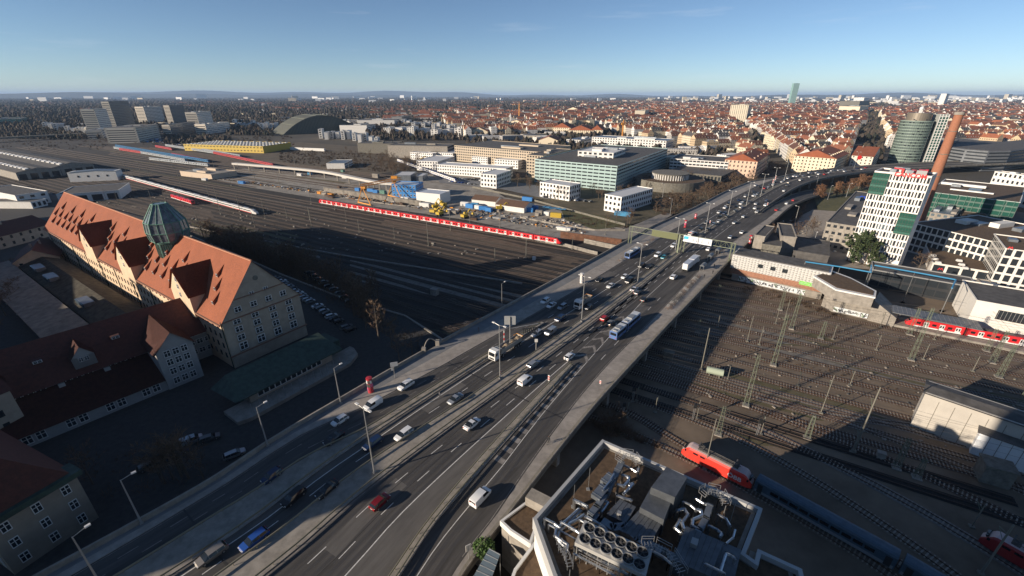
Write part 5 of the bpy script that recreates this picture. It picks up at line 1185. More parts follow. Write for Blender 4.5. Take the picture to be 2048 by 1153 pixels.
# lower roofs at the left of the tall block
def lowroof(label, pp, z, mroof='roofb', name='lower_roof_building'):
    q = [P(x, y, z) for x, y in pp]; o = q[0]; t = T(name, label, 'building', None, (o.x, o.y, 0)); pl = [(p.x-o.x, p.y-o.y) for p in q]
    b = MB(); b.prism(pl, 0, z-.5); b.build('wall', C['conc'], t); cx, cy = sum(p[0] for p in pl)/len(pl), sum(p[1] for p in pl)/len(pl)
    b = MB(); b.prism([(cx+(p[0]-cx)*.97, cy+(p[1]-cy)*.97) for p in pl], z-.6, z-.35); b.build('planted_roof', C[mroof], t); curb(pl, .4, z-1.2, z, C['white'], t, closed=True); return t
lowroof('low annex with white edged planted roof below the office roof', [(1074,1080),(1108,1150),(1125,1260),(990,1260),(1030,1140)], 20)
lb = lowroof('narrow roof terrace between the bridge footway and the office building', [(1066,995),(1092,1022),(1074,1045),(1060,1085),(1022,1060),(1003,1042)], 12)
b = MB(); q = P(1076,1010,12); b.box((0,0,0),(4,2.4,2)); o = b.build('ventilation_box', C['conc'], None, label='grey ventilation box on the narrow roof terrace', cat='vent box'); o.location = (q.x, q.y, 12.9); o.rotation_euler.z = R(-32)
# glazed canopy and evergreen bush at the foot of the footway
b = MB(); q = [P(940,1165,9.5), P(978,1098,9.5), P(1000,1110,10.5), P(975,1180,10.5)]; t = T('glass_canopy', 'small glazed roof with metal ribs at the bottom edge beside the footway', 'canopy', None, tuple(q[0]))
b = MB(); o_ = q[0]; b.face([p-o_ for p in q]); b.build('glazing', C['glassl'], t); b = MB()
for k in range(7): b.tube((q[0]-o_).lerp(q[1]-o_, k/6)+Vector((0,0,.05)), (q[3]-o_).lerp(q[2]-o_, k/6)+Vector((0,0,.05)), .07, 4)
for p in q: b.tube(p-o_, Vector((p.x-o_.x, p.y-o_.y, -9.5)), .1, 4)
b.build('glazing_bar', C['galv'], t)

# ================= RIGHT SIDE: TOWERS, OFFICES =================
WT = mat('white_panels', (0.70,0.67,0.62), .6, 0, .3, .04)
# white office tower
N = P(1793,538,2); Lp = P(1692,516,2); u = (Lp-N); u.z = 0; tw_w = u.length; ta = math.atan2(-u.y, -u.x)
TW = T('office_tower', 'white grid office tower with green glazed corners and red roof letters', 'building', None, (Lp.x, Lp.y, 2), ta)
TH = 44.0; fr = 13; fh = TH/fr; dep = 15
b = MB(); b.prism([(0,0),(tw_w,0),(tw_w,dep),(0,dep)], -1, TH); b.build('wall', WT, TW)
b = MB(); b.prism([(.4,.4),(tw_w-.4,.4),(tw_w-.4,dep-.4),(.4,dep-.4)], TH-.5, TH+.02); rt = b.build('roof', C['roofg'], TW)
curb([(0.2,.2),(tw_w-.2,.2),(tw_w-.2,dep-.2),(.2,dep-.2)], .4, TH-.3, TH+.7, WT, TW, closed=True)
gx0, gx1 = tw_w*.70, tw_w
def isgreen(c, r, n=17): return (r >= 9 and r <= 11 and c < 5) or (r in (4,5,6) and c >= n-5)
rows = 12; ww = tw_w/17
cnt = [0]; rndt = random.Random(2)
for r in range(rows):
    for c in range(17):
        rr_ = 11-r
        if (rr_ <= 2 and c < 5) or (5 <= rr_ <= 7 and c >= 12): continue
        k_w = ww*(.72 if (c+r) % 3 == 0 else .46)
        if cnt[0] < 100: inst('window', WN['pale' if rndt.random() < .15 else 'plain'], TW, (ww*(c+.5)+rndt.uniform(-.12,.12), -.02, fh*(rr_f := (11-rr_))+fh*1.55), 0, (k_w, 1, fh*.74)); cnt[0] += 1
        else: cnt[0] += 1
# remaining windows: one part for the rest
b = MB(); rndt = random.Random(2); n_ = 0
for r in range(rows):
    for c in range(17):
        rr_ = 11-r
        if (rr_ <= 2 and c < 5) or (5 <= rr_ <= 7 and c >= 12): continue
        n_ += 1; k_w = ww*(.72 if (c+r) % 3 == 0 else .46)
        if n_ > 100: b.box((ww*(c+.5), -.02, fh*r+fh*1.55), (k_w, .08, fh*.74))
b.build('window', C['glass'], TW)['kind'] = 'stuff'
def glaz(parent, x0, x1, z0, z1, nx, nz, m, y=-.12, bars='galv'):
    b = MB(); b.box(((x0+x1)/2, y, (z0+z1)/2), (x1-x0, .2, z1-z0)); g = b.build('glazed_bay', m, parent); b = MB()
    for k in range(nx+1): b.box((x0+(x1-x0)*k/nx, y-.12, (z0+z1)/2), (.12,.1,z1-z0))
    for k in range(nz+1): b.box(((x0+x1)/2, y-.13, z0+(z1-z0)*k/nz), (x1-x0,.1,.16))
    b.build('glazing_bar', C[bars], g)
    b = MB()
    for k in range(nz):
        if k % 2 == 0: b.box(((x0+x1)/2, y-.06, z0+(z1-z0)*(k+.4)/nz), (x1-x0-.2,.12,(z1-z0)/nz*.5))
    b.build('spandrel', mat('green_panel', (0.035,0.12,0.09), .3), g)
glaz(TW, 0, ww*5, fh*10.0, TH-.1, 6, 6, C['green'], bars='coppd'); glaz(TW, ww*12, tw_w, fh*5.0, fh*8.0, 6, 6, C['green'], bars='coppd')
text('CANCOM', 2.6, mat('sign_red', (0.75,0.03,0.03), .4), 'sign_letters', .15, TW, (tw_w-13.2, -.3, TH-.7), (math.pi/2,0,0), .05)
for k in range(14):
    b = MB(); x, y = rndt.uniform(1,tw_w-3), rndt.uniform(3,dep-2); b.box((x,y,TH+.8),(rndt.uniform(1,4),rndt.uniform(1,2.5),rndt.uniform(.7,2.6)), rndt.uniform(-.3,.3)); b.build('roof_plant', C[('white','zinc','red','galv')[k % 4]] if k % 9 else C['red'], rt)
# low wing behind with blue letters
q, f = flat('low_office', 'low grey office behind the white tower with blue letters on its wall', 'building', (1660,470),(1700,508),(1748,430), 15, C['conc'], win=None, pitch=2.6, kind='plain', hf=.4)
text('CHE', 4.2, mat('sign_blue', (0.02,0.08,0.6), .4), 'sign_letters', .15, None, (0,0,0)); tx_ = SC.objects[-1] if False else bpy.data.objects['sign_letters.001']; v = P(1716,399,15); tx_.location = (v.x, v.y, 14.5); tx_.rotation_euler = (math.pi/2, 0, R(-18)); tag(tx_, 'blue roof letters on the low grey office beside the white tower', 'sign')
# chimney
zb = 14; v = P(1838,436,zb); ctop = zat(v, 226)
b = MB(); b.lathe((0,0,0), [(3.15,-zb),(3.05,0),(1.95,ctop-zb-1.2),(2.1,ctop-zb-1.1),(2.1,ctop-zb)], 20)
cm_ = T('factory_chimney', 'tall round brick chimney rising beside the white office tower', 'chimney', None, (v.x,v.y,zb)); b.build('shaft', C['brick'], cm_, True)
b = MB(); b.lathe((0,0,0), [(2.15,ctop-zb-1.0),(2.2,ctop-zb+.4),(1.5,ctop-zb+.4),(1.5,ctop-zb-1)], 20); b.build('crown', C['conc'], cm_)
b = MB()
for z in (12,24,36,48): rr2 = 3.05-(1.1*z/(ctop-zb))+.04; b.lathe((0,0,z), [(rr2,0),(rr2+.06,.1),(rr2,.35)], 20)
b.build('iron_band', C['concd'], cm_)
# round glass tower
c0 = P(1803,332,0); ch = 58; v = c0
GT = T('round_glass_tower', 'round glass office tower with a flat slab of ladder like ribs beside it', 'building', None, (v.x,v.y,0), R(-14))
gm = mat('tower_glass', (0.15,0.19,0.17), .16, .3); rad = 15.5
b = MB(); b.lathe((0,0,0), [(rad,-1),(rad,ch-6),(rad-.5,ch-6),(0,ch-6)], 40); b.build('curtain_wall', gm, GT)
b = MB(); b.lathe((0,0,0), [(rad-4,ch-6),(rad-4,ch+3),(0,ch+3)], 32); b.build('roof_drum', mat('bronze_louvre', (0.20,0.17,0.13), .5, .3), GT)
b = MB()
for k in range(17): b.lathe((0,0,k*3.2+.8), [(rad+.02,0),(rad+.14,.1),(rad+.14,.5),(rad+.02,.6)], 40)
b.build('floor_band', mat('green_white_band', (0.32,0.40,0.34), .4), GT)
b = MB()
for k in range(48): a = 2*math.pi*k/48; b.box(((rad+.08)*math.cos(a),(rad+.08)*math.sin(a),(ch-6)/2),(.2,.14,ch-6), a)
b.build('mullion', C['coppd'], GT)
b = MB()
for k in range(17):
    for j in range(12):
        if rndt.random() < .3: a = -math.pi*.95*rndt.random(); b.box(((rad+.1)*math.cos(a),(rad+.1)*math.sin(a),k*3.2+2.6),(.1,1.6,1.3), a)
b.build('open_vent', C['glass'], GT)
b = MB(); b.box((0,0,ch+5),(2.5,2.5,4)); b.lathe((0,0,ch+5.5),[(0,0),(1.8,1),(2.2,2.4),(1.2,4),(0,4.5)],10); b.build('roof_dome', C['white'], GT)
b = MB(); b.box((rad+5, -2, ch/2+1),(9,14,ch+2)); sl_ = b.build('slab_core', mat('slab_grey', (0.30,0.31,0.29), .6), GT)
b = MB()
for k in range(19): b.box((rad+5,-9.15,k*3.1+1.5),(9,.25,.45))
for x in (rad+.6,rad+3.4,rad+6.6,rad+9.4): b.box((x,-9.3,ch/2+1),(.5,.5,ch+2))
b.build('white_rib', C['white'], sl_); b = MB()
for k in range(18):
    for x in (rad+2,rad+5,rad+8): b.box((x,-9.05,k*3.1+3.05),(2.2,.12,2.0))
b.build('slab_glazing', C['green'], sl_)
# glass office with brown roof behind the chimney
def sq(px0, px1, z): a, c = P(*px0, z), P(*px1, z); return a, c
GO, f = flat('glass_office', 'long green glass office with brown planted roof behind the chimney', 'building', (1790,390),(1838,432),(2015,458), 17, mat('glass_office_wall', (0.10,0.13,0.115), .3), C['roofb'], win=None, winL=False, floors=5, kind='green', pitch=5, wf=.92, hf=.7, trim=C['white'])
b = MB()
for k in range(10): b.box((f.w*(k+.5)/10, -.5*f.sgn, 9),(.18,.9,18))
for z in (3.5,7,10.5,14,17.2): b.box((f.w/2, -.5*f.sgn, z),(f.w,.25,.2))
b.build('steel_frame', C['coppr'], GO)
b = MB(); b.box((f.w*.3, f.d*.6*f.sgn, 18.2),(f.w*.55,3,1.6)); b.box((f.w*.45, f.d*.3*f.sgn, 17.6),(f.w*.5,2,.8)); b.build('roof_light', C['white'], GO)
# curved dark office and white office at the far right
b = MB(); v0 = P(1900,300,0); t = T('curved_office', 'dark curved office block in shade right of the round glass tower', 'building', None, (v0.x,v0.y,0)); pts = [P(x,y,0) for x,y in [(1872,330),(1915,338),(1960,343),(2005,342),(2048,335),(2048,312),(1990,318),(1940,314),(1890,306)]]
b.prism([(p.x-v0.x,p.y-v0.y) for p in pts], 0, 22); b.build('wall', facade('dark_curved', (0.16,0.17,0.18), (0.03,0.035,0.04), 400, 3.6, .99, .45), t); b = MB(); b.prism([((p.x-v0.x)*.97,(p.y-v0.y)*.98) for p in pts], 21.8, 22.3); b.build('roof', C['roofg'], t)
flat('white_office', 'white office with rows of small windows at the right edge below the skyline', 'building', (1955,395),(1965,400),(2080,420), 23, C['whitew'], win=None, winL=False, floors=5, pitch=3, wf=.45, hf=.5)
flat('grey_office', 'grey office slab behind the round tower at the right', 'building', (1862,318),(1880,330),(1903,318), 24, C['conc'], floors=7, pitch=4)
flat('pale_office', 'pale office with long roofs left of the white office at the right edge', 'building', (1900,300),(1935,303),(2048,318), 12, C['whitew'], C['zinc'], win=None, floors=3)
# white courtyard offices right of the tower
ow = mat('white_office_frame', (0.66,0.63,0.57), .7, 0, .3, .05)
a_ = flat('office_wing', 'white framed office wing half shaded by the tower, four window rows', 'building', (1850,462),(1802,500),(1962,546), 15.5, ow, C['roofb'], win=None, winL=False, floors=4, pitch=2.6, wf=.76, hf=.74, cap=100)
flat('office_wing', 'white office podium with brown roof and round skylights in the courtyard', 'building', (1868,508),(1857,548),(1975,568), 5.5, ow, C['roofb'], win=None, winL=False, floors=1, pitch=4.2, wf=.8, hf=.6, roofstuff=False)
flat('office_wing', 'white office block nearest the right edge with paired windows', 'building', (1985,548),(1972,578),(2150,610), 19, ow, C['roofb'], win=None, winL=None, floors=5, pitch=2.7, wf=.66, hf=.76, cap=100)
for k,(x,y) in enumerate([(1868,508),(1872,515),(1878,522),(1920,518),(1925,526),(1932,533)]):
    v = P(x,y,7); b = MB(); b.box((0,0,.3),(2.0,1.6,.6)); b.box((0,0,.75),(1.7,1.3,.35)); o = b.build('skylight', C['white'], None, label='small white skylight box, %s on the brown podium roof' % ordn(k), cat='skylight', group='skylights on the podium roof'); o.location = (v.x,v.y,5.7); o.rotation_euler.z = R(-20)
M_ = mat('logo_red', (0.7,0.04,0.04), .4)
for k,(x,y,z) in enumerate([(1880,541,6.5),(2020,499,19.5)]):
    b = MB(); b.path([Vector((-.9,0,0)),Vector((-.45,0,1.1)),Vector((0,0,.3)),Vector((.45,0,1.1)),Vector((.9,0,0))], .14, 4); o = b.build('logo_sign', M_, None, label=['small red zigzag logo on the white podium edge','small red zigzag logo on the roof edge of the right office block'][k], cat='sign'); v = P(x,y,z); o.location = v; o.rotation_euler.z = R(-18)
flat('plant_block', 'dark flat roofed service block in the shaded office courtyard', 'building', (1905,445),(1918,470),(1978,478), 8, C['concd'], C['roofb'], win=False, winL=False)
flat('low_office', 'low office with pale glazed strips behind the brick chimney foot', 'building', (1845,425),(1850,452),(1900,460), 9, C['conc'], C['zinc'], win=None, winL=False, floors=3, kind='pale', pitch=2.5)
# ================= STATION =================
dm_ = facade('x', (1,1,1),(1,1,1))
a, c = P(1462,560,0), P(1640,600,0)
SA = Vector((a.x,a.y,0)); sd_ = (c-a); sl_ = sd_.length; sa = math.atan2(sd_.y, sd_.x)
ST = T('panel_station_building', 'long station building clad in white diamond panels above a graffiti wall', 'building', None, tuple(SA), sa)
b = MB(); b.prism([(0,0),(sl_,0),(sl_,12),(0,12)], -.5, 3.2); b.build('graffiti_wall', C['conc'], ST)
b = MB(); b.prism([(-1,.3),(sl_,.3),(sl_,12),(-1,12)], 3.2, 6.0); b.build('brick_band', mat('station_brick', (0.30,0.15,0.095), .9, 0, 2, .2), ST)
b = MB(); b.prism([(-1.5,-.3),(sl_+1,-.3),(sl_+1,12),(-1.5,12)], 6.0, 12.4); pn = b.build('upper_wall', WT, ST)
b = MB(); nx, nz = int((sl_+2.5)/1.25), 6; pw = (sl_+2.5)/nx
for i in range(nx):
    for j in range(nz):
        x, z = -1.5+pw*i, 6.05+j*1.05; c_ = (x+pw/2,-.78,z+.52); q = [(x,-.32,z),(x+pw,-.32,z),(x+pw,-.32,z+1.05),(x,-.32,z+1.05)]
        for k in range(4): b.face([q[k], q[(k+1)%4], c_])
b.build('diamond_panel_cladding', mat('diamond_panels', (0.50,0.49,0.46), .5), ST)
for x in (.30,.44,.57): b = MB(); b.box((sl_*x,-.5,9.6),(1.9,.5,1.6)); b.build('window', C['glass'], ST)
b = MB(); b.prism([(-1,.5),(sl_,.5),(sl_,11.5),(-1,11.5)], 12.3, 12.8); b.build('roof', C['roofg'], ST)
gr = [mat('graffiti_white', (0.6,0.62,0.62), .7), mat('graffiti_black', (0.02,0.02,0.02), .7), mat('graffiti_green', (0.22,0.55,0.12), .7), mat('graffiti_silver', (0.42,0.45,0.48), .5)]
def graffiti(parent, x0, x1, z0, z1, y, seed, cols=(0,1,3), axis=0):
    rnd = random.Random(seed); b = MB(); x = x0
    b.box(((x0+x1)/2, y+.01, (z0+z1)/2), (x1-x0, .02, (z1-z0)*.85), 0, cols[0]); b2_ = MB()
    while x < x1-1:
        w = rnd.uniform(1.0,1.8); h = (z1-z0)*rnd.uniform(.6,.95); pts = []
        for k in range(6): pts.append(Vector((x+w*rnd.random(), y-.03, z0+(z1-z0-h)/2+h*rnd.random())))
        b.path(pts, .11, 4, cols[1]); b.path([p+Vector((.15,-.02,-.1)) for p in pts[:4]], .07, 4, cols[2] if rnd.random() < .6 else 2); x += w*.9
    return b.build('graffiti', gr, parent)
graffiti(ST, 3, sl_-6, .2, 2.9, -.03, 3); graffiti(ST, sl_-9, sl_-1, 5, 7, -.75, 4, (2,2,0))
# concrete station head house with green glazed band
def box3(t, name, pp, z0, z1, m, zf=None):
    q = [P(x, y, z1 if zf is None else zf) for x, y in pp]; o = t.location; b = MB(); b.prism([(p.x-o.x, p.y-o.y) for p in q], z0-o.z, z1-o.z); return b.build(name, m, t)
v = P(1650,570,11); HS = T('station_head_house', 'grey concrete station building with a green glazed band and white roof edge', 'building', None, (v.x,v.y,0))
box3(HS, 'upper_wall', [(1628,556),(1671,583),(1748,598),(1750,587),(1700,560),(1660,545)], 7.2, 11, C['conc'])
box3(HS, 'lower_wall', [(1642,612),(1662,624),(1735,640),(1740,620),(1700,596),(1655,588)], 0, 7.3, C['conc'], 0)
box3(HS, 'roof_edge', [(1626,555),(1671,582),(1750,598),(1752,585),(1700,558),(1660,543)], 11, 11.6, C['white'], 11)
box3(HS, 'roof', [(1632,555),(1673,579),(1745,594),(1747,586),(1700,561),(1660,546)], 11.5, 11.75, C['roofb'], 11)
a1, c1 = P(1671.5,584.5,9), P(1749,600,9); d = c1-a1; b = MB(); b.box((d.length/2,-.15,0),(d.length,.25,2.0)); o = b.build('glazed_band', C['green'], HS); o.location = (a1.x-v.x, a1.y-v.y, 9.2); o.rotation_euler.z = math.atan2(d.y,d.x)
a1, c1 = P(1629,560,9), P(1670,585,9); d = c1-a1; b = MB(); b.box((d.length/2,-.15,0),(d.length,.25,2.0)); o = b.build('glazed_band', C['green'], HS); o.location = (a1.x-v.x, a1.y-v.y, 9.2); o.rotation_euler.z = math.atan2(d.y,d.x)
a1, c1 = P(1662,624,0), P(1736,641,0); d = c1-a1; sb = T('tmpx','x','x'); sb.parent = HS; sb.location = (a1.x-v.x, a1.y-v.y, 0); sb.rotation_euler.z = math.atan2(d.y,d.x); gq = graffiti(HS, .5, d.length-.5, .4, 2.8, -.12, 9); gq.location = sb.location; gq.rotation_euler = sb.rotation_euler; bpy.data.objects.remove(sb)
v2 = P(1736,640,0); t = T('ramp_wall_block', 'pale concrete stair block between the head house and the platform', 'wall', None, tuple(v2)); 
q = [P(1734,641,0), P(1786,654,0), P(1792,640,0), P(1745,622,0)]; b = MB(); qq = [(p.x-v2.x,p.y-v2.y) for p in q]
b.face([(*qq[0],0),(*qq[1],0),(*qq[1],3.6),(*qq[0],8.5)]); b.face([(*qq[1],0),(*qq[2],0),(*qq[2],3.6),(*qq[1],3.6)]); b.face([(*qq[0],8.5),(*qq[1],3.6),(*qq[2],3.6),(*qq[3],8.5)]); b.face([(*qq[3],0),(*qq[0],0),(*qq[0],8.5),(*qq[3],8.5)]); b.build('stair_wall', C['conc'], t)
GB, f = flat('black_gallery', 'long black glazed gallery building behind the platform roof', 'building', (1738,556),(1733,573),(1937,612), 8, mat('gallery_black', (0.035,0.037,0.04), .3), C['roofg'], win=None, winL=False, floors=2, pitch=3.4, wf=.9, hf=.7, roofstuff=False, trim=C['galv'], z0=0)
WH, f = flat('white_station_hall', 'white station hall with a long dark window band at the right edge', 'building', (1935,616),(1928,655),(2120,694), 11, ow, C['roofg'], win=False, winL=False, roofstuff=False)
b = MB(); b.box((f.w*.60,-.1*f.sgn,7.4),(f.w*.68,.3,3.6)); g = b.build('window_band', C['glass'], WH); b = MB()
for k in range(16): b.box((f.w*(.27+.042*k),-.3*f.sgn,7.4),(.1,.1,3.6))
b.build('glazing_bar', C['galv'], g)
flat('footbridge_roof', 'grey panelled footbridge roof crossing behind the white station hall', 'building', (1938,578),(1935,600),(1965,640), 9.5, C['conc'], C['zinc'], win=False, winL=False)
pr0, pr1 = P(1785,648,1), P(1935,680,1); d = pr1-pr0; t = T('platform', 'station platform with a grey panelled roof beside the red train', 'platform', None, (pr0.x,pr0.y,0), math.atan2(d.y,d.x)); 
b = MB(); b.prism([(-3,0),(110,0),(110,9),(-3,9)], 0, .95); b.build('platform_slab', C['conc'], t); b = MB(); b.box((d.length/2+1,5.2,5.0),(d.length+4,8,.3)); rf2 = b.build('platform_roof', mat('panel_roof', (0.17,0.18,0.19), .5, .3), t); b = MB()
for k in range(18): b.box((k*(d.length+2)/17-.5,5.2,5.18),(.12,8,.06))
b.build('roof_seam', C['galv'], rf2); b = MB()
for k in range(6): b.tube((2+k*d.length/6,5,.9),(2+k*d.length/6,5,5),.15,6)
b.build('roof_post', C['galv'], t)
# access buildings on the bridge side
for L_, N_, R_, h_, mm2, lb in [((1505,495),(1498,520),(1518,524),13.5,'conc','pale concrete lift tower beside the footway and gantry'),((1520,500),(1515,528),(1552,534),10.5,'concd','dark stair canopy beside the lift tower'),((1556,492),(1550,520),(1580,524),13,'conc','grey concrete block behind the stair canopy'),((1600,500),(1580,528),(1650,540),7,'roofg','dark low roof beside the paved square')]:
    flat('station_access', lb, 'building', L_, N_, R_, h_, C[mm2], win=False, winL=False, roofstuff=False)
flat('pavilion', 'low pavilion with a brown curved roof beside the paved square', 'building', (1690,412),(1652,462),(1700,470), 5, C['whitew'], C['roofb'], win=None, winL=False, floors=1, pitch=2.4, wf=.8)
# blue pipe on posts
def pipeline(pp, z, label):
    pts = [P(x, y, z) for x, y in pp]; t = T('blue_pipeline', label, 'pipe', 'raised blue pipelines', tuple(pts[0])); o = pts[0]
    b = MB(); b.path([p-o for p in pts], .28, 8); b.build('pipe', C['skyblue'], t); b = MB()
    for a, c in zip(pts[:-1], pts[1:]):
        n = max(1, int((c-a).length/12))
        for k in range(n+1): q = a.lerp(c, k/n)-o; b.tube(q, (q.x,q.y,-z), .12, 5); b.box((q.x,q.y,-z+.3),(1.2,.9,.6))
    b.build('pipe_post', C['galv'], t)
pipeline([(1611,524),(1680,534),(1742,545),(1743,531)], 14, 'left length of the raised blue pipe above the station building')
pipeline([(1749,531),(1830,545),(1912,560),(1904,577)], 14, 'right length of the raised blue pipe in front of the white offices')
# halls at lower right
HL, f = gable('concrete_hall', 'long pale panel hall with a big shadow on its wall at the right edge', 'building', pix(P(1820,852)+Vector((4.2,6.2,0))), (1820,852),(2300,1035), 10.8, .5, mat('hall_panels', (0.42,0.39,0.34), .85, 0, .2, .08), C['roofg'], wn=False, chim=0)
b = MB()
for k in range(12): b.box((f.w*(k+1)/13,-.03*f.sgn,4.7),(.1,.06,9.4))
b.build('panel_joint', C['concd'], HL)
HL, f = gable('white_hall', 'smaller white sheet clad hall with a dark ribbed roof at the right edge', 'building', (1950,868),(1938,906),(2200,1005), 6.5, 1.5, mat('white_sheet', (0.60,0.62,0.64), .6), C['roofg'], wn=False, chim=0)
b = MB()
for k in range(10): b.box((f.w*(k+1)/11,-.03*f.sgn,3.2),(.08,.06,6.4))
b.build('panel_joint', C['concd'], HL)
# ================= MIDDLE DISTANCE BUILDINGS =================
wc = mat('container_white', (0.74,0.72,0.68), .7, 0, .5, .05); wroof = mat('white_roof_sheet', (0.55,0.55,0.54), .6)
GC = 'white stacked container office blocks'
for L_, N_, R_, h_, lb in [((836,316),(866,322),(889,317),9,'white container office furthest left of the group'),((880,314),(906,322),(937,315),9,'white container office with grey roof behind the L shaped one'),((853,334),(876,342),(910,330),10,'white container block with its blank bright wall facing left'),
  ((955,324),(975,329),(1010,320),8,'white container office behind the long row'),((973,370),(993,377),(1022,366),12,'white container block standing alone in front of the long row'),((1080,393),(1138,403),(1160,396),12,'white three storey container block above the row of parked cars'),((1005,330),(1036,338),(1062,330),9,'white container office left of the beige corner'),
  ((1212,420),(1240,428),(1302,408),12,'white container block with bright roof nearest the bridge')]:
    flat('container_office', lb, 'building', L_, N_, R_, h_, wc, wroof, group=GC, win=None, floors=3, pitch=3.2, wf=.5, hf=.5, roofstuff=False, cap=60)
flat('container_office', 'longest white container office with two rows of square windows', 'building', (883,346),(1012,358),(1026,352), 10, wc, wroof, group=GC, win=None, winL=None, floors=3, pitch=3.0, wf=.5, hf=.45, roofstuff=False)
# teal glass block with beige wing
flat('teal_glass_building', 'large office block with a pale teal glass front and dark side', 'building', (1087,359),(1230,383),(1330,336), 22, mat('teal_wall', (0.33,0.44,0.42), .35), C['roofg'], win=None, winL=None, floors=7, kind='teal', pitch=5.5, wf=.85, hf=.38, trim=mat('teal_trim', (0.42,0.55,0.52), .4))
flat('beige_office', 'beige concrete office with many window rows, left of the teal block', 'building', (1062,350),(1085,356),(1140,338), 22, mat('beige_concrete', (0.46,0.38,0.28), .85), C['roofg'], floors=7, pitch=3, wf=.6)
flat('beige_office', 'long beige office slab behind the white container offices', 'building', (929,318),(1075,338),(1140,322), 19, mat('beige_slab', (0.47,0.39,0.29), .85), C['roofg'], floors=6, pitch=3.2, wf=.55)
flat('white_penthouse', 'white upper storey block on top of the teal glass building', 'building', (1162,352),(1222,362),(1246,350), 27, C['whitew'], C['white'], floors=7, pitch=5)
flat('long_white_building', 'long white four storey building in front of the red roofed quarter', 'building', (1203,289),(1330,303),(1346,298), 15, C['whitew'], C['zinc'], win=None, floors=4, pitch=4.5, wf=.5, hf=.5)
flat('low_white_building', 'low white building left of the long white one', 'building', (1144,288),(1160,292),(1190,286), 9, C['whitew'], C['zinc'], floors=2)
flat('market_hall', 'white flat halls and plant on the roof field behind the teal block', 'building', (1150,318),(1300,338),(1345,318), 8, C['conc'], C['gravel'], floors=2)
flat('school_wing', 'pale blue and white office strip left of the pink corner house', 'building', (1342,340),(1452,352),(1462,340), 14, C['whitew'], C['roofg'], win=None, floors=4, pitch=4, wf=.8, hf=.45)
flat('school_roof', 'dark flat roof hall in the park behind the round building', 'building', (1345,352),(1440,368),(1475,350), 7, C['concd'], C['roofg'], floors=1)
# round building
v = P(1337,374,0); t = T('round_hall', 'low round hall with a smaller round storey of white ribs on its flat roof', 'building', None, (v.x,v.y,0))
b = MB(); b.lathe((0,0,0), [(31,-1),(31,8),(31,8.6),(30.4,8.6),(30.4,8),(0,8)], 48); b.build('outer_wall', C['concd'], t)
b = MB(); b.lathe((0,0,0), [(30.2,8.05),(16,8.2)], 48); b.build('planted_roof', C['roofb'], t)
b = MB(); b.lathe((0,0,0), [(16,8),(16,13),(17,13),(17,13.6),(0,13.8)], 40); dr = b.build('drum', C['concd'], t)
b = MB()
for k in range(44): a = 2*math.pi*k/44; b.box((16.3*math.cos(a),16.3*math.sin(a),10.5),(.6,.7,5), a)
b.build('drum_rib', C['whitew'], dr)
# red roofed corner houses at the far end of the bridge
pk = mat('pink_render', (0.60,0.42,0.31), .85); cr = mat('cream_pale', (0.68,0.58,0.42), .85)
gable('corner_house', 'pink corner house with red roof left of the shaded side street', 'building', (1458,343),(1508,357),(1532,338), 17, 6, pk, C['tile'], floors=4, pitch=3.6, hip=5, dorm=4, chim=3)
gable('corner_house', 'long cream tenement with red dormered roof facing the highway', 'building', (1586,340),(1664,350),(1690,336), 17, 7, cr, C['tile'], floors=5, pitch=3.4, hip=5, dorm=7, chim=3)
gable('corner_house', 'pale gabled house with a round red sign on its front', 'building', (1700,336),(1738,343),(1752,330), 16, 8, mat('pale_render', (0.66,0.58,0.48), .85), C['tile'], along='y', floors=5, pitch=3.4, dorm=0, chim=1)
v = P(1716,316,16); b = MB(); b.lathe((0,0,0), [(0,0),(2.3,0),(2.3,.3),(0,.3)], 16); o = b.build('round_sign', C['red'], None, label='round red sign on the pale gabled house', cat='sign'); o.location = (v.x-3,v.y-6,17); o.rotation_euler = (R(90),0,R(-10))
# school with tall red roofs and towers
for L_, N_, R_, h_, r_, lb in [((1117,268),(1140,273),(1150,269),17,9,'left block of the old school with a tall hipped red roof'),((1144,270),(1186,276),(1192,271),14,9,'middle block of the old school with red roof and gable'),((1186,272),(1204,276),(1210,271),15,9,'right block of the old school with red roof')]:
    gable('school_block', lb, 'building', L_, N_, R_, h_, r_, cr, C['tile'], hip=4, floors=4, pitch=4)
for L_, N_, R_, h_, r_, lb in [((1150,228),(1163,231),(1180,229),18,14,'far white gabled church like building with orange roof'),((1015,243),(1042,247),(1060,242),12,9,'orange roofed monastery block beside the crane'),((1028,255),(1060,260),(1084,256),13,9,'long red roofed block below the far crane'),((1062,262),(1084,266),(1098,262),12,12,'white gabled hall left of the school'),
   ((920,250),(968,257),(975,252),13,7,'long red roofed barracks block at the left of the old quarter'),((968,258),(1000,262),(1010,258),13,7,'red roofed house right of the barracks block'),((950,272),(975,277),(982,272),13,8,'red roofed corner house behind the beige slab'),((1082,290),(1115,294),(1122,288),10,6,'white gabled house with orange roof right of the grey sheds')]:
    gable('old_building', lb, 'building', L_, N_, R_, h_, r_, cr, C['tile'], floors=3, pitch=5, wn=False)
b = MB(); b.box((0,0,13),(5,5,26)); b.lathe((0,0,26),[(3.4,0),(2.6,3),(.3,9),(0,10)],8); v = P(1021,254,0); b.build('church_tower', C['whitew'], None, label='slim white church tower left of the yellow tower crane', cat='church tower').location = (v.x,v.y,0)
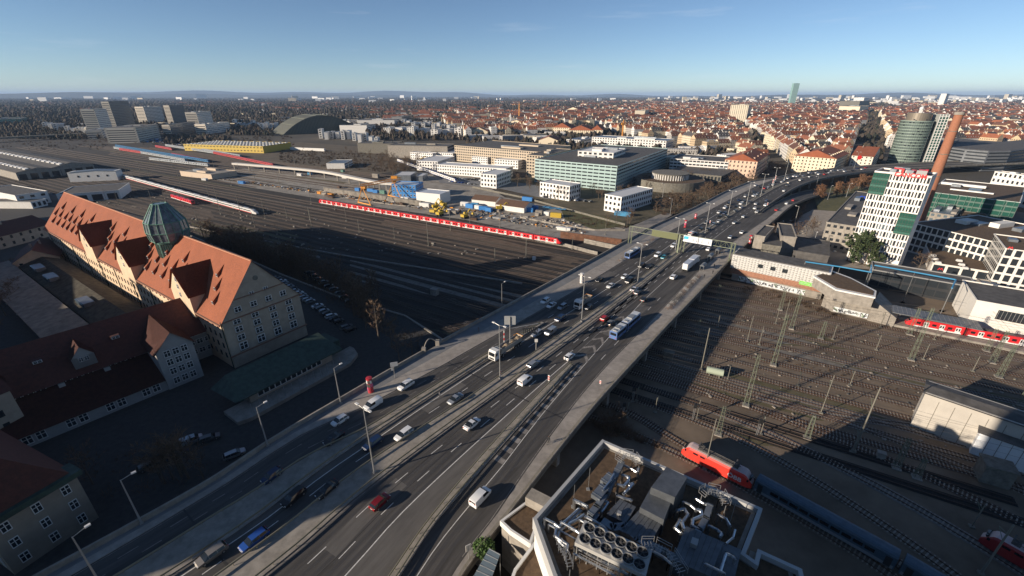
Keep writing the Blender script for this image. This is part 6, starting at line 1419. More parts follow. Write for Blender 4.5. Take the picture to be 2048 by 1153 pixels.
# towers
flat('cream_tower', 'cream office tower with a grid of small windows standing above the roofs', 'building', (1461,241),(1491,244),(1498,240), 51, mat('cream_tower', (0.66,0.58,0.44), .8), floors=14, pitch=5.5, wf=.5, hf=.5)
flat('beige_block', 'beige high rise with a dark side between orange roofs', 'building', (1276,239),(1288,242),(1296,239), 32, mat('beige_block', (0.50,0.44,0.34), .8), floors=8, winL=False, win=False)
v = P(1581,213,0); t = T('far_glass_tower', 'pale green glass skyscraper standing alone on the horizon', 'building', None, (v.x,v.y,0)); hh = zat(v,167)
b = MB(); b.prism([(-22,-14),(22,-14),(26,10),(-20,14)], 0, hh); b.build('curtain_wall', mat('far_green_glass', (0.22,0.36,0.33), .3), t)
b = MB()
for k in range(30): b.box((1,-14.3,hh*(k+.5)/30),(45,.5,1.2))
b.build('floor_band', mat('far_tower_band', (0.40,0.52,0.48), .5), t)
flat('horizon_block', 'white high rise with a step at the horizon right of the glass skyscraper', 'building', (1712,211),(1724,212),(1734,211), 62, C['whitew'], floors=10, win=False, winL=False)
flat('horizon_block', 'grey glass office with wide lower wing right of the horizon skyscraper', 'building', (1690,219),(1715,221),(1735,219), 48, C['concd'], floors=8, win=False, winL=False)
flat('horizon_block', 'cream blocks below the grey glass office near the horizon', 'building', (1688,229),(1715,232),(1733,229), 36, cr, floors=6, win=False, winL=False)
flat('horizon_block', 'slim white high rise on the horizon right of the round glass tower', 'building', (1878,214),(1884,215),(1890,214), 90, C['whitew'], win=False, winL=False)
v = P(1810,238,0)
# arch hall
a0_, a1_ = P(567,270,0), P(722,262,0); t = T('arched_hall', 'huge dark steel arched hall with glazed front behind the wasteland', 'hall', None, (a0_.x,a0_.y,0), math.atan2(a1_.y-a0_.y,a1_.x-a0_.x)); L = (a1_-a0_).length; hz = zat((a0_+a1_)/2, 231); b = MB(); g = MB(); n = 28
ar = lambda k, y: (L*k/n, y, hz*(1-((k/n-.5)*2)**2)+.2)
for k in range(n):
    b.face([ar(k,0), ar(k+1,0), ar(k+1,95), ar(k,95)]); b.face([ar(k+1,0), ar(k,0), (ar(k,0)[0],0,ar(k,0)[2]-2.5), (ar(k+1,0)[0],0,ar(k+1,0)[2]-2.5)])
    q = [(L*k/n,3,-1),(L*(k+1)/n,3,-1),(ar(k+1,3)),(ar(k,3))]; g.face(q)
b.build('roof', mat('arch_roof', (0.10,0.10,0.075), .7, 0, .3, .2), t); g.build('glazed_front', mat('arch_front', (0.06,0.065,0.05), .4), t)
b = MB()
for k in range(1, n*2): q = ar(k/2,2.8); b.box((q[0],2.7,(q[2]-1)/2),(.6,.4,max(.1,q[2])))
for k in range(0,n+1,4): b.path([Vector(ar(k,y))+Vector((0,0,.3)) for y in (0,95)], .5, 4)
b.build('steel_rib', mat('arch_rib', (0.14,0.15,0.11), .6), t)
# left towers
lt = mat('tower_white_frame', (0.70,0.67,0.61), .7); ltd = mat('dark_tower', (0.12,0.12,0.12), .4)
GL = 'high rise offices beyond the railway yard'
TWL = [((192,264),(206,270),(229,266),52,lt,'leftmost slim tower with white balconies beyond the yard','plain'),((221,257),(237,263),(274,258),66,ltd,'widest and darkest tower slab beyond the yard','plain'),((286,246),(298,252),(333,249),50,lt,'checkered white grid tower, second group from the left','plain'),
 ((336,246),(350,253),(378,250),54,ltd,'dark tower with a triangular sunlit corner','plain'),((391,256),(402,262),(430,257),42,lt,'pale office tower stepping down to the right','plain'),((402,262),(415,268),(462,262),20,lt,'long pale office wing right of the stepping tower','plain'),
 ((262,268),(300,276),(322,268),20,ltd,'dark glazed low block between the towers','plain'),((330,265),(345,272),(395,264),22,ltd,'dark low block in the shade of the right towers','plain'),((230,279),(280,286),(322,276),26,mat('lit_office', (0.58,0.52,0.43), .7),'wide sunlit office block with six window bands','plain'),((192,272),(208,278),(228,272),16,lt,'low white balcony block at the foot of the leftmost tower','plain')]
CL_ = mat('sunlit_cladding', (0.70,0.62,0.50), .7)  # pale bands that paint sunlight onto the towers' left faces
for i, (L_, N_, R_, h_, m_, lb, kd) in enumerate(TWL):
    dark = m_ is ltd; fl = int(h_/3.6)
    t_, f_ = flat('office_high_rise' if h_ > 30 else 'office_block', lb, 'building', L_, N_, R_, h_, m_, C['roofg'], group=GL, win=None, winL=False, floors=fl, dmax=(24 if not dark else 15) if i != 8 else 46, pitch=5, wf=.6, hf=.5, kind=kd, cap=100)
    cl = MB(); wn_ = MB(); s_ = f_.sgn
    for k in range(fl): cl.box((-.2, f_.d/2*s_, h_*(k+.32)/fl),(.5, f_.d, h_/fl*.6)); wn_.box((-.06, f_.d/2*s_, h_*(k+.8)/fl),(.2, f_.d*.94, h_/fl*.34))
    cl.box((-.2, f_.d*.02*s_, h_/2),(.5,f_.d*.06,h_)); cl.box((-.2, f_.d*.98*s_, h_/2),(.5,f_.d*.06,h_)); cl.box((-.2, f_.d/2*s_, h_-.6),(.5,f_.d,1.6))
    q_ = cl.build('sunlit_band', CL_, t_); wn_.build('window_band', C['glass'], q_)
rnd = random.Random(5); i = 0
for (x0, x1, y0, y1, n, nm) in [(90,190,258,272,9,'beyond the railway yard at the left'),(468,560,254,264,10,'left of the arched hall'),(640,762,275,288,11,'right of the arched hall'),(765,925,250,268,16,'in the white quarter behind the grey offices'),(770,1005,268,276,10,'along the street behind the grey offices')]:
    for k in range(n):
        x = x0+(x1-x0)*(k+.5)/n; y = y0+(y1-y0)*(k+.5)/n+rnd.uniform(-3,3); w = (x1-x0)/n*.8
        flat('white_apartment_block', 'white apartment block, %s from left %s' % (ordn(k), nm), 'building', (x-w*.45,y-1.5),(x,y),(x+w*.5,y-2.5), rnd.uniform(11,17), C['whitew'], C['zinc'], group='white apartment blocks '+nm, floors=4, pitch=5, wf=.5, hf=.5, win=False, winL=False if k % 2 else None, roofstuff=(k % 2 == 0))
for L_, N_, R_, h_, m_, lb in [((742,300),(790,308),(808,302),14,C['concd'],'grey office block left of the two long grey slabs'),((808,306),(896,318),(910,312),16,C['conc'],'long grey office slab with horizontal window bands'),((625,240),(632,242),(652,240),14,cr,'small pale tower block on the wooded horizon'),((797,248),(805,250),(826,247),22,ltd,'dark office tower in the white quarter'),
  ((700,262),(735,266),(752,262),16,C['whitew'],'white office with bands right behind the arched hall'),((660,250),(700,254),(730,251),14,C['whitew'],'low white office row above the arched hall'),((735,250),(790,255),(800,251),18,C['whitew'],'longest white office row behind the arched hall'),((0,238),(30,242),(60,238),12,cr,'pale block at the far left below the horizon'),((55,232),(70,235),(92,232),14,C['conc'],'grey block at the far left below the horizon'),((17,247),(45,252),(60,247),18,C['coppr'],'greenish apartment block at the left edge')]:
    flat('office_block', lb, 'building', L_, N_, R_, h_, m_, C['roofg'], floors=max(2,int(h_/3.5)), win=None, winL=False, pitch=6, wf=.9, hf=.4)
# yellow hall
YH, f = flat('yellow_hall', 'long yellow hall with a grey roof dotted with skylights', 'hall', (424,295),(528,307),(584,298), 9.5, C['yellow'], C['concd'], win=False, winL=None, floors=2, pitch=6, wf=.5, hf=.25, roofstuff=False, trim=C['yellow'])
b = MB()
for i in range(9):
    for j in range(12): b.box((f.w*(i+.5)/9, f.d*(j+.5)/12*f.sgn, 9.9),(4,2.4,.7))
b.build('skylight', C['white'], YH)
wall('long_wall', Q([(582,300),(650,303)]), 0, 4, 3, 'whitew', 'long low white structure right of the yellow hall', 'shed')
# depots at the left
for L_, N_, R_, h_, r_, lb in [(330,(108,354),36,9,4,'long depot hall with a row of bright skylight strips on its roof'),(290,(38,362),34,8,3,'second long depot hall at the left edge with striped skylights'),(80,(158,346),12,6,2,'low narrow shed along the right side of the long depot hall')]:
    g_, f = gable('depot_hall', lb, 'depot', pix(P(*N_)-Vector((.8634,-.5045,0))*L_), N_, pix(P(*N_)+Vector((.5045,.8634,0))*R_), h_, r_, C['conc'], C['roofg'], group='railway depot halls at the left', along='y', pitch=9, floors=1, chim=0, wn=False)
    b = MB()
    for k in range(22): b.box((f.w*.28, (k+.5)/22*f.d*f.sgn, h_+r_*.56+.6),(3.0, f.d/22*.66, .9), 0, 0, -math.atan2(r_, f.w/2))
    b.build('skylight_strip', C['white'], g_)
    b = MB()
    for k in range(4): b.box((f.w*(k+.5)/4, -.1*f.sgn, h_*.38),(f.w/6,.3,h_*.7))
    b.build('hall_door', C['glass'], g_)
flat('workshop', 'white workshop building with a smooth sloping front at the left edge', 'building', (5,398),(42,418),(105,408), 10, C['whitew'], C['roofg'], win=None, winL=False, floors=2, pitch=5, wf=.4, hf=.35, roofstuff=False)
flat('workshop', 'long dark roofed engine shed with wide shaded doors', 'building', (62,372),(120,408),(243,398), 7, C['whitew'], C['roofg'], win=None, winL=False, floors=1, pitch=9, wf=.7, hf=.7, kind='plain', first=.4, roofstuff=False, dmax=38)
flat('workshop', 'small white annex standing in front of the sloping workshop', 'building', (38,406),(68,421),(98,414), 6, C['whitew'], C['roofg'], win=None, winL=False, floors=1, roofstuff=False)
g_, f = gable('train_shed', 'white train wash shed at the tail of the white high speed train', 'shed', (197,349),(237,361),(249,357), 9.5, 1.2, C['whitew'], C['zinc'], wn=False, chim=0)
for k in range(4): b = MB(); b.box((-.05, f.d*(.2+.2*k)*f.sgn, 5.2),(.2,1.4,1.8)); b.build('window', C['glass'], g_)
flat('concrete_ruin', 'bright concrete ramp building site left of the viaduct', 'building', (378,350),(425,360),(475,352), 5, mat('new_concrete', (0.5,0.40,0.30), .9), C['gravel'], win=False, winL=False)
# concrete viaduct
vp = [P(x,y,0) for x,y in [(470,339),(560,347),(650,357),(720,372),(760,380),(800,384)]]
t = T('viaduct', 'long pale concrete viaduct on single columns crossing the yard', 'bridge', None, tuple(vp[0])); o = vp[0]; b = MB(); c_ = MB()
cp = catmull([(p.x,p.y) for p in vp], 6)
for p, q in zip(cp[:-1], cp[1:]):
    d = (q-p).normalized(); n = Vector((-d.y,d.x,0))*2.4; b.prism([(p-n-o)[:2],(q-n-o)[:2],(q+n-o)[:2],(p+n-o)[:2]], 5.6, 7.6)
for k, p in enumerate(cp):
    if k % 2 == 0: c_.box((p.x-o.x,p.y-o.y,2.8),(1.2,1.2,5.6)); c_.box((p.x-o.x,p.y-o.y,5.3),(2.6,2.6,.6))
b.build('viaduct_deck', mat('viaduct_concrete', (0.50,0.47,0.42), .85), t); c_.build('viaduct_column', C['conc'], t)
# far road bridge at the left
a, c = P(-40,287,0), P(225,272,0); wall('far_bridge', [a,c], 6, 8.5, 12, 'concd', 'far dark road bridge crossing the tracks at the left', 'bridge')
# construction site
flat('blue_container_office', 'three storey stack of blue site containers beside the gantry crane', 'building', (796,390),(833,397),(848,389), 10.5, C['blue'], mat('container_roof', (0.45,0.50,0.56), .6), win=None, winL=None, floors=3, kind='thin', pitch=3, wf=.4, hf=.45, roofstuff=False)
flat('white_site_hall', 'white site hall right of the blue container stack', 'hall', (839,403),(881,410),(901,402), 8, C['white'], mat('hall_sheet', (0.50,0.53,0.57), .5), win=False, winL=False, roofstuff=False)
gable('brown_roof_shed', 'left of two white sheds with brown roofs', 'shed', (955,404),(991,414),(1006,407), 4, 2.6, C['whitew'], C['brownroof'], along='y', wn=False, chim=0, group='white sheds with brown roofs')
gable('brown_roof_shed', 'right of two white sheds with brown roofs, larger', 'shed', (1000,416),(1048,427),(1068,418), 4, 2.8, C['whitew'], C['brownroof'], along='y', wn=False, chim=0, group='white sheds with brown roofs')
flat('container_office', 'grey container sheds right of the gantry crane, under the trees', 'building', (800,357),(822,364),(834,356), 6, C['zinc'], wroof, win=False, winL=False, roofstuff=False)
flat('container_office', 'grey container shed beside the blue white train', 'building', (838,360),(846,363),(856,357), 5, C['zinc'], wroof, win=False, winL=False, roofstuff=False)
flat('container_office', 'white and grey container huts in the middle of the yard tracks', 'building', (668,332),(690,338),(706,330), 6, C['whitew'], C['zinc'], win=None, winL=False, floors=2, roofstuff=False)
def cont(x, y, col, lb, L=6, rz=-20, z=0, w=2.4, h=2.6):
    v = P(x,y,z); b = MB(); b.box((0,0,h/2),(L,w,h)); b.box((L/2+.03,0,h/2),(.06,w*.9,h*.9)); q = b
    n = int(L/.5)
    for k in range(n): q.box((-L/2+.25+k*.5,-w/2-.03,h/2),(.22,.07,h*.86))
    o = q.build('shipping_container', C[col], None, label=lb, cat='container', group='containers on the building site'); o.location = (v.x,v.y,z+.05); o.rotation_euler.z = R(rz)
for i, (x,y,c_,L_,h_) in enumerate([(716,382,'blue',5,2.5),(728,380,'orange',5,3),(742,384,'blue',7,2.6),(752,386,'blue',5,2.4),(766,388,'coppr',6,3),(785,392,'conc',8,5),(811,402,'white',8,3),(930,412,'white',7,3),(940,416,'blue',7,3),(950,413,'skyblue',6,2.6),(957,418,'white',6,2.6),(967,421,'blue',7,3),(978,424,'blue',5,3),
   (1056,424,'blue',8,3),(1065,419,'blue',9,3),(1078,428,'conc',5,2.6),(1094,431,'white',4,2.6),(1112,435,'yellow',8,3.2),(1245,432,'skyblue',12,3),(1258,422,'white',8,3),(1055,402,'blue',9,3),(905,428,'conc',7,2.5),(850,414,'white',9,3),(1128,461,'white',9,2),(640,388,'orange',4,2),(662,392,'orange',5,2),(690,357,'whitew',6,2.6),(752,356,'conc',8,4),(600,352,'whitew',6,2.4),(620,350,'skyblue',5,2.2),(484,368,'blue',7,2.5),(686,345,'coppr',4,2.6),(410,361,'white',6,2)]):
    cont(x, y, c_, '%s site container, %s from the left on the building site' % ({'coppr':'green','conc':'grey','whitew':'pale','skyblue':'light blue'}.get(c_,c_), ordn(i)), L_, -25+7*math.sin(i*3), 0, 2.6, h_)
b = MB()
for k in range(14): b.box((k*1.3-8, .5*math.sin(k), 2.9+.2*math.cos(k*2)),(1.3,4.5-.1*k,.15), .1*math.sin(k))
o = b.build('blue_canopy', C['skyblue'], None, label='torn light blue canopy roof beside the yellow container', cat='canopy'); v = P(1108,424,0); o.location = (v.x,v.y,0); o.rotation_euler.z = R(-30)
rs = random.Random(14)
for k in range(16):
    x_, y_ = rs.uniform(600,1130), 0; y_ = 372+(x_-600)*.14+rs.uniform(-8,22); v = P(x_,y_,0); L_, W_, H_ = rs.uniform(3,9), rs.uniform(2,3), rs.uniform(1.2,2.8); b = MB()
    for j in range(rs.randint(3,6)): b.box((rs.uniform(-.3,.3), rs.uniform(-.2,.2), H_*(j+.5)/6),(L_*rs.uniform(.8,1),W_*rs.uniform(.7,1),H_/7), rs.uniform(-.06,.06))
    o = b.build('material_stack', C[rs.choice(['conc','sleeper','galv','rust','brownroof','gravel'])], None, label='%s flat stack of planks and steel from the left on the building site' % ordn(k), cat='material stack', group='material stacks on the building site'); o.location = (v.x,v.y,.05); o.rotation_euler.z = R(-30)+rs.uniform(-.3,.3)
# gantry crane
def gantry():
    pts = {k: P(x,y,0) for k,(x,y) in {'a':(716,406),'b':(742,412),'c':(776,392),'d':(803,399)}.items()}
    o = pts['a']; t = T('gantry_crane', 'yellow portal gantry crane standing over the excavation pit', 'crane', None, tuple(o)); A, B, C_, D_ = [pts[k]-o for k in 'abcd']; H = 14
    m1, m2 = (A+B)/2+Vector((0,0,H)), (C_+D_)/2+Vector((0,0,H))
    for p, q, nm in ((A,m1,'leg'),(B,m1,'leg'),(C_,m2,'leg'),(D_,m2,'leg')): b = MB(); b.tube(p,q,.45,4,0,.3); b.build(nm, C['orange'], t)
    for p, q in ((A,B),(C_,D_)): b = MB(); b.tube(p+Vector((0,0,.6)),q+Vector((0,0,.6)),.5,4); b.build('bogie_beam', C['orange'], t)
    d = (m2-m1).normalized(); n = Vector((-d.y,d.x,0)); e0, e1 = m1-d*1, m2+d*9; b = MB()
    for s_ in (-1,1):
        for z_ in (0,1.8): b.tube(e0+n*s_+Vector((0,0,z_)), e1+n*s_+Vector((0,0,z_)), .2, 4)
        k = int((e1-e0).length/2)
        for i in range(k): p = e0.lerp(e1,i/k)+n*s_; q = e0.lerp(e1,(i+1)/k)+n*s_; b.tube(p+Vector((0,0,1.8*(i%2))), q+Vector((0,0,1.8*((i+1)%2))), .1, 4)
    b.build('girder', C['orange'], t); b = MB(); q = m2+d*2; b.box((q.x,q.y,q.z+2.8),(5,3,2)); b.box((q.x,q.y,q.z-1),(2,2,1.5)); b.build('trolley', C['orange'], t)
gantry()
def tower_crane(x, y, ytop, lb, jib=30, m='orange', rz=0.3):
    v = P(x,y,0); h = zat(v, ytop); w = .9*h/40; t = T('tower_crane', lb, 'crane', 'tower cranes over the old quarter', (v.x,v.y,0), rz); b = MB()
    for sx in (-1,1):
        for sy in (-1,1): b.tube((sx*w,sy*w,0),(sx*w,sy*w,h),.25,3)
    n = int(h/(3*w))
    for k in range(n):
        z0, z1 = h*k/n, h*(k+1)/n
        for s_ in (-1,1): b.tube((-w,s_*w,z0),(w,s_*w,z1),.16,3); b.tube((s_*w,-w,z0),(s_*w,w,z1),.16,3)
    b.build('crane_mast', C[m], t); b = MB(); b.tube((-jib*.35,0,h),(jib,0,h),.35,3); b.tube((-jib*.35,0,h),(0,0,h+6),.2,3); b.tube((jib*.8,0,h),(0,0,h+6),.2,3); b.tube((0,0,h),(0,0,h+6),.5,3); b.box((-jib*.33,0,h-1),(3,2,3)); b.build('jib', C[m], t)
tower_crane(1038,246,209,'yellow tower crane with a long jib left of the old school',60); tower_crane(1243,288,247,'orange tower crane in front of the long white building',6); tower_crane(1094,220,205,'small far tower crane above the woods',55)
# pit, piled walls, clutter
wall('pit_wall', Q([(640,382),(700,398),(782,410),(840,416)]), 0, .6, .8, 'conc', 'concrete edge of the excavation pit behind the red train')
b = MB(); rnd = random.Random(9); pa, pb = P(650,384,0), P(842,413,0); n = 90
pc = [pa.lerp(pb, k/n) for k in range(n+1)]; d = (pb-pa).normalized(); nn = Vector((-d.y,d.x,0))
sheet('pit_floor', [pa-nn*7, pb-nn*7, pb, pa], .03, C['earth'])
for p in pc: b.tube(p+Vector((0,0,0)), p+Vector((0,0,4.2)), .9, 6)
b.build('pile_wall', C['gravel'], None, label='pale bored pile wall of the excavation pit beside the gantry crane', cat='wall')
def excav(x, y, lb, rz, s=1.0):
    v = P(x,y,0); t = T('excavator', lb, 'excavator', 'excavators on the building site', (v.x,v.y,.02), rz); t.scale = (s,)*3
    b = MB(); b.box((0,.95,.45),(3.4,.6,.9)); b.box((0,-.95,.45),(3.4,.6,.9)); b.build('crawler_track', C['black'], t)
    b = MB(); b.box((-.5,0,1.6),(3.0,2.4,1.3)); b.box((.7,.6,2.2),(1.3,1.0,1.6)); b.build('cab', C['yellow'], t)
    b = MB(); b.tube((1,-.2,1.8),(3.6,-.2,4.2),.28,4); b.tube((3.6,-.2,4.2),(5.6,-.2,2.0),.2,4); b.box((5.6,-.2,1.4),(.9,1.0,.9)); b.build('boom', C['yellow'], t)
for i,(x,y,rz) in enumerate([(872,418,.5),(886,414,2.5),(868,428,-.4),(880,432,1),(1000,421,.2),(845,322,1.0),(930,437,.9)]): excav(x,y,['yellow excavator right of the pit end','yellow excavator with raised arm behind the white box','orange excavator by the red train','small yellow excavator below the others','excavator among the blue containers','yellow excavator between the container offices','excavator beside the site cabins'][i],rz,1.4)
def debris(name, label, quad, n, mats_, smin, smax, seed):
    rnd = random.Random(seed); a, b_, c, d = [P(x,y,0) for x,y in quad]; m = MB()
    for k in range(n):
        u, v = rnd.random(), rnd.random(); p = a.lerp(b_,u).lerp(d.lerp(c,u),v); s = rnd.uniform(smin,smax); m.box((p.x,p.y,s*.35),(s*rnd.uniform(.6,2.6),s,s*rnd.uniform(.3,.9)), rnd.uniform(0,3.1), rnd.randrange(len(mats_)))
    return m.build(name, mats_, None, label=label, cat='debris', kind='stuff')
debris('building_material', 'scattered timber, steel and barriers on the building site', [(390,352),(640,388),(1180,470),(1160,445)], 900, [C['conc'],C['earth'],C['conc'],C['concd'],C['galv'],C['orange'],C['brownroof'],C['white'],C['gravel'],C['earth'],C['roofg']], .4, 1.4, 3)
debris('building_material', 'scattered goods and vans along the far yard street', [(280,284),(420,296),(470,300),(300,276)], 260, [C['white'],C['conc'],C['roofg'],C['blue']], 1.0, 3.0, 4)
debris('trackside_litter', 'trackside cabinets, stones and sleepers between the tracks', [(300,370),(1100,520),(600,500),(60,420)], 260, [C['conc'],C['gravel'],C['sleeper']], .4, 1.0, 6)
debris('trackside_litter', 'cabinets, cable covers and stones between the right hand tracks', [(1480,570),(2040,690),(2040,960),(1400,800)], 260, [C['conc'],C['concd'],C['sleeper'],C['roofg']], .2, .5, 8)
# piled fence walls near the bridge
b = MB(); pa, pb = P(1122,476,0), P(1240,492,0); n = 40
for k in range(n+1): p = pa.lerp(pb,k/n); b.box((p.x,p.y,2.0),(.9,1.0,4.0))
b.build('sheet_pile_wall', mat('rusty_piles', (0.20,0.10,0.06), .9, 0, .6, .3), None, label='rusty sheet pile wall between the train and the bridge', cat='wall')
sheet('service_road', Q([(1095,470),(1150,462),(1235,462),(1275,448),(1330,425),(1345,430),(1300,458),(1255,478),(1200,484),(1120,478)]), .09, mat('service_road', (0.24,0.22,0.195), .9, 0, .2, .15))
wall('green_fence', Q([(945,376),(1050,398),(1160,428),(1250,452)]), 0, 1.5, .12, 'concd', 'long grey green fence along the bank above the site', 'fence')
wall('site_wall', Q([(1040,436),(1120,452),(1190,462),(1250,462)]), 0, 1.0, .5, 'conc', 'low concrete barrier line on the building site')
# ================= STREET FURNITURE =================
def lamp_proto(h, double=True, head=.9):
    t = T('street_lamp', 'x', 'street lamp'); b = MB(); b.tube((0,0,0),(0,0,h),.17,7,0,.09); b.box((0,0,.15),(.6,.6,.3)); b.build('pole', C['galv'], t)
    for s in ((-1,1) if double else (1,)):
        b = MB(); b.tube((0,0,h-.1),(0,s*1.6,h+.15),.06,5); b.build('arm', C['galv'], t)
        b = MB(); b.box((0,s*1.9,h+.2),(.42,head,.2)); b.build('lamp_head', C['white'], t)
    return t
LP = lamp_proto(16.8); LS = lamp_proto(9.5, False, .7); used = {}
def place(proto, loc, rz, label, group, sc=1.0):
    if proto.name not in used: used[proto.name] = 1; o = proto
    else: o = copy_tree(proto)
    o.location = loc; o.rotation_euler = (0,0,rz); o['label'] = label; o['group'] = group
    o.scale = (1,1,1) if sc == 1.0 else (1,1,sc)
    return o
k = 0
for (x,y) in [(749,946),(1000,757),(1163,643),(1275,565),(1350,503),(1410,466),(1455,435),(1492,413),(1521,393),(1545,377),(1568,362),(1600,350),(1653,342),(1708,337)]:
    v = P(x,y,8.1); s, off = near_s(v); place(LP, v, heading(s), '%s tall twin armed lamp of the median, counted from the camera' % ordn(k), 'twin armed lamps along the median'); k += 1
for i,(x,y,z) in enumerate([(284,1048,8),(536,893,8),(682,808,8),(1004,617,1)]):
    place(LS, P(x,y,z), R(-40), ['single lamp at the bottom left, in deep shade beside the road wall','single lamp with bright head beside the slip road below the yard','single lamp above the advertising column on the left pavement','lone lamp in the shaded tracks left of the bridge'][i], 'single lamps beside the road', 1.15)
for i,(x,y,z) in enumerate([(205,1175,8),(1590,360,0),(1568,375,0),(1596,345,0),(1589,448,0),(1630,380,0),(1340,430,0),(1325,395,0),(1505,452,0),(1622,505,0),(1655,400,0),(1692,395,0)]):
    place(LS, P(x,y,z), R(-30+20*i), 'single street lamp, %s of the scattered lamps around the far bridge end' % ordn(i) if i else 'lamp with round bright heads at the bottom left edge', 'scattered street lamps', 1.25)
# sign gantry over the road
gp = [P(1259,487,8.1), P(1363,505,8.1), P(1460,525,8.1)]; t = T('sign_gantry', 'green steel sign gantry across the road with blank and white sign panels', 'sign gantry', None, tuple(gp[0])); o = gp[0]; GM = mat('gantry_green', (0.19,0.21,0.14), .6)
b = MB(); ZG0, ZG1 = 6.6, 9.4
for p in gp:
    for d_ in (-.6,.6): b.box((p.x-o.x+d_, p.y-o.y-d_*.6, 4.7),(.4,.4,9.4))
b.build('post', GM, t); b = MB(); A, Bq = gp[0]-o, gp[2]-o; A.z = 0; Bq.z = 0
for z in (ZG0,ZG1):
    for s in (-.6,.6): b.tube(A+Vector((s,-s*.6,z)), Bq+Vector((s,-s*.6,z)), .16, 4)
for k in range(25): p = A.lerp(Bq,k/24); b.tube(p+Vector((.6,-.36,ZG0)),p+Vector((.6,-.36,ZG1)),.07,4); b.tube(p+Vector((.6,-.36,ZG0 if k%2 else ZG1)),A.lerp(Bq,min(1,(k+1)/24))+Vector((.6,-.36,ZG1 if k%2 else ZG0)),.06,4)
b.build('truss', GM, t)
ga = math.atan2(Bq.y,Bq.x); gl_ = Bq.length
def gpan(f0, f1, m_, nm, z0=ZG0-.1, z1=ZG1+.2, y=-1.0):
    b = MB(); b.box((0,0,0),((f1-f0)*gl_,.15,z1-z0)); q = b.build(nm, m_, t); p = A.lerp(Bq,(f0+f1)/2); q.location = (p.x-y*math.sin(-ga)*-1, p.y+y, (z0+z1)/2); q.rotation_euler.z = ga; return q
gpan(.23,.49, mat('sign_back_olive', (0.13,0.14,0.065), .7), 'sign_back'); SW = mat('sign_white', (0.66,0.68,0.70), .5)
s1 = gpan(.545,.685, SW, 'sign_panel'); s2 = gpan(.69,.81, SW, 'sign_panel'); SBL = mat('sign_cyan', (0.05,0.45,0.62), .5)
b = MB(); b.box((-2.1,-.12,.5),(2.0,.06,1.4)); b.build('cyan_field', SBL, s1)
def arrow(parent, x, z):
    b = MB(); b.box((x,-.12,z+.2),(.12,.05,1.2)); b.box((x-.14,-.12,z-.35),(.4,.05,.1),0,0,-.8); b.box((x+.14,-.12,z-.35),(.4,.05,.1),0,0,.8); b.build('arrow', C['black'], parent)
arrow(s1,-3.2,0); arrow(s1,1.2,-.2); arrow(s1,2.9,-.2); arrow(s2,-1.4,-.2); arrow(s2,1.6,-.1)
gpan(.50,.515, GM, 'post_cover', 0, 9.4)
# blank backed sign with hanging traffic rack
v = P(1020,700,8.1); t = T('road_sign', 'grey backed double sign panel on a post with a red and white pole', 'sign', None, tuple(v), R(0)); b = MB(); b.tube((0,0,0),(0,0,11.5),.16,6); b.build('post', C['galv'], t)
b = MB(); b.box((0,.2,10.2),(3.4,.15,2.9)); b.box((0,.1,10.2),(3.5,.06,.12)); b.box((0,.1,11.2),(3.5,.06,.12)); b.box((.2,.1,10.2),(.08,.08,2.9)); b.build('sign_panel', mat('sign_back_grey', (0.32,0.33,0.33), .6), t)
b = MB(); b.path([Vector((0,0,7.5)),Vector((5,1.2,7.9)),Vector((8.6,2.2,8.0))], .1, 5); b.build('arm', C['galv'], t); b = MB()
for k in range(8):
    for j in range(2): b.box((4.2+k*.6,1.2+k*.15,5.6+j*.8),(.3,.5,.55))
b.box((6.3,1.8,6.6),(5.2,.3,.12),.25); b.build('signal_lamp', C['black'], t); b = MB()
for k in range(8): b.tube((-1.8,0,k*.85),(-1.8,0,(k+1)*.85),.12,6,k%2)
b.build('striped_pole', [C['red'],C['white']], t)
v = P(790,757,8.1); t = T('road_sign', 'small pale sign panel on a post at the left pavement edge', 'sign', None, tuple(v)); b = MB(); b.tube((0,0,0),(0,0,5.2),.09,5); b.build('post', C['galv'], t); b = MB(); b.box((.2,0,4.6),(2.0,.12,1.3),.3); b.box((-.5,0,3.0),(.5,.12,.8),.3); b.build('sign_panel', mat('sign_back_pale', (0.42,0.43,0.43), .6), t)
v = P(1072,700,8.1); t = T('road_sign', 'short post with pale box on the median below the signal rack', 'sign', None, tuple(v)); b = MB(); b.tube((0,0,0),(0,0,3.2),.16,6); b.build('post', C['galv'], t); b = MB(); b.box((0,0,3.3),(.9,.3,1.0)); b.build('sign_box', C['whitew'], t)
v = P(938,1120,8.1); t = T('road_sign', 'white sign panel on a post at the bottom of the right footway', 'sign', None, tuple(v)); b = MB(); b.tube((0,0,0),(0,0,3.6),.07,5); b.build('post', C['galv'], t); b = MB(); b.box((0,0,3.0),(.9,.1,1.5),.5); b.build('sign_panel', C['whitew'], t)
# striped hazard post and small red-white signs on lamp posts
def hazard(x, y, z, lb, h=1.6):
    v = P(x,y,z); t = T('hazard_post', lb, 'sign', 'red and white warning posts', tuple(v)); b = MB(); b.tube((0,0,0),(0,0,h*.55),.05,5); b.build('post', C['galv'], t); b = MB()
    for k in range(5): b.box((0,0,h*.55+k*h*.16),(.45,.1,h*.155), -.5, k%2)
    b.build('striped_panel', [C['white'],C['red']], t)
for x,y,lb,h in [(1097,768,'red and white post at the tip of the hatched wedge',2.2),(1001,756,'red and white plate at the foot of the second median lamp',2.0),(1419,450,'red and white plate in the median beyond the gantry',2.2),(1544,372,'large red and white signs in the far traffic jam',4.5),(1549,366,'upper red and white sign in the far traffic jam',5),(1534,414,'warning sign where the exit ramp leaves the highway',2.4),(1200,772,'small blue and white sign on the right footway railing',1.4)]: hazard(x,y,8.1,lb,h)
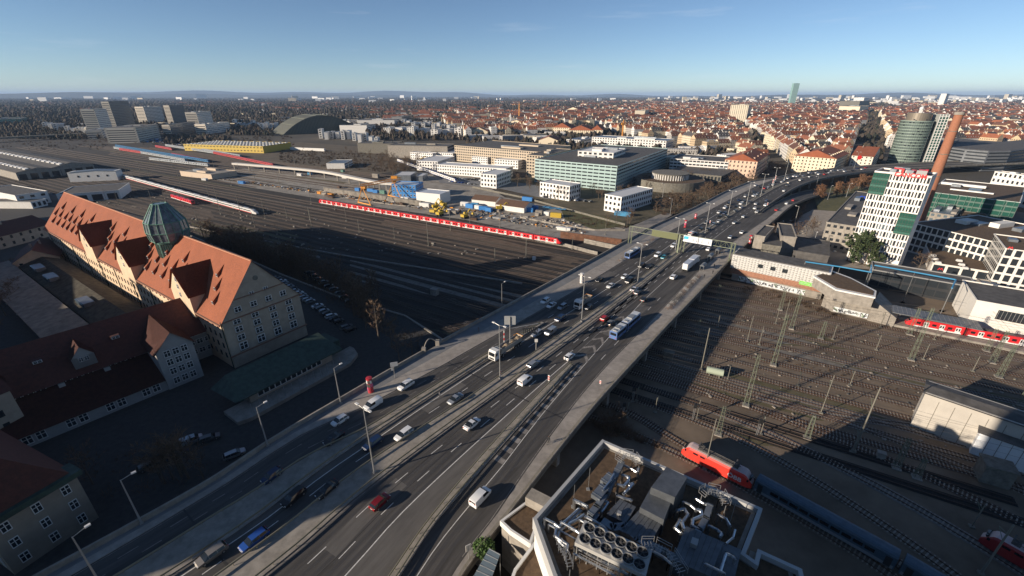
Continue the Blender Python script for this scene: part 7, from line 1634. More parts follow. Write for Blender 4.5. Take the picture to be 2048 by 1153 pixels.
# advertising columns
for i,(x,y,h,lb) in enumerate([(742,784,4.6,'red and white advertising column on the near left pavement'),(1163,566,4.4,'pale advertising column with posters beside the left lanes'),(1370,455,4.4,'red advertising column beside the left lanes beyond the gantry'),(1499,487,4.6,'red advertising column on the right pavement by the gantry'),(1391,437,3,'small red advertising column further along the left pavement')]):
    v = P(x,y,8.13); t = T('advertising_column', lb, 'advertising column', 'round advertising columns', tuple(v)); b = MB(); b.lathe((0,0,0),[(.75,0),(.75,.35),(.68,.4),(.68,h-.5),(.8,h-.45),(.8,h-.1),(0,h)],16); b.build('column', C['whitew'] if i == 1 else mat('column_red', (0.42,0.03,0.04), .5), t)
    b = MB(); rnd = random.Random(i)
    for k in range(8):
        for j in range(3):
            if rnd.random() < .8: a = k*math.pi/4+i; b.box((.7*math.cos(a),.7*math.sin(a),.9+j*(h-1.3)/3+.3),(.05,.5,(h-1.3)/3*.85), a, rnd.choice([0,0,1,1,2]))
    b.build('poster', [C['white'],mat('poster_pink',(0.5,0.1,0.2),.6),C['dark'] if 'dark' in C else C['roofg']], t)
# bus shelters, bicycles, people on the right pavement
for i,(x,y) in enumerate([(1405,540),(1420,520),(1435,508)]):
    v = P(x,y,8.13); t = T('bus_shelter', 'domed glass bus shelter, %s from the camera on the right pavement' % ordn(i), 'bus shelter', 'domed bus shelters', tuple(v), R(52)); b = MB()
    for sx in (-1.9,1.9):
        for sy in (-.7,.7): b.tube((sx,sy,0),(sx,sy,2.3),.07,5)
    b.build('frame', C['galv'], t); b = MB(); n = 8
    for k in range(n): a0, a1 = math.pi*k/n, math.pi*(k+1)/n; b.face([(-2.2,math.cos(a0)*1.0,2.2+math.sin(a0)*.8),(2.2,math.cos(a0)*1.0,2.2+math.sin(a0)*.8),(2.2,math.cos(a1)*1.0,2.2+math.sin(a1)*.8),(-2.2,math.cos(a1)*1.0,2.2+math.sin(a1)*.8)])
    for sx in (-2.2,2.2): b.face([(sx,math.cos(math.pi*k/n),2.2+.8*math.sin(math.pi*k/n)) for k in range(n+1)])
    b.build('shelter_roof', mat('shelter_grey', (0.10,0.11,0.12), .4), t); b = MB(); b.box((0,.65,1.2),(3.8,.05,1.9)); b.build('glass_panel', C['glassl'], t)
def bike_mesh():
    b = MB()
    for x in (-.52,.52):
        for k in range(10): a, c = 2*math.pi*k/10, 2*math.pi*(k+1)/10; b.tube((x+.33*math.cos(a),0,.34+.33*math.sin(a)),(x+.33*math.cos(c),0,.34+.33*math.sin(c)),.035,3)
    for p, q in (((-.52,0,.34),(-.1,0,.34)),((-.1,0,.34),(-.25,0,.85)),((-.52,0,.34),(-.22,0,.75)),((-.1,0,.34),(.38,0,.8)),((-.22,0,.75),(.38,0,.82)),((.52,0,.34),(.36,0,1.0)),((.36,-.28,1.0),(.36,.28,1.0))): b.tube(p,q,.03,3)
    b.box((-.26,0,.9),(.26,.14,.07)); return b
BKM = [bike_mesh().mesh('bicycle', C[m_]) for m_ in ('roofg','galv','black','brownroof')]
rnd = random.Random(11)
for i in range(64):
    s = 137+i*.62; v = D(s, KR(s)+1.2+(i%2)*.9+.1*math.sin(i), 8.14)
    o = inst('bicycle', BKM[rnd.randrange(4)], None, v, heading(s)+R(75)+rnd.uniform(-.25,.25)); tag(o, 'parked bicycle, %s from the near end of the row on the right pavement' % ordn(i), 'bicycle', 'bicycles parked on the right pavement')
for i in range(34):
    s = 172+i*1.3; v = D(s, KL(s)-1.4+.2*math.sin(i*2), 8.14)
    o = inst('bicycle', BKM[rnd.randrange(4)], None, v, heading(s)+R(80)+rnd.uniform(-.25,.25)); tag(o, 'parked bicycle, %s from the near end of the row on the left pavement' % ordn(i), 'bicycle', 'bicycles parked on the left pavement')
def person(x, y, z, rz, lb, coat, step=.25, ride=False):
    sk = bpy.data.meshes.new('person'); h = 1.72
    J = [(0,0,.95),(0,0,1.2),(0,0,1.42),(0,0,1.52),(.02,0,1.64),(0,.09,.92),(step,.1,.5),(step*.9,.1,.06),(0,-.09,.92),(-step*.7,-.1,.5),(-step*1.2,-.1,.08),(0,.2,1.4),(-step*.5,.25,1.14),(.1-step*.2,.24,.9),(0,-.2,1.4),(step*.5,-.25,1.14),(step,-.24,.92),(step*1.1,.12,.04),(-step*1.0,-.12,.04)]
    Eg = [(0,1),(1,2),(2,3),(3,4),(0,5),(5,6),(6,7),(0,8),(8,9),(9,10),(2,11),(11,12),(12,13),(2,14),(14,15),(15,16),(7,17),(10,18)]
    Rr_ = [.16,.17,.17,.07,.115,.11,.085,.06,.11,.085,.06,.08,.06,.045,.08,.06,.045,.05,.05]
    sk.from_pydata(J, Eg, []); o = bpy.data.objects.new('person', sk); SC.collection.objects.link(o); m_ = o.modifiers.new('s','SKIN'); bb = sk.skin_vertices[0].data
    for i, r in enumerate(Rr_): bb[i].radius = (r, r*.85 if i < 3 else r)
    bb[0].use_root = True; sm = o.modifiers.new('u','SUBSURF'); sm.levels = 1; sm.render_levels = 1; sk.materials.append(coat)
    v = P(x,y,z); o.location = (v.x,v.y,z); o.rotation_euler.z = rz; tag(o, lb, 'person', 'people on the pavements')
    hb = MB(); hb.lathe((.0,0,1.62),[(.0,-.02),(.115,.0),(.125,.07),(.09,.15),(0,.17)],10); hb.build('hair', C['brownroof'], o); return o
cb = mat('dark_coat', (0.02,0.022,0.025), .9); cg_ = mat('grey_coat', (0.10,0.10,0.11), .9)
pb = person(1097,885,8.5, R(232), 'cyclist in dark clothes riding on the right footway', cb, .3)
o = inst('bicycle', BKM[0], None, (pb.location.x, pb.location.y, 8.14), R(232)); tag(o, 'bicycle ridden by the dark dressed cyclist on the right footway', 'bicycle')
for i,(x,y,lb) in enumerate([(957,664,'person in dark clothes walking on the shaded left pavement'),(1234,662,'person crossing the pavement beside the articulated bus shadow'),(1428,535,'person waiting right of the middle bus shelter'),(1437,527,'person standing behind the bus shelters'),(1408,556,'person walking below the lowest bus shelter'),(1447,510,'person beside the gantry post on the right pavement'),(1522,463,'left one of two people on the far right pavement'),(1525,462,'right one of two people on the far right pavement'),(1425,548,'person walking beside the railing near the shelters'),(880,795,'person standing on the strip below the tipper lorry')]):
    person(x,y,8.14,R(50+170*(i%2)),lb,cb if i%3 else cg_,.22)
rq = random.Random(3); bq = MB()
for k in range(70):
    p = P(rq.uniform(1560,1700), rq.uniform(440,515), 0); bq.box((p.x,p.y,.35),(rq.uniform(.5,1.6),rq.uniform(.5,1.4),rq.uniform(.4,.8)), rq.uniform(0,3), rq.randrange(4))
bq.build('square_clutter', [C['conc'],C['gravel'],C['concd'],C['whitew']], None, label='blocks, bollards and planters scattered over the paved square', cat='clutter', kind='stuff')
for k,(x,y,h) in enumerate([(1568,500,3.5),(1659,478,3),(1650,490,3.2),(1605,486,2.5)]):
    v = P(x,y,0); b = MB(); b.box((0,0,h/2),(3.2,2.4,h)); b.box((0,0,h+.08),(3.6,2.8,.16)); o = b.build('kiosk', C[('conc','coppr','conc','whitew')[k]], None, label=['grey kiosk near the stair block on the square','green kiosk on the far side of the square','grey kiosk before the white tower','small pale kiosk in the middle of the square'][k], cat='kiosk'); o.location = (v.x,v.y,.06); o.rotation_euler.z = R(-25)
# ================= CATENARY =================
def lattice(h, wb=.55, wt=.28):
    t = T('catenary_mast', 'x', 'catenary mast'); b = MB()
    cr_ = lambda z: wb+(wt-wb)*z/h
    for sx in (-1,1):
        for sy in (-1,1): b.tube((sx*wb,sy*wb,0),(sx*wt,sy*wt,h),.06,4)
    n = int(h/1.1)
    for k in range(n):
        z0, z1 = h*k/n, h*(k+1)/n; a, c = cr_(z0), cr_(z1)
        for s in (-1,1): b.tube((-a*(1 if k%2 else -1),s*a,z0),(c*(1 if k%2 else -1),s*c,z1),.035,3); b.tube((s*a,-a*(1 if k%2 else -1),z0),(s*c,c*(1 if k%2 else -1),z1),.035,3)
    b.build('lattice_mast', C['mast'], t); b = MB(); b.box((0,0,.2),(1.8,1.8,.4)); b.build('foundation', C['conc'], t)
    b = MB(); b.tube((-1.5,0,h*.93),(1.5,0,h*.93),.06,4); b.tube((0,-1.2,h*.8),(0,1.2,h*.8),.05,4); b.build('cross_arm', C['mast'], t); return t
def slim(h, col='mastc', r=.16):
    t = T('catenary_mast', 'x', 'catenary mast'); b = MB(); b.tube((0,0,0),(0,0,h),r,6,0,r*.7); b.box((0,0,.2),(.9,.9,.4)); b.build('mast', C[col], t)
    b = MB(); b.tube((0,0,h*.82),(0,2.6,h*.75),.05,4); b.tube((0,0,h*.68),(0,2.6,h*.75),.05,4); b.build('bracket', C['mast'], t); return t
LM_, SM_, TM_ = lattice(16), slim(9, 'mastc', .13), slim(14, 'mastc', .2); k = 0
rlist = [(1491,812,710,'L'),(1614,876,832,'L'),(1641,828,751,'S'),(1707,904,775,'T'),(1546,731,630,'L'),(1582,658,589,'L'),(1641,677,644,'L'),(1821,721,617,'L'),(1818,669,617,'L'),(1494,684,632,'S'),(1518,690,653,'S'),(1551,648,613,'S'),(1402,740,657,'T'),(1569,640,600,'S'),
 (1665,679,651,'S'),(1752,700,671,'S'),(1846,719,689,'S'),(1945,743,713,'S'),(1997,755,690,'L'),(1983,726,662,'L'),(1972,702,658,'L'),(1868,679,658,'S'),(2040,810,757,'L'),(1436,869,814,'L'),(1409,938,838,'S'),(1521,869,834,'S'),(1393,838,800,'S'),(1792,936,877,'L'),(1833,955,918,'L'),(1943,1054,1010,'S'),(1961,1148,1050,'T'),
 (1434,600,570,'L'),(1395,665,640,'L'),(1435,655,640,'S'),(1455,760,732,'S'),(1253,835,812,'S'),(1273,803,782,'S'),(1310,825,800,'S'),(1595,772,745,'S'),(1700,770,745,'S'),(1560,620,580,'L'),(1760,655,625,'S'),(1703,905,860,'S')]
for (x,y,yt,kd) in rlist:
    v = P(x,y,0); h = max(5, min(22, zat(v,yt))); pr, h0 = {'L':(LM_,16),'S':(SM_,9),'T':(TM_,14)}[kd]
    place(pr, v, R(-30), '%s mast, %s of its kind from the left on the right hand tracks' % ({'L':'lattice','S':'slim','T':'thick'}[kd], ordn(sorted([q[0] for q in rlist if q[3] == kd]).index(x))), 'catenary masts on the right hand tracks', h/h0)
llist = [(531,438,396),(574,436,415),(625,462,420),(693,443,405),(719,465,439),(749,430,393),(789,477,455),(857,493,441),(901,461,421),(623,409,365),(990,524,497),(1052,517,479),(1144,499,475),(189,344,325),(254,349,325),(301,360,335),(363,376,343),(266,352,335),(216,409,376),(238,410,383),(304,404,381),(332,404,376),(442,429,360),(485,442,391),(463,372,346),(510,360,335),
 (560,375,345),(395,350,330),(430,343,322),(345,335,315),(480,350,328),(300,325,308),(545,345,322),(600,350,325),(650,355,330),(700,350,322),(240,325,308),(380,335,315),(590,330,310),(660,338,315),(1000,455,425),(1080,470,440),(1160,480,455),(820,430,400),(940,455,425),(1210,470,440),(510,455,425),(400,460,420),(560,490,450),(420,400,370),(160,330,312),(120,315,300),(280,340,322),(620,440,415),(670,420,395)]
for i,(x,y,yt) in enumerate(llist):
    v = P(x,y,0); h = max(6, min(20, zat(v,yt))); place(TM_ if i%3 else SM_, v, R(-30), 'concrete mast on the left hand tracks, %s from the left edge' % ordn(sorted([q[0]*1000+q[1] for q in llist]).index(x*1000+y)), 'catenary masts on the left hand tracks', h/(14 if i%3 else 9))
b = MB(); WQ = [121,126,132,138,144,150,156,162,168,174,180,186,192,198,204,218]
for q in WQ[::1]:
    u = -420
    while u < 300:
        p0 = [tq(q,u+60*j/6, 6.6-.9*(1-abs(j/3-1)**2)*0+(.9*(j/3-1)**2)) for j in range(7)]; b.path(p0, .028, 3); b.tube(tq(q,u,5.6), tq(q,u+60,5.6), .022, 3); u += 60
for u in range(-400,330,60): b.tube(tq(116,u,8.2), tq(222,u,8.2), .035, 3); b.tube(tq(116,u,6.8), tq(222,u,6.8), .025, 3)
b.build('overhead_wire', C['roofg'], None, label='web of thin overhead contact wires above all the tracks', cat='overhead wires')
# signals
for i,(x,y) in enumerate([(1521,869),(1393,838),(1253,835),(1273,803),(1340,560)]):
    v = P(x-8,y+2,0); t = T('rail_signal', 'ladder signal post, %s of the five beside the right hand tracks' % ordn(i), 'signal', 'rail signals', tuple(v)); b = MB(); b.tube((-.2,0,0),(-.2,0,5),.06,4); b.tube((.2,0,0),(.2,0,5),.06,4)
    for k in range(10): b.tube((-.2,0,.5*k+.3),(.2,0,.5*k+.3),.03,3)
    b.build('ladder_post', C['galv'], t); b = MB(); b.box((0,-.1,4.6),(.9,.3,1.2)); b.build('signal_head', C['black'], t)
v = P(1428,752,0); t = T('tank', 'small pale green cylindrical tank lying beside the tracks', 'tank', None, tuple(v), R(-25)); b = MB(); b.tube((-2.4,0,1.7),(2.4,0,1.7),1.1,16); b.build('tank_body', mat('tank_green', (0.35,0.40,0.30), .5), t); b = MB(); b.box((-1.4,0,.4),(.3,1.8,.9)); b.box((1.4,0,.4),(.3,1.8,.9)); b.build('saddle', C['concd'], t)
for i,(x,y,m_,s_) in enumerate([(870,590,'conc',3),(1068,520,'whitew',1.6),(1336,718,'concd',3),(1150,560,'conc',1.6),(1760,915,'conc',1.6),(1980,960,'concd',5)]):
    v = P(x,y,0); b = MB(); b.box((0,0,s_*.45),(s_,s_*.8,s_*.9)); b.box((0,0,s_*.93),(s_*1.1,s_*.9,s_*.08)); o = b.build('relay_box', C[m_], None, label=['grey relay hut in the shaded tracks left of the bridge','small white relay cabinet on the sunlit tracks','grey relay cabinet in the bridge shadow','small relay box at the end of the cable trough','pair sized relay box in the dark lower right','grey relay hut in the dark at the lower right'][i], cat='cabinet'); o.location = (v.x,v.y,.05); o.rotation_euler.z = R(-30)

# ================= TREES =================
def treemesh(h, seed, crown=.72, spread=.32, n1=9, n2=7, n3=6, leafy=0, col=None, twig=.045):
    rnd = random.Random(seed); tr, cw = MB(), MB(); tr.tube((0,0,0),(0,0,h*.45),h*.016+.05,6,0,h*.011+.03); tr.tube((0,0,h*.45),(0,0,h*.92),h*.011+.03,5,0,.03)
    def quad(p, q, w):
        p, q = Vector(p), Vector(q); d = (q-p); a = d.cross(Vector((rnd.random()-.5,rnd.random()-.5,rnd.random()-.5))).normalized()*w
        cw.face([p-a, p+a, q+a*.4, q-a*.4])
    for i in range(n1):
        z = h*(1-crown)+h*crown*.8*i/n1; an = i*2.4+rnd.random(); L = h*spread*(1.1-.6*i/n1)*rnd.uniform(.7,1.15)
        e = Vector((math.cos(an)*L, math.sin(an)*L, z+L*rnd.uniform(.5,1.0))); s_ = Vector((0,0,z)); tr.tube(s_, s_.lerp(e,.65), .03+h*.005, 4, 0, .03)
        for j in range(n2):
            f = .25+.75*j/n2; p = s_.lerp(e,f); dd = Vector((rnd.uniform(-1,1),rnd.uniform(-1,1),rnd.uniform(-.1,1.2))); dd = (dd.normalized()+ (e-s_).normalized()*.5).normalized(); l2 = h*.13*rnd.uniform(.6,1.3); q = p+dd*l2; quad(p,q,.05)
            for k in range(n3):
                d3 = (dd+Vector((rnd.uniform(-1,1),rnd.uniform(-1,1),rnd.uniform(-.6,1)))*.9).normalized(); r0 = p.lerp(q,rnd.uniform(.3,1)); r1 = r0+d3*h*.07*rnd.uniform(.5,1.4); quad(r0,r1,twig)
                if leafy:
                    for m_ in range(leafy):
                        c = r0.lerp(r1,rnd.random())+Vector((rnd.uniform(-.4,.4),rnd.uniform(-.4,.4),rnd.uniform(-.3,.3))); a = Vector((rnd.uniform(-1,1),rnd.uniform(-1,1),rnd.uniform(-1,1))).normalized()*.3; b_ = a.orthogonal().normalized()*.22; cw.face([c-a-b_,c+a-b_,c+a+b_,c-a+b_], rnd.randrange(2))
    return tr.mesh('trunk', C['trunk']), cw.mesh('crown', col or C['bark'])
TP = {'b1':treemesh(12,1,twig=.06),'b2':treemesh(12,2,.75,.38,10,7,6,twig=.06),'b3':treemesh(12,3,.8,.24,10,6,6,twig=.07),'pop':treemesh(18,4,.88,.10,14,6,5,twig=.05),'larch':treemesh(13,5,.92,.17,16,8,9,col=C['barkr'],twig=.09),'pine':treemesh(12,6,.62,.32,9,6,5,3,[C['pine'],C['pinel']]),'con':treemesh(12,7,.95,.16,16,5,4,3,[C['pine'],C['pinel']]),'shrub':treemesh(4,8,.95,.5,9,7,6,twig=.05)}
rnd = random.Random(21); TN = {'b1':'bare tree','b2':'broad bare tree','b3':'narrow bare tree','pop':'bare poplar','larch':'rusty brown larch','pine':'evergreen pine','con':'dark conifer','shrub':'bare shrub'}
def tree(x, y, kind, h, lb, grp, z=0, v=None):
    tm, cm2 = TP[kind]; base = {'pop':18,'larch':13,'shrub':4}.get(kind,12); s = h/base; v = v or P(x,y,z)
    t = T('pine_tree' if kind in ('pine','con') else ('shrub' if kind == 'shrub' else 'tree'), lb, 'tree' if kind != 'shrub' else 'shrub', grp, (v.x,v.y,z), rnd.uniform(0,6.28)); sx = s*rnd.uniform(.85,1.2); t.scale = (sx,sx,s*rnd.uniform(.9,1.1))
    inst('trunk', tm, t); inst('crown', cm2, t)
def grove(kinds, quad, n, h0, h1, where, z=0):
    a, b_, c, d = quad; L = []
    for k in range(n):
        u, v = rnd.random(), rnd.random(); px = (a[0]+(b_[0]-a[0])*u)*(1-v)+(d[0]+(c[0]-d[0])*u)*v; py = (a[1]+(b_[1]-a[1])*u)*(1-v)+(d[1]+(c[1]-d[1])*u)*v; L.append((px,py))
    L.sort()
    for k,(px,py) in enumerate(L): kd = rnd.choice(kinds); tree(px,py,kd,rnd.uniform(h0,h1),'%s %s, %s from left' % (TN[kd], where, ordn(k)), 'trees '+where, z)
grove(['b1','b2','b3','b1'], [(1300,430),(1500,350),(1512,372),(1370,418)], 46, 7, 13, 'between the round hall and the bridge')
grove(['b1','b2','b3'], [(1250,398),(1480,355),(1500,340),(1240,372)], 22, 7, 12, 'around the round hall')
grove(['b1','b2','b3'], [(1080,380),(1240,395),(1250,410),(1100,405)], 10, 10, 15, 'in front of the teal building')
grove(['b1','b3'], [(1000,360),(1062,372),(1085,388),(1010,375)], 9, 8, 13, 'left of the teal building')
grove(['b1','b2','b3','b3'], [(740,330),(860,325),(820,355),(770,352)], 34, 9, 16, 'in the grove behind the gantry crane')
grove(['b1','b3','shrub','shrub'], [(600,300),(780,305),(760,338),(620,322)], 20, 4, 9, 'on the wasteland below the arched hall')
grove(['con'], [(752,300),(800,302),(802,312),(756,312)], 5, 12, 17, 'standing out above the bare grove')
grove(['larch'], [(1634,398),(1732,372),(1738,380),(1640,412)], 13, 11, 14, 'in the row under the curved highway')
for k_,(x_,y_,h_,kd_) in enumerate([(1694,522,13,'pine'),(1705,530,15,'con'),(1716,524,16,'pine'),(1728,533,14,'pine'),(1738,538,12,'con'),(1750,541,9,'pine')]): tree(x_,y_,kd_,h_,'%s evergreen from the left in the group before the white tower' % ordn(k_),'evergreens before the white tower',1)
grove(['b1','b2','shrub'], [(1130,335),(1080,350),(1240,390),(1260,384)], 8, 7, 11, 'close to the teal front')
grove(['b2','b1'], [(1540,490),(1590,470),(1600,480),(1555,500)], 7, 8, 12, 'under the exit ramp')
grove(['b2'], [(1608,470),(1630,455),(1640,465),(1615,478)], 3, 8, 11, 'beside the pavilion')
grove(['b2','b1'], [(1830,538),(1850,530),(1855,540),(1835,548)], 2, 10, 13, 'between tower and podium')
grove(['b1','b2'], [(1205,447),(1260,440),(1280,450),(1215,462)], 5, 7, 11, 'on the grass bank near the bridge')
grove(['pop','b3'], [(640,560),(700,590),(800,700),(760,690)], 22, 11, 18, 'in the row between the car park and tracks', 1.2)
grove(['b3','b1','pop'], [(600,530),(760,600),(740,630),(600,560)], 16, 8, 14, 'left of the shaded tracks', 1)
grove(['pop','b3'], [(430,480),(640,545),(620,560),(420,500)], 34, 10, 16, 'in the thicket behind the custom house', 0)
grove(['b3','b1'], [(400,455),(660,530),(620,550),(410,490)], 30, 7, 12, 'behind the custom house roof', 0)
grove(['b2'], [(790,712),(830,705),(840,720),(800,728)], 2, 9, 11, 'beside the arched gate of the pavement', 1.2)
grove(['b2','b1'], [(170,960),(330,920),(420,960),(230,1000)], 9, 8, 12, 'in the dark yard below the long wing', 1.2)
grove(['b1','b2'], [(-10,530),(60,545),(30,640),(-30,700)], 14, 6, 11, 'at the left edge of the courtyard', 1.2)
grove(['b2','shrub'], [(1180,850),(1230,850),(1290,880),(1220,870)], 7, 3, 7, 'in the dark strip between bridge and office roof', 0)
b = MB(); v = P(968,1100,8); rnd2 = random.Random(4)
for k in range(900):
    a, r_, z = rnd2.uniform(0,6.28), rnd2.random()**.5*1.9, rnd2.uniform(0,1.5); c = Vector((r_*math.cos(a), r_*math.sin(a), z*(1-.25*r_))); e1 = Vector((rnd2.uniform(-1,1),rnd2.uniform(-1,1),rnd2.uniform(-1,1))).normalized()*.16; e2 = e1.orthogonal().normalized()*.1; b.face([c-e1-e2,c+e1-e2,c+e1+e2,c-e1+e2])
o = b.build('evergreen_bush', mat('bush_green', (0.07,0.13,0.03), .8, 0, 3, .4), None, label='round green bush at the bottom of the right footway', cat='bush'); o.location = (v.x,v.y,8.1)
# arched gate in the left pavement wall
b = MB(); p, q = D(62,LW(62)+.2,8.1), D(67.5,LW(67)+.2,8.1); n = 12
for k in range(n): f0, f1 = k/n, (k+1)/n; b.tube(p.lerp(q,f0)+Vector((-1.5*math.sin(math.pi*f0)*.3,0,1+2.4*math.sin(math.pi*f0))), p.lerp(q,f1)+Vector((-1.5*math.sin(math.pi*f1)*.3,0,1+2.4*math.sin(math.pi*f1))), .18, 5)
b.box((p.x,p.y,8.6),(1.2,1.2,2.4)); b.box((q.x,q.y,8.6),(1.2,1.2,2.4)); b.build('arched_gate', C['conc'], None, label='concrete arch over the stair opening in the left parapet', cat='gate')

# ================= THE CITY =================
WCOL = [facade('house_white', (0.68,0.65,0.60), (0.05,0.05,0.055), 3.0, 3.4, .36, .5), facade('house_cream', (0.60,0.52,0.38), (0.05,0.05,0.05), 3.1, 3.4, .36, .5), facade('house_ochre', (0.50,0.38,0.24), (0.045,0.045,0.05), 3.0, 3.4, .36, .5), facade('house_grey', (0.38,0.36,0.33), (0.04,0.04,0.045), 3.2, 3.4, .4, .5)]
RCOL = [C['ctile'], mat('clay_tiles_bright', (0.28,0.095,0.045), .88, 0, .5, .2), mat('clay_tiles_brown', (0.13,0.058,0.038), .85, 0, .5, .25), mat('slate_roof', (0.075,0.07,0.068), .8, 0, .5, .2), mat('flat_pale_roof', (0.33,0.32,0.30), .9)]
WNAME = ['white','cream','ochre','grey']; RNAME = ['red','orange','brown','slate','flat']
def house(wb, rb, cx, cy, L, W, h, ri, an, wi, rf_, detail=True, z0=-.5):
    ca, sa = math.cos(an), math.sin(an); tr = lambda x, y, z: (cx+x*ca-y*sa, cy+x*sa+y*ca, z)
    x, y = L/2, W/2; B0 = [tr(-x,-y,z0),tr(x,-y,z0),tr(x,y,z0),tr(-x,y,z0)]; B1 = [tr(-x,-y,h),tr(x,-y,h),tr(x,y,h),tr(-x,y,h)]
    for i in range(4): j = (i+1)%4; l = L if i%2 == 0 else W; wb.face([B0[i],B0[j],B1[j],B1[i]], wi, [(0,0),(l,0),(l,h),(0,h)])
    if rf_ == 4: rb.face(B1, rf_); rb.face([tr(-x*.5,-y*.5,h+2.2),tr(x*.3,-y*.5,h+2.2),tr(x*.3,y*.5,h+2.2),tr(-x*.5,y*.5,h+2.2)], rf_); wb.face([tr(-x*.5,-y*.5,h),tr(x*.3,-y*.5,h),tr(x*.3,-y*.5,h+2.2),tr(-x*.5,-y*.5,h+2.2)], wi, [(0,.2)]*4); return
    r0, r1 = tr(-x,0,h+ri), tr(x,0,h+ri); o_ = .4; e = h-.2
    wb.face([B1[3],B1[0],r0], wi, [(0,.2)]*3); wb.face([B1[1],B1[2],r1], wi, [(0,.2)]*3)
    rb.face([tr(-x,-y-o_,e),tr(x,-y-o_,e),r1,r0], rf_); rb.face([tr(x,y+o_,e),tr(-x,y+o_,e),r0,r1], rf_)
    if detail:
        for s in (-.33,.33): 
            c = (L*s, W*.1, h+ri*.9)
            for dx,dy,sx,sy in ((0,-.4,.7,0),(0,.4,-.7,0),(-.7,0,0,-.4),(.7,0,0,.4)): wb.face([tr(c[0]+dx-sx,c[1]+dy-sy,h+ri*.5),tr(c[0]+dx+sx,c[1]+dy+sy,h+ri*.5),tr(c[0]+dx+sx,c[1]+dy+sy,h+ri+1.6),tr(c[0]+dx-sx,c[1]+dy-sy,h+ri+1.6)], wi, [(0,.2)]*4)
        n = max(1,int(L/5))
        for k in range(n):
            c = -L/2+L*(k+.5)/n; wb.face([tr(c-.8,-y*.75,h+ri*.2),tr(c+.8,-y*.75,h+ri*.2),tr(c+.8,-y*.75,h+ri*.2+1.5),tr(c-.8,-y*.75,h+ri*.2+1.5)], wi, [(0,.2)]*4); rb.face([tr(c-.9,-y*.8,h+ri*.2+1.5),tr(c+.9,-y*.8,h+ri*.2+1.5),tr(c+.9,-y*.2,h+ri*.8),tr(c-.9,-y*.2,h+ri*.8)], rf_)
KEEP = []   # footprints (px boxes) kept clear of procedural houses
for bx in [(0,262,735,1200),(735,262,930,1200),(925,278,1150,1200),(1150,282,1345,1200),(1330,305,1480,1200),(1478,338,1800,1200),(1760,305,1840,1200),(1840,300,2060,1200),(560,225,735,275),(1108,255,1212,285),(1455,228,1500,250),(0,225,735,262)]: KEEP.append(bx)
av1 = (P(1560,335),P(1466,240)); av2 = (P(1740,335),P(1745,235))
def ondist(p, seg):
    a, b_ = seg; d = (b_-a); t = max(-.2, min(1.3, (p-a).dot(d)/d.length_squared)); return (p-(a+d*t)).length
rnd = random.Random(77); HL_ = []
def dens(px, py, d):
    if py < 210: return .12 if px > 1150 else .05
    if px > 1250: return 1.0 if py > 222 else .5
    if px > 1150: return .95 if py > 228 else .22
    if px > 900: return .85 if py > 238 else (.3 if py > 224 else .12)
    if px > 560: return .30 if 215 < py < 250 else .08
    return .10
def blocks(d0, d1, cellx, celly, det):
    Y = d0
    ang = R(14); ca, sa = math.cos(ang), math.sin(ang); n = int(d1*1.6/cellx)
    for i in range(-n, n):
        for j in range(0, int(d1*1.7/celly)):
            bx, by = i*cellx, j*celly; X, Y = bx*ca-by*sa, bx*sa+by*ca
            dd = math.hypot(X,Y)
            if not (d0 <= dd < d1) or Y < 100: continue
            px, py = pix((X,Y,0))
            if px < -40 or px > 2100: continue
            if any(a <= px <= c and b_ <= py <= d for a, b_, c, d in KEEP): continue
            if rnd.random() > dens(px,py,dd): continue
            hue = math.sin(X*.006)+math.sin(Y*.0045+2)+rnd.uniform(-1,1)
            W = 12; base = rnd.uniform(14,19) if px > 900 else rnd.uniform(8,14)
            for side in range(4):
                Ls = (cellx-18) if side%2 == 0 else (celly-18-2*W); nh = max(1, round(Ls/22)); L = Ls/nh
                for k in range(nh):
                    if rnd.random() < .07: continue
                    t = -Ls/2+L*(k+.5); lx, ly, a2 = [(t,-(celly-18)/2+W/2,0),((cellx-18)/2-W/2,t,math.pi/2),(t,(celly-18)/2-W/2,0),(-(cellx-18)/2+W/2,t,math.pi/2)][side]
                    x, y = X+lx*ca-ly*sa, Y+lx*sa+ly*ca; p = Vector((x,y,0))
                    if ondist(p,av1) < 19 or ondist(p,av2) < 24: continue
                    qx, qy = pix(p)
                    if any(a <= qx <= c and b_ <= qy <= d for a, b_, c, d in KEEP): continue
                    rf_ = rnd.choices([0,1,2,3,4],[5,3,4,2,1.2] if hue < 1.2 else [2,1,5,5,2])[0]; wi = rnd.choices([0,1,2,3],[4,4,2,2])[0]
                    HL_.append((math.hypot(x,y), x, y, L, W, base+rnd.uniform(-2,2.5), rnd.uniform(4.5,6.5), ang+a2, wi, rf_, det))
blocks(300,1500,82,66,True); blocks(1500,3200,104,80,False); blocks(3200,6500,190,150,False)
HL_.sort(); indiv = HL_[:300]; rest = HL_[300:]
bands = sorted(range(len(indiv)), key=lambda i: (int(indiv[i][0]/60), pix((indiv[i][1],indiv[i][2],0))[0])); cntb = {}
for i in bands:
    (d, x, y, L, W, h, ri, an, wi, rf_, det) = indiv[i]; bnd = int(d/60); key = bnd; cntb[key] = cntb.get(key,0)+1
    t = T('town_house', '%s house, %s roof, %s from left in the %s row of town houses' % (WNAME[wi],RNAME[rf_],ordn(cntb[key]-1),ordn(bnd-int(indiv[0][0]/60))), 'house', 'town houses of the old quarter', (x,y,0), an)
    wb, rb = MB(), MB(); house(wb,rb,0,0,L,W,h,ri,0,wi,rf_,True); wb.build('wall', WCOL, t); rb.build('roof', RCOL, t)
pa, pb = P(1590,339,0), P(1502,262,0); d_ = (pb-pa); n = 16; L_ = d_.length/n; a_ = math.atan2(d_.y,d_.x)
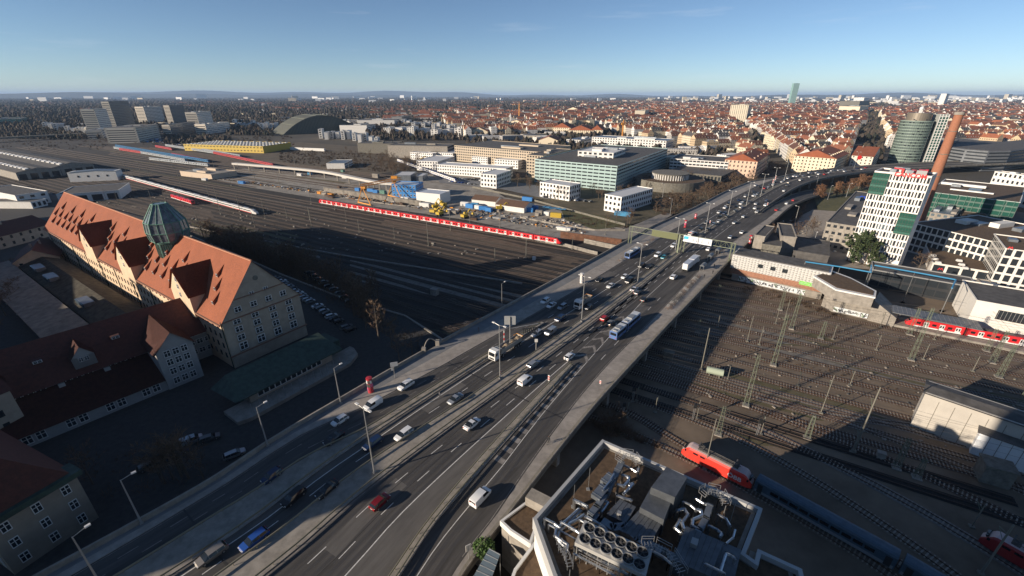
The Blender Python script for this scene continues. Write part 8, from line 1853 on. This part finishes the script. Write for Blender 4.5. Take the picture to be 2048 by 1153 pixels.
for k in range(n):
    c = pa+d_*((k+.5)/n)+Vector((10,3,0)); t = T('avenue_house', 'pale house with red roof, %s in the long bright row along the avenue' % ordn(k), 'house', 'bright houses along the avenue', (c.x,c.y,0), a_)
    wb, rb = MB(), MB(); house(wb,rb,0,0,L_,14,17+(k%3),6,0,(0,1,0)[k%3],(0,2,0,1)[k%4],True); wb.build('wall', WCOL, t); rb.build('roof', RCOL, t)
for k,(x,y,yt) in enumerate([(1569,222,206),(1300,236,222),(1392,250,236),(1640,228,214),(1762,240,226),(1972,262,246),(1220,222,210)]):
    v = P(x,y,0); h = zat(v,yt); t = T('church_tower', '%s slim church tower from the right among the far roofs' % ordn(sorted([-1569,-1300,-1392,-1640,-1762,-1972,-1220]).index(-x)), 'church tower', 'far church towers', (v.x,v.y,0)); w = h*.09
    b = MB(); b.box((0,0,h*.36),(w*2,w*2,h*.72)); b.build('tower_shaft', C['whitew'], t); b = MB(); b.lathe((0,0,h*.72),[(w*1.25,0),(w*.9,h*.06),(w*.25,h*.2),(0,h*.28)],8,0,.39); b.build('spire', C['coppr'] if k%2 else C['tiled'], t)
wb, rb = MB(), MB()
for (d, x, y, L, W, h, ri, an, wi, rf_, det) in rest: house(wb,rb,x,y,L,W,h,ri,an,wi,rf_,d < 1300)
wb.build('distant_houses', WCOL, None, label='walls of the thousands of distant town houses up to the horizon', cat='houses', kind='stuff'); rb.build('distant_roofs', RCOL, None, label='red and brown roofs of the distant town up to the horizon', cat='roofs', kind='stuff')
# large pale blocks near the horizon
wb = MB(); rnd = random.Random(31)
for k in range(300):
    px = rnd.choice([rnd.uniform(1300,2060),rnd.uniform(1300,2060),rnd.uniform(0,2050)]); py = rnd.uniform(198,214) if px > 1300 else rnd.uniform(197,206); v = P(px,py,0); s = v.length/4000
    wb.box((v.x,v.y,rnd.uniform(6,14)*s), (rnd.uniform(16,60)*s, rnd.uniform(10,20)*s, rnd.uniform(8,20)*s if rnd.random() < .93 else 42*s), rnd.uniform(-.4,.6), rnd.choice([4,4,4,1]))
for (a_,b_,c_,d_,n) in [(60,225,735,262,60),(735,232,930,262,34),(925,250,1110,285,40),(1330,300,1480,338,10),(1850,262,2050,300,50)]:
    for k in range(n):
        px, py = rnd.uniform(a_,c_), rnd.uniform(b_,d_); v = P(px,py,0); wb.box((v.x,v.y,4), (rnd.uniform(15,50), 13, rnd.uniform(8,16)), rnd.uniform(-.3,.6), rnd.choice([0,1,3]))
wb.build('distant_blocks', WCOL+[C['white']], None, label='pale apartment and industrial blocks scattered near the horizon', cat='buildings', kind='stuff')
# woods between the houses, out to the horizon
def blob(b, c, r, h, rnd, m=0):
    n = 5; a0 = rnd.random()*6; z = [c[2]+h*.12, c[2]+h*.55, c[2]+h]; rr = [r*.75, r, r*.25]
    R_ = [[(c[0]+rr[l]*rnd.uniform(.7,1.2)*math.cos(a0+k*6.283/n), c[1]+rr[l]*rnd.uniform(.7,1.2)*math.sin(a0+k*6.283/n), z[l]*1.0+rnd.uniform(-.1,.1)*h) for k in range(n)] for l in range(3)]
    for l in range(2):
        for k in range(n): j = (k+1)%n; b.face([R_[l][k],R_[l][j],R_[l+1][j],R_[l+1][k]], m)
    b.face(R_[2], m)
b = MB(); rnd = random.Random(8); WM = [C['wood'], mat('woodland_grey', (0.062,0.048,0.036), 1, 0, .05, .4), mat('woodland_dark', (0.022,0.024,0.014), 1, 0, .05, .4)]
for k in range(30000):
    px = rnd.uniform(-30,2080); t_ = rnd.random(); py = 194+ (t_**1.7)*(66 if px < 900 else 90); v = P(px,py,0)
    if px > 1150 and py > 212 and rnd.random() < .45: continue
    if any(a <= px <= c and b_ <= py <= d for a, b_, c, d in KEEP[1:6]): continue
    s = max(1.0, v.length/1600); blob(b, (v.x+rnd.uniform(-9,9), v.y+rnd.uniform(-20,20), 0), rnd.uniform(3.5,7)*s, rnd.uniform(7,14)*min(s,1.8), rnd, rnd.choices([0,1,2],[5,4,2])[0])
for (x0,x1,y0,y1,n) in [(-20,200,228,280,900),(200,470,228,262,700),(455,640,236,272,700),(620,935,238,282,900),(930,1160,245,300,700),(1340,1480,300,340,160),(1150,1340,290,318,160),(330,460,276,290,120),(1700,1850,236,330,320)]:
    for k in range(n):
        px, py = rnd.uniform(x0,x1), rnd.uniform(y0,y1)
        if 548 < px < 730 and py > 226: continue
        if x0 == 1700 and not (abs(px-(1742+(330-py)*.02)) < 6+(py-236)*.22): continue
        v = P(px,py,0); s = rnd.uniform(.8,1.3)
        blob(b, (v.x, v.y, 0), rnd.uniform(2.4,4.4)*s, rnd.uniform(5,10)*s, rnd, rnd.choices([0,1,2],[5,4,2])[0])
b.build('distant_woods', WM, None, label='bare brown woods and street trees between the distant houses', cat='woods', kind='stuff')
# scrub and bushes along the tracks and wasteland
b = MB()
def scrub(quad, n, r0, r1):
    a, b_, c, d = [P(x,y,0) for x,y in quad]
    for k in range(n):
        u, v = rnd.random(), rnd.random(); p = a.lerp(b_,u).lerp(d.lerp(c,u),v)
        r_ = rnd.uniform(r0,r1)
        for m in range(26):
            dd = Vector((rnd.uniform(-1,1),rnd.uniform(-1,1),rnd.uniform(.15,1.3))).normalized(); q = p+Vector((rnd.uniform(-.3,.3)*r_,rnd.uniform(-.3,.3)*r_,0)); e = q+dd*r_*rnd.uniform(.6,1.2); a_ = dd.orthogonal().normalized()*.05*max(1,r_*.6); b.face([q-a_,q+a_,e+a_*.4,e-a_*.4])
for q, n, r0, r1 in [([(560,300),(800,310),(770,345),(560,325)],500,1.2,3),([(1280,400),(1500,350),(1490,375),(1330,435)],420,1.5,3.2),([(1620,400),(1600,440),(1560,470),(1590,430)],120,1,2.5),([(1500,560),(1640,620),(1700,640),(1480,585)],90,.6,1.6),([(1120,425),(1260,455),(1250,462),(1120,445)],80,.6,1.4),([(1180,840),(1260,860),(1330,900),(1210,870)],90,.6,2),([(400,450),(640,520),(780,680),(500,500)],520,1.2,3.4),([(430,470),(620,540),(600,560),(420,490)],260,2,4),([(1500,690),(2040,830),(2040,850),(1500,705)],60,.3,.7),([(0,280),(220,290),(200,300),(0,300)],120,1,3),([(60,262),(330,285),(330,292),(40,278)],90,3,5.5),([(380,262),(590,272),(590,292),(400,280)],110,3,5.5),([(735,285),(930,300),(925,312),(740,296)],90,3,5),([(1520,352),(1560,340),(1575,330),(1535,325)],50,3,5),([(1060,700),(1180,610),(1170,602),(1040,680)],40,.4,1),([(640,540),(900,700),(860,720),(640,600)],240,1,2.6),([(160,900),(400,880),(420,960),(200,1020)],120,1,2.4)]: scrub(q,n,r0,r1)
b.build('scrub', C['bark'], None, label='bare brown scrub along the tracks, banks and wasteland', cat='scrub', kind='stuff')
# ================= HAZE =================
hm_ = bpy.data.materials.new('haze_air'); hm_.use_nodes = True; n_ = hm_.node_tree; n_.nodes.clear()
vo = n_.nodes.new('ShaderNodeVolumePrincipled'); vo.inputs['Color'].default_value = (0.50,0.70,1.0,1); vo.inputs['Density'].default_value = 4.0e-5; vo.inputs['Anisotropy'].default_value = 0.0
oo = n_.nodes.new('ShaderNodeOutputMaterial'); n_.links.new(vo.outputs[0], oo.inputs['Volume'])
b = MB(); b.box((0,28400,159),(90400,63600,322)); o = b.build('haze', hm_, None, kind='stuff', label='thin pale winter haze over the whole city', cat='haze')
print('objects', len(bpy.data.objects), 'polys', sum(len(m.polygons) for m in bpy.data.meshes))
